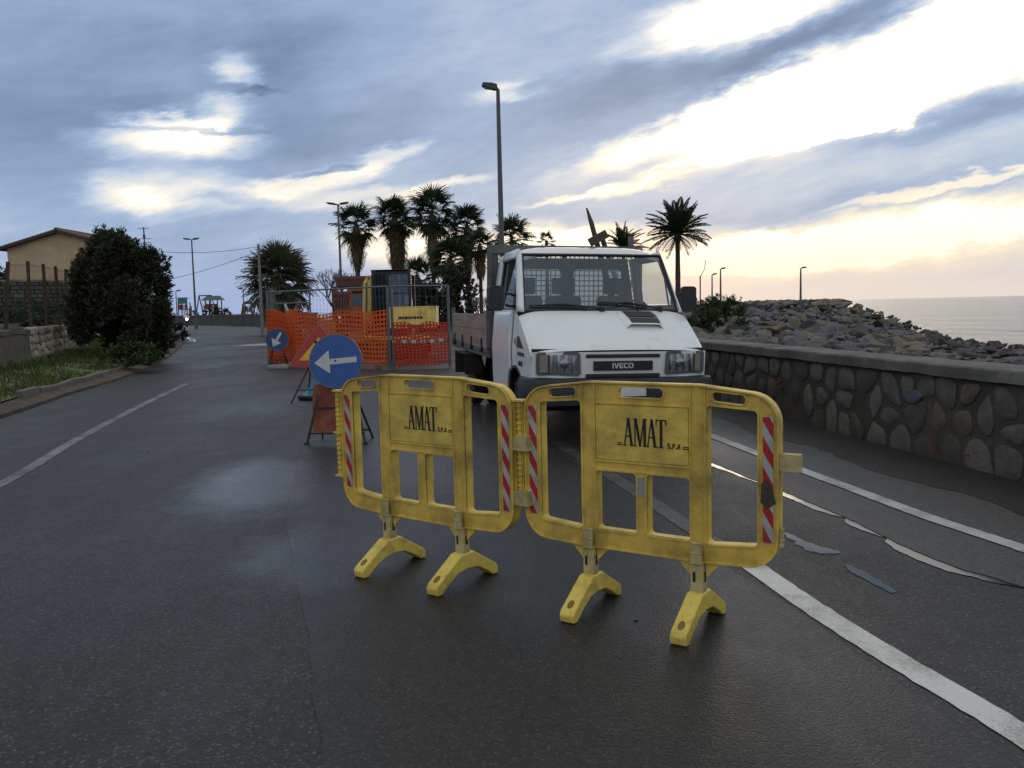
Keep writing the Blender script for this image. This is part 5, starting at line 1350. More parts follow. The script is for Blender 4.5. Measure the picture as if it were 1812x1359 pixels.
def man_in_red():
    p = D(523, 560, 25.6); t = thing('person', (p.x, p.y, 0), 'man in a dark red jacket looking down behind the orange netting', 'person', rz=rad(55))
    J = {'pelvis': ((0, 0, .98), (.155, .115)), 'waist': ((0, -.01, 1.12), (.150, .11)), 'chest': ((0, -.03, 1.34), (.175, .125)), 'neckb': ((0, -.04, 1.52), (.075, .07)), 'neck': ((0, -.075, 1.60), (.055, .055)), 'headb': ((0, -.10, 1.68), .05)}
    B_ = [('pelvis', 'waist'), ('waist', 'chest'), ('chest', 'neckb'), ('neckb', 'neck'), ('neck', 'headb')]; Z = [1, 1, 1, 0, 0]
    for s, n in ((-1, 'l'), (1, 'r')):
        J.update({n + 'sh': ((s * .19, -.03, 1.46), .075), n + 'el': ((s * .26, -.06, 1.18), .052), n + 'wr': ((s * .19, -.27, 1.06), .036), n + 'hip': ((s * .095, 0, .90), .095), n + 'kn': ((s * .11, -.02, .50), .065), n + 'an': ((s * .12, .01, .10), .045), n + 'to': ((s * .13, -.15, .045), (.045, .04))})
        B_ += [('chest', n + 'sh'), (n + 'sh', n + 'el'), (n + 'el', n + 'wr'), ('pelvis', n + 'hip'), (n + 'hip', n + 'kn'), (n + 'kn', n + 'an'), (n + 'an', n + 'to')]; Z += [1, 1, 1, 2, 2, 2, 3]
    body(J, B_, Z, 'body', t, [SKIN, DKRED, TROU, SHOE]); head(t, Vector((0, -.13, 1.745)), 0, HAIR, pitch=rad(22))
    for s in (-1, 1): hand(t, (s * .185, -.28, 1.055), (-s * .25, -1, -.2))
man_in_red()

# ------------------------------------------------------------------ excavator
EXY = M('digger_yellow', (.80, .60, .16), .45, var=.1, vscale=3, dirt=(.16, .11, .04), damt=.4, dscale=2.5)
EXB = M('digger_black', (.012, .013, .015), .4, var=.15)
EGL = glass('cab_glass', (.05, .075, .07, 1), .18)
EGL2 = glass('cab_side_glass', (.22, .27, .26, 1), .9, .03, .05)
def excavator():
    y = 26.5; c = D(700, 640, y); t = thing('excavator', (c.x, y, 0), 'yellow mini excavator with a black cab and upright arm behind the netting', 'excavator')
    px = y / FPX
    def X(u): return D(u, 560, y).x - c.x
    def Zv(v, u=700): return D(u, v, y).z
    # local: front towards -x, cab on the near side
    for s in (-1, 1):
        b = MB(); b.plate(roundpoly([(-.95, .02), (1.05, .02), (1.05, .52), (-.95, .52)], .24, 6), [], s * .72 - .15, s * .72 + .15, Matrix(((1, 0, 0, 0), (0, 0, 1, 0), (0, 1, 0, 0), (0, 0, 0, 1)))); b.build('track', M('track_rubber', (.02, .019, .018), .9), t, bevel=.03)
    MB().box((0, 0, .45), (1.2, 1.2, .26)).build('undercarriage', EXB, t, bevel=.03); MB().box((.1, 0, .63), (1.9, 1.3, .12)).build('platform', EXY, t, bevel=.02)
    x0, x1 = X(662), X(733); z0, z1 = .68, Zv(479); yb = -.55; yf = .45
    # cab: rounded side frames with window openings, front frame, roof, glass
    side = roundpoly([(x0, z0), (x1, z0), (x1, z1), (x0 + .06, z1)], [.05, .05, .16, .22], 6); XZ = lambda yy: Matrix(((1, 0, 0, 0), (0, 0, -1, yy), (0, 1, 0, 0), (0, 0, 0, 1)))
    zm = z0 + .62; xm = x0 + .52
    w1 = roundpoly([(x0 + .10, z0 + .30), (xm - .05, z0 + .30), (xm - .05, z1 - .12), (x0 + .14, z1 - .12)], .07, 4); w2 = roundpoly([(xm + .05, zm), (x1 - .09, zm), (x1 - .09, z1 - .12), (xm + .05, z1 - .12)], .09, 5)
    cab = MB()
    for yy in (yb, yf): cab.plate(side, [w1, w2], -.03, .03, XZ(yy))
    cab.box((x1 - .03, (yb + yf) / 2, z0 + .35), (.05, yf - yb, .72)); cab.box((x0 + .04, (yb + yf) / 2, z0 + .12), (.05, yf - yb, .26)); cab.box((x0 + .08, (yb + yf) / 2, z1 - .10), (.06, yf - yb, .10)); cab.box((x1 - .04, (yb + yf) / 2, z1 - .10), (.06, yf - yb, .10))
    for k in range(3): cab.box((x0 + .16 + k * .10, yb - .01, (z0 + .3 + z1) / 2 - .05), (.022, .03, z1 - z0 - .42))
    cb = cab.build('cab', EXB, t, bevel=.012)
    b = MB(); b.plate(roundpoly([(x0 + .03, yb - .03), (x1 + .01, yb - .03), (x1 + .01, yf + .03), (x0 + .03, yf + .03)], .10, 5), [], z1 - .05, z1 + .015); b.build('cab_roof', M('roof_grey_black', (.035, .037, .04), .4), cb, bevel=.03, segs=3)
    for w_, nm in ((w1, EGL), (w2, EGL2)): MB().plate(w_, [], -.004, .004, XZ(yb)).build('cab_window', nm, cb)
    b = MB(); b.box((x0 + .05, (yb + yf) / 2, (z0 + .3 + z1) / 2), (.008, yf - yb - .1, z1 - z0 - .5)); b.build('cab_window', EGL, cb)
    MB().box(((x0 + x1) / 2, yf - .05, z0 + .45), (x1 - x0 - .1, .02, .9)).build('cab_lining', EXB, cb)
    b = MB(); b.box(((x0 + x1) / 2 + .12, -.05, 1.02), (.42, .44, .12)); b.box(((x0 + x1) / 2 + .30, -.05, 1.35), (.12, .44, .62)); b.build('driver_seat', SEATM, cb, bevel=.03)
    # engine cover and counterweight with its lettering strip
    xe0, xe1 = X(690), X(774); ze0, ze1 = Zv(580), Zv(543)
    b = MB(); b.plate(roundpoly([(xe0, -.70), (xe1 - .12, -.70), (xe1, -.52), (xe1, .52), (xe1 - .12, .70), (xe0, .70)], .12, 4), [], ze0, ze1); ew = b.build('engine_cover', EXY, t, bevel=.13, segs=5); ew.data.polygons.foreach_set('use_smooth', [True] * len(ew.data.polygons)); ew.data.set_sharp_from_angle(angle=rad(30))
    b = MB(); xx = xe0 + .35
    for w in (.09, .05, .10, .07, .04, .09, .06, .08): b.box((xx + w / 2, -.703, ze0 + .30), (w, .004, .075)); xx += w + .018
    b.build('dark_print', EXB, ew)
    b = MB(); b.box(((xe0 + xe1) / 2 + .1, -.703, ze0 + .06), (1.0, .004, .05)); b.build('dark_stripe', EXB, ew)
    # boom and dipper stand upright in front of the cab
    xb = X(655); zb_ = Zv(486)
    b = MB(); b.bar((xb + .12, .05, .62), (xb - .02, .05, 1.3), .18, .16); b.bar((xb - .02, .05, 1.25), (xb + .02, .05, zb_), .12, .12); b.build('boom', EXY, t, bevel=.015)
    b = MB(); b.tube([(xb - .14, .05, .75), (xb - .10, .05, zb_ - .35)], .045, 10); b.tube([(xb - .10, .05, zb_ - .4), (xb - .02, .05, zb_ - .05)], .025, 8); b.build('hydraulic_ram', GREYM, t)
    b = MB(); b.bar((xb, .05, zb_ - .05), (xb - .14, .05, zb_ - .25), .12, .10); b.bar((xb - .14, .05, zb_ - .25), (xb - .22, .05, .55), .11, .09); b.build('dipper', EXY, t, bevel=.012)
    b = MB(); b.plate([(-.2, 0), (.12, .02), (.16, .3), (-.02, .42), (-.18, .34), (-.26, .1)], [], -.22, .22, Matrix(((1, 0, 0, xb - .22), (0, 0, 1, .05), (0, 1, 0, .12), (0, 0, 0, 1)))); b.build('bucket', EXB, t, bevel=.02)
excavator()

# ------------------------------------------------------------------ tipper lorry
TRED = M('tipper_red', (.20, .055, .04), .6, var=.2, vscale=2, dirt=(.10, .06, .05), damt=.5, dscale=2)
TRED2 = M('tipper_brown', (.15, .065, .06), .7, var=.15, vscale=2, dirt=(.09, .06, .055), damt=.5, dscale=2)
def tipper():
    y = 36.0; c = D(628, 640, y); t = thing('tipper_lorry', (c.x, y, 0), 'old red tipper lorry with a ribbed steel body beside the excavator', 'lorry', rz=rad(8))
    X = lambda u: D(u, 560, y).x - c.x; Zv = lambda v: D(628, v, y).z
    xl, xr = X(592), X(658); zt = Zv(491); zm = Zv(508); zl = Zv(556); ln = 4.0
    b = MB(); b.box(((xl + xr) / 2, ln / 2, zl + .05), (xr - xl, ln, .10)); b.build('body_floor', TRED, t)
    for s, x in ((-1, xl), (1, xr)):
        b = MB(); b.box((x, ln / 2, (zl + zm) / 2 + .05), (.06, ln, zm - zl)); sp = b.build('side_panel', TRED, t)
        for k in range(7): MB().box((x + s * .05, .2 + k * .6, (zl + zm) / 2 + .05), (.06, .09, zm - zl)).build('rib', TRED, sp)
    b = MB(); b.box(((xl + xr) / 2 + .30, 0, (zl + zm) / 2), (xr - xl - .62, .07, zm - zl)); tg = b.build('tailgate', M('tipper_orange', (.30, .085, .03), .6, var=.15, dirt=(.12, .06, .04), damt=.4), t, bevel=.01)
    b = MB(); b.box((X(637), -.045, Zv(531)), (.56, .02, .42)); b.build('blue_panel', M('slate_blue_sheet', (.07, .09, .16), .6, var=.2), tg)
    b = MB(); b.box((X(637), -.045, Zv(517)), (.56, .02, .12)); b.build('dark_panel', CHAS, tg)
    for k in range(6):
        xx = xl + .08 + k * .11; MB().box((xx, -.02, Zv(533)), (.05, .07, .85), Matrix.Rotation(rad(8), 3, 'Y')).build('rib', TRED2, t)
    b = MB(); b.box((xl + .38, -.0, Zv(519)), (.72, .08, .10)); b.box((xl + .38, -.0, Zv(548)), (.72, .08, .12)); b.box((xl + .38, .04, Zv(533)), (.70, .03, .75)); b.build('side_gate', TRED, t)
    # raised headboard seen above
    b = MB(); b.box(((xl + xr) / 2 + .05, ln * .3, (zm + zt) / 2 + .02), (xr - xl - .1, ln * .5, zt - zm)); b.build('load_cover', TRED2, t, bevel=.04)
    b = MB(); b.box(((xl + xr) / 2 + .05, -.02, zt + .02), (xr - xl + .05, .10, .07)); b.build('top_rail', TRED, t)
    b = MB(); b.box(((xl + xr) / 2, ln / 2 + .6, .75), (.8, ln + 1.6, .22)); b.build('chassis', CHAS, t)
    for s in (-1, 1):
        for yy in (.9, 4.6): wheel(t, ((xl + xr) / 2 + s * .55, yy, .48), .48, .28, s, 'lorry_wheel')
    b = MB(); b.plate(roundpoly([(xl + .05, ln + .1), (xr - .05, ln + .1), (xr - .05, ln + 1.6), (xl + .05, ln + 1.6)], .15, 4), [], .7, 2.35); b.build('cab', TRED, t, bevel=.06)
    b = MB(); b.tube([(xl - .02, -.1, zl - .3), (xl - .02, -.1, zl + .4)], .03, 6); b.build('rear_post', CHAS, t)
tipper()
# fallen pale box lit between truck and netting: small details on the road
for k, (u, v, s_, hint) in enumerate(((1126, 1101, .012, 'between the front feet of the barrier before the truck'), (690, 790, .012, 'behind the barrier with two hooks'), (1238, 1012, .010, 'beside a barrier foot at the end of the lane line'), (840, 715, .03, 'beside the front wheel of the truck'), (1450, 1230, .008, 'on the open asphalt in front of the scorched barrier'), (262, 801, .012, 'near the faded centre line'), (950, 820, .01, 'behind the hinge between the two barriers'))):
    p = G(u, v); me = rock_mesh(300 + k, 12); me.materials.append(M('road_grit', (.03, .028, .026), .9)); o = bpy.data.objects.new('road_debris', me); COL.objects.link(o); o.location = (p.x, p.y, s_ * .5); o.scale = (s_, s_, s_ * .8)
    tag(o, 'small dark clod of dirt ' + hint, 'debris', 'dark clods of dirt on the road')

# ================================================================== trees
FROND = leafmat('palm_frond_green', (.018, .030, .012), (.040, .055, .022), .5, .25)
FROND2 = leafmat('palm_frond_bright', (.052, .060, .034), (.13, .135, .08), .5, .25)
DEADF = leafmat('dead_frond_brown', (.10, .072, .045), (.20, .15, .095), .85, .15)
GOLDF = leafmat('ripe_stalk_gold', (.16, .085, .02), (.10, .06, .02), .8, .3)
BARK = M('palm_bark', (.06, .048, .038), .95, var=.4, vscale=10, bump=1.0, bscale=14)
TWIG = M('bare_twig', (.075, .055, .042), .9, var=.3)
def fan_mesh(mat, seed, pet=.85, rad_=.85, n=22, droop=.5, w=.075):
    r = random.Random(seed); b = MB()
    b.tube([(0, 0, 0), (pet * .5, 0, .03), (pet, 0, 0)], [.022, .016, .012], 4)
    for k in range(n):
        a = lerp(-1.95, 1.95, k / (n - 1)) + r.uniform(-.04, .04); L_ = rad_ * (1 - .28 * (abs(a) / 1.95) ** 2) * r.uniform(.88, 1.08)
        ca, sa = math.cos(a), math.sin(a); V = []
        for t, ww in ((.03, .35), (.45, 1.0), (.75, .62), (1.0, .06)):
            z = -droop * L_ * max(0, t - .35) ** 1.7 * r.uniform(.7, 1.3) + .05 * math.cos(a) * t - .08 * abs(sa) * t
            c = Vector((pet + ca * L_ * t * (1 - .12 * droop * t), sa * L_ * t, z)); s = Vector((-sa, ca, 0)) * w * ww * .5
            V += [c - s + Vector((0, 0, .018 * (k % 2))), c + s - Vector((0, 0, .018 * (k % 2)))]
        b.add(V, [(0, 1, 3, 2), (2, 3, 5, 4), (4, 5, 7, 6)])
    return b.mesh('frond', mat)
def pinnate_mesh(mat, seed, L_=2.3, n=46, droop=.6, lw=.06, ll=.50):
    r = random.Random(seed); b = MB(); pts = []
    for k in range(9):
        t = k / 8; a = t * droop * 1.5; pts.append(Vector((L_ * (t - .10 * droop * t * t), 0, -droop * L_ * .42 * t * t + .12 * t)))
    b.tube(pts, [.028 * (1 - .85 * k / 8) for k in range(9)], 4)
    for k in range(n):
        t = .16 + .84 * k / n; q = t * 8; m_ = min(int(q), 7); p = pts[m_].lerp(pts[m_ + 1], q - m_); l = ll * math.sin(math.pi * (.18 + .78 * t)) * r.uniform(.85, 1.1)
        for s in (-1, 1):
            d = Vector((.75, s * .75, r.uniform(.0, .35) - .25 * t)).normalized(); e = p + d * l + Vector((0, 0, -.10 * l)); m2 = p + d * l * .5 + Vector((0, 0, .02)); wv = Vector((.8, -s * .4, .3)).normalized() * lw * .5
            b.add([p, m2 - wv, m2 + wv, e], [(0, 1, 3, 2)])
    return b.mesh('frond', mat)
FANS = [fan_mesh(FROND, 40 + k, droop=.35 + .12 * k) for k in range(4)]
FANB = [fan_mesh(FROND2, 60 + k, pet=1.0, rad_=1.0, n=26, droop=.45 + .15 * k) for k in range(3)]
FAND = [fan_mesh(DEADF, 80 + k, pet=.55, rad_=.75, n=12, droop=.9, w=.09) for k in range(3)]
PINS = [pinnate_mesh(FROND, 90 + k, droop=.45 + .16 * k) for k in range(4)]
GOLD = [pinnate_mesh(GOLDF, 95 + k, L_=1.5, n=16, droop=1.1, lw=.03, ll=.3) for k in range(2)]
def frond_obj(me, parent, c, az, el, roll, sc):
    Mx = Matrix.Translation(c) @ Matrix.Rotation(az, 4, 'Z') @ Matrix.Rotation(-el, 4, 'Y') @ Matrix.Rotation(roll, 4, 'X') @ Matrix.Diagonal((sc, sc, sc, 1))
    return link_mesh('frond', me, parent, Mx)
def trunk(parent, h, r0_, r1_, seed, lean=(0, 0)):
    b = MB(); pts = []; R = []; r = random.Random(seed)
    for k in range(15):
        t = k / 14; pts.append((lean[0] * t * t, lean[1] * t * t, h * t)); R.append(lerp(r0_, r1_, t) * r.uniform(.92, 1.08))
    b.tube(pts, R, 10); return b.build('trunk', BARK, parent, smooth=60)
def skirt(parent, c, h, rt, rm, rb, n, seed, mat=DEADF):
    "thatch of dead fronds hanging round the trunk"
    r = random.Random(seed); b = MB()
    for k in range(n):
        a = r.uniform(0, 6.283); t0 = r.random() ** .8; z0 = -t0 * h * .85
        def R(z):
            q = -z / h; return interp(q, [(0, rt), (.55, rm), (1, rb)])
        L_ = r.uniform(.25, .6) * min(1, h); w = r.uniform(.02, .05); V = []
        for j in range(3):
            z = z0 - L_ * j / 2; rr_ = R(max(z, -h)) * r.uniform(.62, 1.15) + .05 * j; a2 = a + r.uniform(-.06, .06); p = c + Vector((rr_ * math.cos(a2), rr_ * math.sin(a2), z)); s = Vector((-math.sin(a2), math.cos(a2), 0)) * w * (1 - .35 * j)
            V += [p - s, p + s]
        b.add(V, [(0, 1, 3, 2), (2, 3, 5, 4)])
    b.lathe([(rt * .6, 0), (rm * .62, -h * .5), (rb * .6, -h)][::-1], 10, Matrix.Translation(c)); return b.build('dead_skirt', mat, parent)
def fan_palm(u, vc, y, rpx, label, sk, n=34, seed=0, fans=FANS, tr=.17, group='fan palms beyond the road works', up=.0):
    P_ = D(u, vc, y); base = Vector((P_.x, y, 0)); t = thing('fan_palm', base, label, 'palm tree', group, rz=0); r = random.Random(seed); h = P_.z; S_ = rpx * y / FPX / 1.3
    trunk(t, h, tr * 1.25, tr, seed)
    for k in range(n):
        q = (k + .5) / n; el = rad(lerp(84, -48, q ** .85)) + r.uniform(-.14, .14); az = k * 2.39996 + r.uniform(-.25, .25)
        frond_obj(fans[r.randrange(len(fans))], t, Vector((0, 0, h - .25 * S_ * q)), az, el, r.uniform(-.4, .4), S_ * r.uniform(.86, 1.12))
    if sk:
        for k in range(9): frond_obj(FAND[k % 3], t, Vector((0, 0, h - .35 * S_)), k * .7 + r.uniform(-.2, .2), rad(r.uniform(-82, -58)), r.uniform(-.4, .4), S_ * r.uniform(.9, 1.25))
        skirt(t, Vector((0, 0, h - .2)), sk[0] * y / FPX, sk[1] * .8 * y / FPX, sk[2] * .85 * y / FPX, sk[3] * .75 * y / FPX, 420, seed + 1)
    return t
fan_palm(630, 398, 75, 36, 'tall fan palm with a round thatch skirt beside the twin lamp post', (82, 9, 21, 8), seed=1)
fan_palm(697, 384, 76, 34, 'tall fan palm with a long drooping thatch, second from the twin lamp', (92, 13, 19, 14), seed=2)
fan_palm(764, 376, 74, 40, 'tallest fan palm, standing above the excavator', (100, 12, 17, 13), seed=3, n=38)
fan_palm(826, 398, 77, 33, 'fan palm with a ragged crown between the tallest palm and the tall lamp post', (90, 12, 16, 11), seed=4)
fan_palm(849, 432, 70, 25, 'slim fan palm with a small thatch ball next to the truck headboard', (60, 7, 13, 5), seed=5, tr=.13)
fan_palm(905, 418, 84, 36, 'fan palm showing its crown above the truck headboard', None, seed=8, n=30)
fan_palm(967, 426, 92, 15, 'small distant palm tuft above the truck roof', None, seed=9, n=16)
fan_palm(797, 458, 68, 38, 'low bushy fan palm filling the gap under the tall palms', (80, 14, 18, 16), seed=6, n=40)
fan_palm(738, 486, 66, 30, 'short palm half hidden behind the excavator cab', (50, 10, 13, 10), seed=7, n=26)
fan_palm(708, 396, 79, 26, 'fan palm crowded against its neighbour, sharing a thatch behind the digger cab', (85, 11, 14, 10), seed=12, n=26)
# broad palm by the utility pole
def broad_palm():
    y = 60; P_ = D(492, 492, y); t = thing('fan_palm', (P_.x, y, 0), 'broad squat fan palm with a thick brown thatch beside the leaning pole', 'palm tree', 'fan palms beyond the road works'); r = random.Random(31); h = P_.z
    trunk(t, h, .6, .5, 31)
    for k in range(84):
        q = (k + .5) / 84; el = rad(lerp(88, -42, q ** .9)) + r.uniform(-.12, .12); frond_obj(FANB[r.randrange(3)], t, Vector((0, 0, h - .5 * q)), k * 2.39996 + r.uniform(-.25, .25), el, r.uniform(-.35, .35), 1.36 * r.uniform(.9, 1.12))
    for k in range(40): frond_obj(FAND[k % 3], t, Vector((0, 0, h - .5 - .5 * r.random())), k * .77, rad(r.uniform(-80, -35)), r.uniform(-.4, .4), 1.6 * r.uniform(.9, 1.25))
    skirt(t, Vector((0, 0, h - .3)), 2.9, .8, 1.45, .95, 900, 33)
broad_palm()
def date_palm(u, vc, y, rpx, label, n, seed, gold):
    P_ = D(u, vc, y); t = thing('date_palm', (P_.x, y, 0), label, 'palm tree', 'date palms behind the truck'); r = random.Random(seed); h = P_.z; S_ = rpx * y / FPX / 2.05
    trunk(t, h, .14 * S_ + .04, .10 * S_ + .03, seed)
    for k in range(n):
        q = (k + .5) / n; el = rad(lerp(88, -22, q ** .95)) + r.uniform(-.1, .1); frond_obj(PINS[r.randrange(4)], t, Vector((0, 0, h)), k * 2.39996 + r.uniform(-.2, .2), el, r.uniform(-.3, .3), S_ * r.uniform(.9, 1.1))
    for k in range(gold): frond_obj(GOLD[k % 2], t, Vector((0, 0, h - .1)), k * 1.1, rad(r.uniform(-50, -15)), 0, S_ * r.uniform(.8, 1.1))
    b = MB(); b.lathe([(.11 * S_, -.7 * S_), (.24 * S_, -.3 * S_), (.2 * S_, .1)], 12, Matrix.Translation((0, 0, h))); b.build('crown_base', BARK, t)
date_palm(1199, 414, 46, 56, 'date palm with a full dark crown standing clear beside the truck mirror', 62, 51, 12)
date_palm(1103, 440, 60, 42, 'date palm showing only its crown over the truck cab roof', 34, 52, 4)
# ---- bare trees
def bare_tree(u, vt, y, wpx, label, seed, thin=1.0):
    P_ = D(u, vt, y); t = thing('bare_tree', (P_.x, y, 0), label, 'tree', 'leafless trees by the road works'); r = random.Random(seed); H = P_.z; b = MB(); W_ = wpx * y / FPX / 2
    def grow(p, d, L_, rr_, dep):
        if dep == 0: return
        q = p + d * L_; mid = p.lerp(q, .5) + Vector((r.uniform(-1, 1), r.uniform(-1, 1), r.uniform(-1, 1))) * L_ * .07
        b.tube([p, mid, q], [rr_, rr_ * .85, rr_ * .7], 4 if dep < 4 else 6, cap=False)
        for k in range(3 if dep > 1 else 2):
            nd = (d + Vector((r.uniform(-1, 1), r.uniform(-1, 1), r.uniform(-.35, .75))) * .75).normalized(); grow(q, nd, L_ * r.uniform(.62, .86), rr_ * .62, dep - 1)
    h0 = H * .38; b.tube([(0, 0, 0), (0, 0, h0)], [.11 * thin, .085 * thin], 8)
    tb = b.build('trunk', TWIG, t, smooth=60); b = MB()
    for k in range(6):
        a = k * 1.05 + r.uniform(-.3, .3); grow(Vector((0, 0, h0)), Vector((math.cos(a) * W_ * .55, math.sin(a) * W_ * .55, (H - h0) * .40)).normalized(), (H - h0) * .36, .05 * thin, 5)
    b.build('branches', TWIG, t)
bare_tree(592, 474, 52, 84, 'leafless brown tree with fine twigs behind the red tipper', 61)
bare_tree(851, 524, 48, 40, 'small leafless tree between the palms and the truck bed', 62, .7)
# ---- leafy bushes
def bush(name, c, size, n, ll, lw, mats, label, seed, cat='bush', group=None, clump=12, core=.55):
    r = random.Random(seed); c = Vector(c); t = thing(name, c, label, cat, group); lumps = []
    for k in range(64):
        a = r.uniform(0, 6.283); z = .08 + .86 * (k + .5) / 64; rr_ = interp(z, [(0, .95), (.25, 1.02), (.5, 1.0), (.7, .84), (.85, .58), (1, .2)]) * (.80 if k % 3 else .35) * r.uniform(.82, 1.08)
        lumps.append((Vector((math.cos(a) * rr_ * size[0], math.sin(a) * rr_ * size[1], z * size[2] * r.uniform(.95, 1.05))), r.uniform(.18, .34)))
    b = MB(); V = []; F = []; wood = MB()
    for k in range(9):
        q = lumps[k][0]; wood.tube([(r.uniform(-.15, .15) * size[0], r.uniform(-.1, .1), 0), (q.x * .4, q.y * .4, q.z * .5), (q.x * .9, q.y * .9, q.z)], [.03, .02, .008], 5)
    for k in range(n // clump):
        lc, lr = lumps[r.randrange(64)]; d = Vector((r.gauss(0, 1), r.gauss(0, 1), r.gauss(0, 1))).normalized(); p = lc + Vector((d.x * size[0], d.y * size[1], d.z * size[2] * .55)) * lr * (r.random() ** .35)
        if p.z < .02: p.z = r.uniform(.02, .3 * size[2])
        ax = (d + Vector((0, 0, .7)) + Vector((r.uniform(-.4, .4), r.uniform(-.4, .4), 0))).normalized()
        for q in range(clump):
            dd = (ax + Vector((r.uniform(-1, 1), r.uniform(-1, 1), r.uniform(-.8, .9))) * .85).normalized(); l = ll * r.uniform(.65, 1.15); o = p - ax * r.uniform(0, ll * 1.4); s = dd.cross(Vector((r.uniform(-1, 1), r.uniform(-1, 1), r.uniform(-1, 1)))).normalized() * lw * .5
            k0 = len(V); m_ = o + dd * l * .5; V += [o, m_ - s, o + dd * l - Vector((0, 0, l * .1)), m_ + s]; F.append((k0, k0 + 1, k0 + 2, k0 + 3))
    b.v = V; b.f = F; b.m = [0] * len(F); b.build('foliage', mats, t); wood.build('stems', TWIG, t); return t
OLE = leafmat('oleander_leaf', (.020, .027, .014), (.056, .062, .032), .42, .15); GRN = leafmat('bush_leaf_green', (.022, .042, .014), (.045, .075, .025), .5, .2); DKG = leafmat('bush_leaf_dark', (.012, .018, .010), (.03, .035, .018), .5, .15)
bush('oleander_bush', (-11.75, 26.4, .25), (1.52, 1.35, 3.75), 85000, .16, .040, OLE, 'big dark oleander bush beside the stone wall at the road bend', 71, clump=11)
bush('low_plant', (-9.9, 22.6, .22), (.9, .8, .55), 1500, .15, .06, GRN, 'low green leafy plant spilling over the kerb below the oleander', 72, 'plant')
bush('shrub', (D(300, 580, 46).x, 46, .1), (1.0, .9, 1.05), 2500, .16, .06, DKG, 'dark low shrub on the grass just past the oleander', 73)
bush('shrub', (D(258, 560, 62).x, 62, .1), (2.2, 1.5, 1.5), 2500, .22, .09, DKG, 'dim bush beyond the oleander in front of the playground', 74)
bush('shrub', (D(375, 560, 136).x, 136, 0), (4.0, 2.0, 2.6), 2000, .4, .18, DKG, 'dark bush under the playground tower with the green roof', 75)
p = D(1268, 596, 27); bush('shrub', (p.x, 27, p.z + .05), (1.05, .9, 1.2), 7000, .13, .03, GRN, 'green bush growing over the rocks behind the sea wall', 76)
bush('shrub', (D(4, 500, 52).x, 52, 1.3), (1.6, 1.5, 3.3), 2600, .2, .08, DKG, 'dark tree top behind the left end of the house'.replace('left end of the ', ''), 77, 'tree')
bush('shrub', (D(800, 550, 62).x, 62, 0), (2.3, 1.8, 4.4), 8000, .28, .10, DKG, 'dense dark undergrowth at the foot of the tall palms', 78)
bush('shrub', (D(760, 550, 58).x, 58, 0), (1.7, 1.4, 3.0), 5000, .28, .10, DKG, 'dark undergrowth behind the yellow digger body', 79)
bush('shrub', (D(70, 570, 29).x, 29, 1.15), (1.6, 1.0, .85), 3500, .14, .06, GRN, 'green weeds climbing the masonry wall behind the rusty posts', 80, 'plant')
bush('shrub', (D(25, 570, 27).x, 27, 1.1), (1.3, .8, .7), 2500, .14, .06, GRN, 'green weeds above the rendered wall by the rusty posts', 81, 'plant')
# ---- grass
def grass():
    r = random.Random(90); V = []; F = []
    kp = [q for q in resample(KERB, .4) if 6 < q[1] < 62]; L2 = {}
    for k in range(46000):
        i = r.randrange(len(kp) - 1); off = r.random() ** 1.1 * 3.3 + .42; a = Vector(kp[i]); b = Vector(kp[i + 1]); d = (b - a).normalized(); q = a.lerp(b, r.random()) - Vector((d.y, -d.x)) * off
        dens = noise.noise(Vector((q.x * .8, q.y * .8, 4))) + .25 + .2 * noise.noise(Vector((q.x * 3, q.y * 3, 8)))
        if r.random() > .35 + dens * 1.3: continue
        if off > 2.6 and q.y < 30: q_z = .33
        z = max(hz(q.x, q.y) + .03, .13) - .02
        if z > .9: continue
        h = r.uniform(.04, .11) * (1 + max(0, dens)) * (1.5 if off > 1.9 else 1) * (1 + max(0, q.y - 25) * .012); an = r.uniform(0, 6.283); w = r.uniform(.006, .014) * (1 + q.y * .03); ln = Vector((r.uniform(-1, 1), r.uniform(-1, 1), 0)) * h * .55; s = Vector((math.cos(an), math.sin(an), 0)) * w
        p = Vector((q.x, q.y, z)); k0 = len(V); m_ = p + ln * .35 + Vector((0, 0, h * .6)); V += [p - s, p + s, m_ + s * .7, m_ - s * .7, p + ln + Vector((0, 0, h))]; F += [(k0, k0 + 1, k0 + 2, k0 + 3), (k0 + 3, k0 + 2, k0 + 4)]
    b = MB(); b.v = V; b.f = F; b.m = [0] * len(F)
    tag(b.build('grass', leafmat('grass_blade', (.045, .075, .018), (.105, .14, .038), .6, .25)), 'short green grass and weeds on the verge along the kerb', 'grass', kind='stuff')
grass()

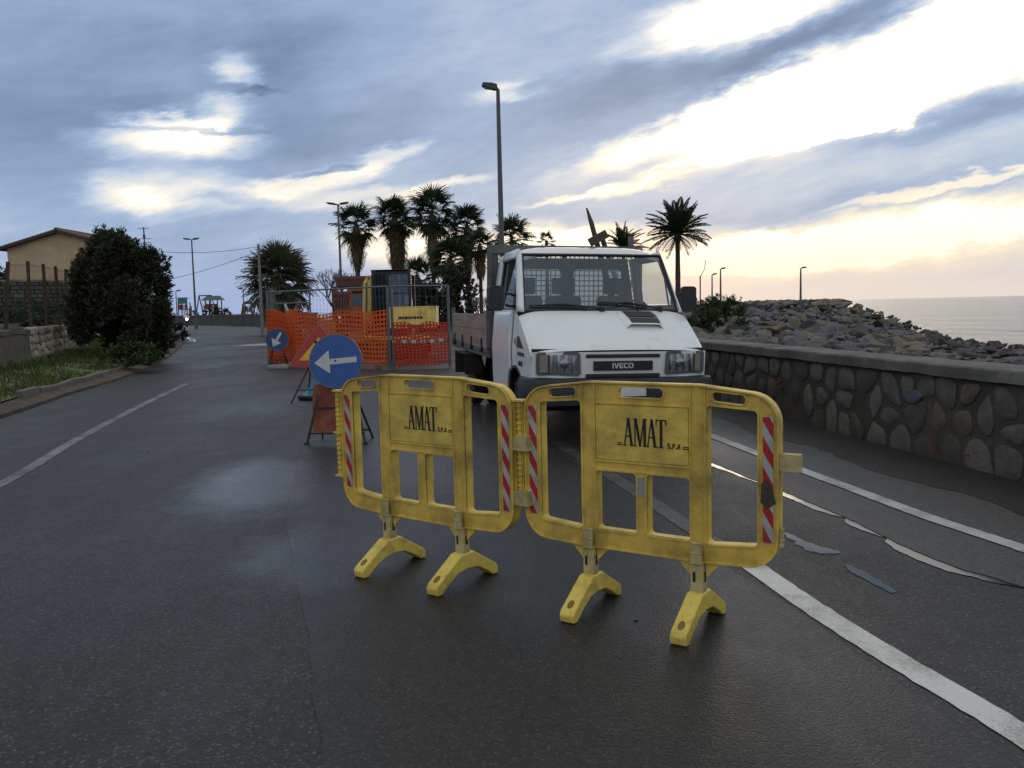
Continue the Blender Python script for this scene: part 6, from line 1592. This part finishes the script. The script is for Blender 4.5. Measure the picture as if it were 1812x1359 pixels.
# ================================================================== left side: walls, posts, house
RENDER = M('grey_render', (.10, .088, .075), .95, var=.3, vscale=2, bump=.4, bscale=16, dirt=(.05, .043, .036), damt=.55, dscale=1.2)
LS = [M('field_stone_pale', (.36, .32, .26), .9, var=.2, vscale=6, bump=.5, bscale=30), M('field_stone_tan', (.27, .23, .175), .9, var=.25, vscale=6, bump=.5, bscale=30), M('field_stone_grey', (.19, .175, .155), .9, var=.25, vscale=6, bump=.5, bscale=30)]
def roadside_wall():
    A = Vector((-7.6, 3.0, 0)); B = Vector((-11.62, 21.0, 0)); d = B - A; t = thing('rendered_wall', A, 'low grey rendered wall along the verge below the rusty posts', 'wall', rz=math.atan2(d.y, d.x)); L_ = d.length
    b = MB(); b.grid(lambda i, j: Vector((L_ * i, -.02 + .02 * noise.noise(Vector((i * 30, j * 3, 0))), lerp(0, 1.17 + .03 * noise.noise(Vector((i * 22, 5, 0))), j))), 60, 6); b.box((L_ / 2, .16, .56), (L_, .30, 1.12)); b.build('wall_body', RENDER, t)
    b = MB(); b.grid(lambda i, j: Vector((L_ * i, [-.05, -.055, .30, .30][round(j * 3)], [1.10, 1.20, 1.20, 1.10][round(j * 3)] + .03 * noise.noise(Vector((i * 26, 7, 0))))), 60, 3); b.build('wall_cap', RENDER, t)
roadside_wall()
def field_stone_wall():
    A = Vector((-11.72, 21.02, 0)); B = Vector((-14.3, 28.0, 0)); d = B - A; ang = math.atan2(d.y, d.x); t = thing('stone_wall', A, 'rough pale fieldstone wall between the rendered wall and the oleander', 'wall', rz=ang); L_ = d.length
    b = MB(); b.box((L_ / 2, .22, .62), (L_, .40, 1.22)); b.build('wall_core', M('dark_joint', (.05, .043, .036), .95, var=.3), t)
    r = random.Random(41); pts = []
    for row in range(6):
        x = r.uniform(0, .15)
        while x < L_: pts.append(Vector((x, .08 + row * .215 + r.uniform(-.05, .05)))); x += r.uniform(.20, .42)
    for p, c_ in zip(pts, voronoi(pts, (0, -.02, L_, 1.26))):
        if len(c_) < 3: continue
        c = sum(c_, Vector((0, 0))) / len(c_); poly = chaikin([c + (q - c) * .86 * r.uniform(.93, 1.05) for q in c_], 1); V, F = stone_mesh(poly, r.uniform(.03, .08), r, .02)
        MB().add([(a, -z + .03, b_) for a, b_, z in V], F).build('stone', LS[0 if r.random() < .45 else 1 if r.random() < .7 else 2], t, smooth=45)
field_stone_wall()
def masonry_wall():
    y = 34.0; A = D(-14, 520, y); B = D(150, 520, 36.4); A.z = B.z = 1.0; d = B - A; t = thing('masonry_wall', A, 'tall wall of coursed grey masonry below the ochre house', 'wall', rz=math.atan2(d.y, d.x)); L_ = d.length; hgt = D(80, 498, 35).z - 1.0
    MB().box((L_ / 2, .25, hgt / 2 - .3), (L_, .40, hgt + .56)).build('wall_core', M('dark_joint', (.05, .043, .036), .95), t)
    r = random.Random(43); sm = []
    for mi, cc in enumerate(((.10, .09, .078), (.125, .112, .098), (.082, .075, .066), (.17, .15, .12))):
        mt = M('masonry_stone_%d' % mi, cc, .95, var=.25, vscale=4, bump=.5, bscale=14, dirt=(.05, .045, .038), damt=.5)
        for k in range(3):
            b = MB(); b.box((0, 0, 0), (1, .14, 1)); me = b.mesh('masonry_block', mt); bm = bmesh.new(); bm.from_mesh(me); bmesh.ops.bevel(bm, geom=bm.edges[:], offset=.06, segments=1, affect='EDGES'); bm.to_mesh(me); bm.free(); sm.append(me)
    z = 0.0; rows = 12
    for row in range(rows):
        h = hgt / rows; x = -r.uniform(0, .3)
        while x < L_:
            w = r.uniform(.16, .46); o = link_mesh('masonry_block', sm[(0 if r.random() < .4 else 3 if r.random() < .5 else 6 if r.random() < .8 else 9) + r.randrange(3)], t, Matrix.Translation((x + w / 2, .04 + r.uniform(-.02, .02), z + h / 2)) @ Matrix.Rotation(r.uniform(-.02, .02), 4, 'Y') @ Matrix.Diagonal((w - .03, 1, h - .03, 1))); x += w
        z += h
    MB().box((L_ / 2, .2, hgt + .03), (L_, .5, .07)).build('wall_cap', CONC, t)
masonry_wall()
def rusty_posts():
    RI = M('rusted_angle_iron', (.055, .032, .022), .9, var=.4, vscale=14); tops = []
    for u, v, y, lean, hint in ((14, 463, 21.2, -.10, 'leaning and nearest to the camera'), (49, 462, 23.0, -.02, 'second from the leaning one'), (76, 467, 24.8, .0, 'midway along the row'), (98, 471, 26.6, .0, 'next to last before the oleander'), (116, 476, 28.4, -.04, 'brushing the oleander')):
        p = D(u, v, y); b = D(u - 6 if lean < -.05 else u, 582, y); o = MB(); bx = Vector((p.x + lean * 2.0, y, 1.0)); o.bar(bx, p, .075, .06); tops.append(p)
        tag(o.build('fence_post', RI), 'rusty iron fence post on the rendered wall, ' + hint, 'fence post', 'rusty posts above the roadside wall')
    w = MB()
    for k in range(5):
        for a, b in zip(tops, tops[1:]):
            o = Vector((0, 0, -.06 - k * .36)); m_ = a.lerp(b, .5) + o - Vector((0, 0, .05)); w.tube([a + o, m_, b + o], .006, 4)
    for a, b in zip(tops, tops[1:]):
        for k in range(1, 12):
            q = a.lerp(b, k / 12); w.tube([q - Vector((0, 0, .06)), q - Vector((0, 0, 1.5))], .0035, 3)
    tag(w.build('wire_fence', M('old_wire', (.06, .055, .05), .7)), 'slack wire netting strung between the rusty posts', 'fence')
rusty_posts()
def house():
    y = 44.0; PL = M('ochre_plaster', (.50, .39, .245), .9, var=.12, vscale=1.2, bump=.15, bscale=30, dirt=(.38, .29, .19), damt=.45, dscale=.7); TL = M('terracotta_tile', (.17, .085, .055), .9, var=.35, vscale=4, dirt=(.08, .06, .05), damt=.5); FAS = M('dark_eaves', (.05, .04, .035), .8)
    pk = D(104, 408, y); le = D(12, 437, y); re = Vector((2 * pk.x - le.x, y, le.z)); t = thing('house', (pk.x, y, 0), 'ochre plastered house gable with a shallow tiled roof behind the masonry wall', 'house'); hw = pk.x - le.x; zl = le.z; zp = pk.z; dp = 4.4
    out = [(-hw, .8), (hw, .8), (hw, zl - .08), (0, zp - .10), (-hw, zl - .08)]
    MB().plate(out, [], -dp, 0, Matrix(((1, 0, 0, 0), (0, 0, -1, 0), (0, 1, 0, 0), (0, 0, 0, 1))).inverted() if 0 else Matrix(((1, 0, 0, 0), (0, 0, -1, 0), (0, 1, 0, 0), (0, 0, 0, 1)))).build('gable_wall', PL, t)
    sl = math.atan2(zp - zl, hw)
    for s in (-1, 1):
        L_ = hw / math.cos(sl) + .35
        def R(a, yy, up): return Vector((s * (a * math.cos(sl)), yy, zp - a * math.sin(sl) + up))
        b = MB(); V = [R(0, -.30, -.10), R(L_, -.30, -.10), R(L_, dp + .2, -.10), R(0, dp + .2, -.10), R(0, -.30, .0), R(L_, -.30, .0), R(L_, dp + .2, .0), R(0, dp + .2, .0)]
        b.add(V, [(0, 1, 2, 3), (4, 7, 6, 5), (0, 4, 5, 1), (1, 5, 6, 2), (2, 6, 7, 3), (3, 7, 4, 0)]); rf = b.build('roof_slope', FAS, t)
        n = 13; me = None
        for k in range(n):
            for j in range(9 if 1 else 1):
                if me is None:
                    q = MB(); w = L_ / n + .05
                    q.grid(lambda i, jj: Vector((lerp(0, w, jj), .13 * math.cos(math.pi * i), .075 * math.sin(math.pi * i) + .02 * (1 - jj))), 6, 1); me = q.mesh('roof_tile', TL)
                o = link_mesh('roof_tile', me, rf, Matrix.Translation(R(L_ * k / n, -.17 + j * .29 if j < 15 else 0, .005)) @ (Matrix.Rotation(math.pi if s < 0 else 0, 4, 'Z') @ Matrix.Rotation(sl, 4, 'Y')))
    MB().tube([(0, -.3, zp + .03), (0, dp, zp + .03)], .11, 8).build('ridge_tile', TL, t)
house()
def aerial():
    y = 48.0; p = D(254, 402, y); t = thing('tv_aerial', (p.x, y, 0), 'television aerial mast with several rods behind the oleander', 'aerial'); b = MB(); b.tube([(0, 0, 0), (0, 0, p.z)], .035, 6); b.build('mast', M('aerial_metal', (.09, .09, .095), .5, .5), t)
    am = M('aerial_metal', (.09, .09, .095), .5, .5); X = lambda du: du * y / FPX
    for dv, w in ((2, 18), (16, 0), (20, 24), (27, 22), (33, 28), (39, 24)):
        z = p.z - X(dv)
        if w == 0: MB().ball((0, 0, z), (.08, .06, .14), 8).build('amplifier', am, t)
        else: MB().bar((-X(w / 2), 0, z), (X(w / 2), 0, z), .03).build('rod', am, t)
    MB().bar((X(2), -.3, p.z - X(30)), (X(2), .6, p.z - X(30)), .03).build('boom', am, t)
aerial()

# ================================================================== lamps, poles, cables
POLEM = M('lamp_pole_grey', (.10, .105, .11), .5, .4, var=.1); HEADM = M('lamp_head_dark', (.05, .053, .057), .5)
def lamp(u, vt, y, arms, label, dia=.11, head=(.62, .28, .16), group='street lamps'):
    p = D(u, vt, y); t = thing('street_lamp', (p.x, y, 0), label, 'street lamp', group); h = p.z
    MB().tube([(0, 0, 0), (0, 0, h * .5), (0, 0, h)], [dia * .75, dia * .6, dia * .42], 10).build('pole', POLEM, t, smooth=60)
    MB().tube([(0, 0, 0), (0, 0, .5)], dia * .95, 10).build('pole_base', POLEM, t, smooth=60)
    for a, ln in arms:
        d = Vector((math.cos(a), math.sin(a), 0)); b = MB(); b.tube([(0, 0, h - .06), d * ln * .3 + Vector((0, 0, h + .02)), d * ln + Vector((0, 0, h + .05))], dia * .3, 6); am = b.build('arm', POLEM, t)
        Mx = Matrix.Translation(d * (ln + head[0] * .45) + Vector((0, 0, h + .08))) @ Matrix.Rotation(a, 4, 'Z') @ Matrix.Rotation(rad(-8), 4, 'Y')
        b = MB(); b.plate(roundpoly([(-head[0] / 2, -head[2] / 2), (head[0] / 2, -head[2] * .18), (head[0] / 2, head[2] * .35), (-head[0] * .1, head[2] / 2), (-head[0] / 2, head[2] * .40)], .04, 3), [], -head[1] / 2, head[1] / 2, Mx @ Matrix(((1, 0, 0, 0), (0, 0, -1, 0), (0, 1, 0, 0), (0, 0, 0, 1)))); hd = b.build('lamp_head', HEADM, am, bevel=.03)
        b = MB(); b.box((0, 0, 0), (head[0] * .6, head[1] * .7, .03)); o = b.build('lamp_glass', M('lamp_glass_dull', (.16, .17, .18), .3), am); o.matrix_basis = Mx @ Matrix.Translation((0, 0, -head[2] * .38))
lamp(881, 158, 25, [(rad(187), .05)], 'tall single headed street lamp rising behind the truck bed', .13, (.42, .22, .17))
lamp(598, 362, 62, [(rad(180), .22), (rad(0), .18)], 'twin headed street lamp beside the first tall palm', .14, (.62, .26, .15))
lamp(339, 424, 92, [(rad(180), .28), (rad(0), .2)], 'twin headed street lamp at the playground', .16, (.6, .3, .18))
lamp(311, 515, 150, [(rad(0), .2)], 'small street lamp behind the teal playground tower', .16, (.7, .3, .25), 'small distant street lamps')
lamp(430, 511, 140, [(rad(180), .2)], 'small street lamp in front of the broad squat palm', .16, (.7, .3, .25), 'small distant street lamps')
lamp(1417, 475, 76, [(rad(8), .15)], 'street lamp standing alone above the boulders', .15, (.38, .2, .15), 'lamps on the rocky headland')
lamp(1275, 476, 96, [(rad(8), .15)], 'taller of the two neighbouring lamps on the headland', .17, (.45, .22, .2), 'lamps on the rocky headland')
lamp(1260, 486, 112, [(rad(8), .15)], 'shorter of the two neighbouring lamps on the headland', .17, (.5, .25, .22), 'lamps on the rocky headland')
p = D(1239, 488, 90); t = thing('radio_mast', (p.x, 90, 0), 'thin mast with a cranked tip beside the date palm', 'mast')
MB().tube([(0, 0, 0), (0, 0, p.z)], .07, 8).build('pole', POLEM, t); q = D(1248, 470, 90) - Vector((p.x, 90, 0)); MB().tube([(0, 0, p.z - .1), (q.x * .5, 0, p.z + .35), (q.x * .9, 0, q.z - .3), (q.x * 1.05, 0, q.z + .6)], .035, 6).build('cranked_tip', POLEM, t)
p = D(457, 432, 57); b_ = D(468, 562, 57); t = thing('utility_pole', (p.x, 57, 0), 'slender pale utility pole in front of the broad squat palm', 'pole')
MB().tube([(0, 0, 0), (0, 0, p.z)], [.115, .075], 10).build('pole', M('pale_pole', (.20, .195, .185), .8, var=.15), t, smooth=60); MB().bar((-.1, 0, p.z - .5), (.28, 0, p.z - .5), .05).build('cross_arm', POLEM, t)
cb = MB(); CABM = M('black_cable', (.03, .03, .032), .7)
def cable(a, b, sag, label):
    n = 14; pts = [Vector(a).lerp(Vector(b), k / n) - Vector((0, 0, sag * 4 * (k / n) * (1 - k / n))) for k in range(n + 1)]; tag(MB().tube(pts, .014, 5).build('cable', CABM), label, 'cable', 'cables to the utility pole')
cable((p.x, 57, p.z - .15), D(255, 443, 50), .25, 'upper overhead cable running from the pole towards the aerial')
cable((p.x, 57, p.z - .45), D(190, 512, 50), .35, 'lower sagging overhead cable running from the pole behind the oleander')

# ================================================================== playground, far wall, scooter
FW = M('far_wall_stone', (.075, .070, .064), .95, var=.35, vscale=.8, bump=.4, bscale=4, dirt=(.04, .037, .034), damt=.5, dscale=.5)
def far_wall():
    pts = [D(230, 575, 150), D(300, 575, 138), D(350, 575, 127), D(410, 576, 110), D(480, 577, 95), D(560, 577, 82)]; t = thing('boundary_wall', (pts[3].x, pts[3].y, 0), 'long low dark stone wall between the road bend and the playground', 'wall')
    for k, (a, b) in enumerate(zip(pts, pts[1:])):
        a = Vector((a.x, a.y, 0)); b = Vector((b.x, b.y, 0)); o0 = Vector((pts[3].x, pts[3].y, 0)); d = (b - a); n = max(2, round(d.length / 3.2))
        for j in range(n):
            q0 = a.lerp(b, j / n) - o0; q1 = a.lerp(b, (j + 1) / n - .012) - o0; m_ = MB(); m_.bar(q0 + Vector((0, 0, .64)), q1 + Vector((0, 0, .64)), .35, 1.28 + .03 * ((j * 7 + k) % 3)); m_.build('wall_panel', FW, t)
        m_ = MB(); m_.bar(a - o0 + Vector((0, 0, 1.36)), b - o0 + Vector((0, 0, 1.36)), .45, .12); m_.build('wall_cap', M('far_cap', (.10, .095, .088), .9), t)
far_wall()
PWOOD = M('play_timber', (.055, .04, .032), .85, var=.2); PRED = M('play_red', (.20, .035, .025), .6, var=.15); TEAL = M('play_teal', (.03, .19, .17), .6, var=.15); PGRN = M('play_green_roof', (.035, .10, .075), .7, var=.2); PTAN = M('play_tan', (.28, .24, .16), .7)
def tower(u, y, wpx, v_roof, v_eave, v_deck, label, roof, extra):
    X = lambda du: du * y / FPX; c = D(u, 558, y); t = thing('play_tower', (c.x, y, 0), label, 'playground tower', 'playground towers'); Zv = lambda v: D(u, v, y).z; w = X(wpx) / 2
    for sx in (-1, 1):
        for sy in (-1, 1): MB().box((sx * w, sy * w, Zv(v_eave) / 2), (.14, .14, Zv(v_eave))).build('post', PWOOD, t)
    zd = Zv(v_deck); MB().box((0, 0, zd - .25), (2 * w + .1, 2 * w + .1, .12)).build('deck', PWOOD, t)
    for sx in (-1, 0, 1): MB().box((sx * w * .7, -w - .09, zd + .2), (w * .5, .05, .75)).build('guard_panel', PRED, t)
    MB().box((-w - .09, 0, zd + .2), (.05, 2 * w, .7)).build('guard_panel', PRED, t)
    if roof == 'gable':
        ze, zr = Zv(v_eave), Zv(v_roof)
        for s in (-1, 1): b = MB(); b.add([(-w * 1.45, s * w * 1.45, ze), (w * 1.45, s * w * 1.45, ze), (w * 1.1, 0, zr), (-w * 1.1, 0, zr)], [(0, 1, 2, 3)]); b.build('roof_panel', PGRN, t, solid=.06)
        for s in (-1, 1): b = MB(); b.add([(s * w * 1.45, -w * 1.45, ze), (s * w * 1.45, w * 1.45, ze), (s * w * 1.1, 0, zr)], [(0, 1, 2)]); b.build('roof_panel', PGRN, t, solid=.06)
    elif roof == 'box':
        MB().box((0, -w, (Zv(v_roof) + Zv(v_eave)) / 2 - .1), (2 * w + .15, .10, Zv(v_roof) - Zv(v_eave) + .3)).build('roof_panel', TEAL, t); MB().box((0, 0, Zv(v_roof) - .05), (2 * w + .15, 2 * w, .10)).build('roof_panel', TEAL, t)
    else:
        b = MB(); ze, zr = Zv(v_eave), Zv(v_roof); b.lathe([(w * 1.4, ze), (w * .9, lerp(ze, zr, .7)), (.05, zr)], 8); b.build('roof_cone', PWOOD, t)
    if extra == 'slide':
        b = MB(); b.grid(lambda i, j: Vector((w + lerp(0, X(37), j), lerp(-.3, .3, i) - w * .3, lerp(zd - .1, .35, j ** .9) + .12 * abs(i * 2 - 1))), 4, 10); b.build('slide', M('slide_dark', (.04, .045, .06), .5), t, solid=.05)
        MB().box((X(4), -w - .2, .5 + 0.6), (X(16), .06, 1.0)).build('play_panel', PTAN, t)
    if extra == 'ramps':
        for s in (-1, 1):
            for k in range(3): MB().bar((s * (w + .5 + k * .35), -w, 0), (s * w, -w, Zv(v_eave) - .3 - k * .5), .12).build('strut', PWOOD, t)
        for k in range(4): MB().box((w + .3 + k * .55, -w - .1, .95 + .25 * (k % 2)), (.32, .06, .9)).build('guard_panel', PRED, t)
    if extra == 'panels':
        for k in range(3): MB().box((w + .35 + .0 * k, -w + .5 * k, 1.6), (.12, .12, 2.0 + .3 * k)).build('post', PRED, t)
        for k in range(3): MB().box((w * (.3 + .35 * k), -w - .12, 1.75), (.14, .05, 1.1)).build('guard_panel', M('play_pale', (.35, .33, .30), .7), t)
tower(327, 142, 15, 527, 535, 545, 'teal topped playground tower behind the scooter rider', 'box', 'panels')
tower(379, 140, 21, 524, 531, 544, 'playground tower with a green pitched roof and a dark slide', 'gable', 'slide')
tower(440, 144, 15, 532, 538, 548, 'playground tower with a domed roof next to the utility pole', 'cone', 'ramps')
def swing():
    y = 143; X = lambda u: D(u, 558, y).x; a, b = X(354), X(376); z = D(360, 523, y).z; t = thing('swing_frame', (a, y, 0), 'dark timber swing frame between the twin lamp and the green roofed tower', 'swing')
    MB().bar((0, 0, z), (b - a, 0, z), .16).build('top_beam', PWOOD, t)
    for x in (0, b - a):
        for s in (-1, 1): MB().bar((x + s * .55 * (1 if x == 0 else 1), s * .9, 0), (x, 0, z), .13).build('leg', PWOOD, t)
    for x in (.6, 1.4):
        m_ = MB(); m_.bar((x - .2, 0, .6), (x - .2, 0, z), .03); m_.bar((x + .2, 0, .6), (x + .2, 0, z), .03); m_.box((x, 0, .6), (.5, .2, .05)); m_.build('swing_seat', PWOOD, t)
swing()
def scooter():
    p = G(331, 579); t = thing('scooter', (p.x, p.y, 0), 'scooter with its headlamp lit coming round the far road bend', 'scooter', rz=rad(22)); DKP = M('scooter_dark', (.03, .032, .036), .4)
    for yy in (-.62, .62): wheel(t, (0, yy, .24), .24, .11, 1, 'scooter_wheel')
    b = MB(); b.plate(roundpoly([(-.22, .30), (.22, .30), (.17, .98), (-.17, .98)], .07, 4), [], .42, .48, Matrix(((1, 0, 0, 0), (0, 0, -1, 0), (0, 1, 0, 0), (0, 0, 0, 1)))); b.build('leg_shield', DKP, t, bevel=.02)
    b = MB(); b.box((0, .05, .28), (.30, .72, .10)); b.build('footboard', DKP, t, bevel=.02); b = MB(); b.ball((0, .55, .58), (.20, .46, .26), 14); b.build('tail_body', DKP, t, smooth=60); b = MB(); b.ball((0, .48, .80), (.16, .42, .09), 12); b.build('seat', BLACKP, t, smooth=60)
    b = MB(); b.tube([(-.34, -.36, 1.06), (-.12, -.43, 1.02), (.12, -.43, 1.02), (.34, -.36, 1.06)], .022, 6); b.ball((0, -.45, .99), (.15, .12, .12), 12); hb = b.build('handlebar', DKP, t, smooth=60)
    b = MB(); b.tube([(0, -.62, .24), (0, -.42, .95)], .035, 8); b.build('fork', DKP, t)
    b = MB(); b.lathe([(.02, 0), (.10, .01), (.115, .05), (.0001, .08)], 14, Matrix.Translation((0, -.52, .98)) @ Matrix.Rotation(rad(90), 4, 'X')); b.build('headlight', emit('headlamp_lit', (1, .90, .68, 1), 40), t, smooth=60)
    for s in (-1, 1):
        b = MB(); b.tube([(s * .30, -.38, 1.06), (s * .38, -.40, 1.28)], .01, 5); b.ball((s * .40, -.40, 1.32), (.06, .015, .045), 8); b.build('mirror', DKP, t)
    r = thing('person', (p.x, p.y, 0), 'rider in a white jacket and pale helmet sitting on the scooter', 'person', rz=rad(22))
    J = {'pelvis': ((0, .45, .93), (.15, .12)), 'waist': ((0, .43, 1.06), (.145, .115)), 'chest': ((0, .37, 1.27), (.175, .125)), 'neckb': ((0, .34, 1.44), (.075, .07)), 'neck': ((0, .32, 1.51), .055), 'headb': ((0, .31, 1.58), .05)}
    B_ = [('pelvis', 'waist'), ('waist', 'chest'), ('chest', 'neckb'), ('neckb', 'neck'), ('neck', 'headb')]; Z = [1, 1, 1, 0, 0]
    for s, n in ((-1, 'l'), (1, 'r')):
        J.update({n + 'sh': ((s * .19, .36, 1.38), .075), n + 'el': ((s * .29, .10, 1.20), .055), n + 'wr': ((s * .29, -.24, 1.10), .038), n + 'hip': ((s * .10, .40, .88), .095), n + 'kn': ((s * .16, -.04, .82), .072), n + 'an': ((s * .14, .02, .40), .048), n + 'to': ((s * .15, -.14, .36), (.045, .04))})
        B_ += [('chest', n + 'sh'), (n + 'sh', n + 'el'), (n + 'el', n + 'wr'), ('pelvis', n + 'hip'), (n + 'hip', n + 'kn'), (n + 'kn', n + 'an'), (n + 'an', n + 'to')]; Z += [1, 1, 1, 2, 2, 2, 3]
    body(J, B_, Z, 'body', r, [SKIN, WJAC, TROU, SHOE]); head(r, Vector((0, .29, 1.645)), 0, M('pale_helmet', (.5, .5, .48), .3), True)
    for s in (-1, 1): hand(r, (s * .29, -.26, 1.095), (0, -1, -.1), SHOE, 1.0)
scooter()
# headland platform with a low parapet beyond the boulders
hb_ = [D(1130, 545, 66), D(1300, 545, 65), D(1450, 545, 67), D(1500, 545, 76), D(1470, 545, 105), D(1300, 545, 128), D(1100, 545, 120)]
b = MB(); b.plate([(q.x, q.y) for q in hb_], [], -4.5, 1.30); tag(b.build('headland', M('headland_earth', (.085, .072, .058), .95, var=.4, vscale=.4, bump=.8, bscale=3)), kind='structure')
a = D(1120, 545, 72); c = D(1330, 545, 73); t = thing('parapet', (a.x, a.y, .95), 'low brown parapet on the headland behind the green bush', 'wall'); MB().bar((0, 0, .12), Vector((c.x - a.x, c.y - a.y, .12)), .35, .50).build('parapet_wall', M('parapet_brown', (.11, .085, .065), .95, var=.3, vscale=2), t)
rn_ = random.Random(17); mm = MB(); cr_ = [rock_mesh(400 + k, 16) for k in range(4)]
for k in range(150):
    u = rn_.uniform(1290, 1500); q = D(u, 545, rn_.uniform(63, 80)); s_ = rn_.uniform(.3, .75); Mx = Matrix.Translation((q.x, q.y, lerp(1.05, 1.3, sstep(64, 68, q.y)) + s_ * .05)) @ Matrix.Rotation(rn_.uniform(0, 6), 4, 'Z') @ Matrix.Diagonal((s_ * 1.2, s_, s_ * .55, 1)); me = cr_[k % 4]; mm.add([Mx @ v.co for v in me.vertices], [tuple(f.vertices) for f in me.polygons], rn_.choice((0, 1, 1, 2)))
tag(mm.build('crest_rubble', RK, smooth=24), 'distant rubble along the crest of the breakwater under the lone lamp', 'rubble', kind='stuff')
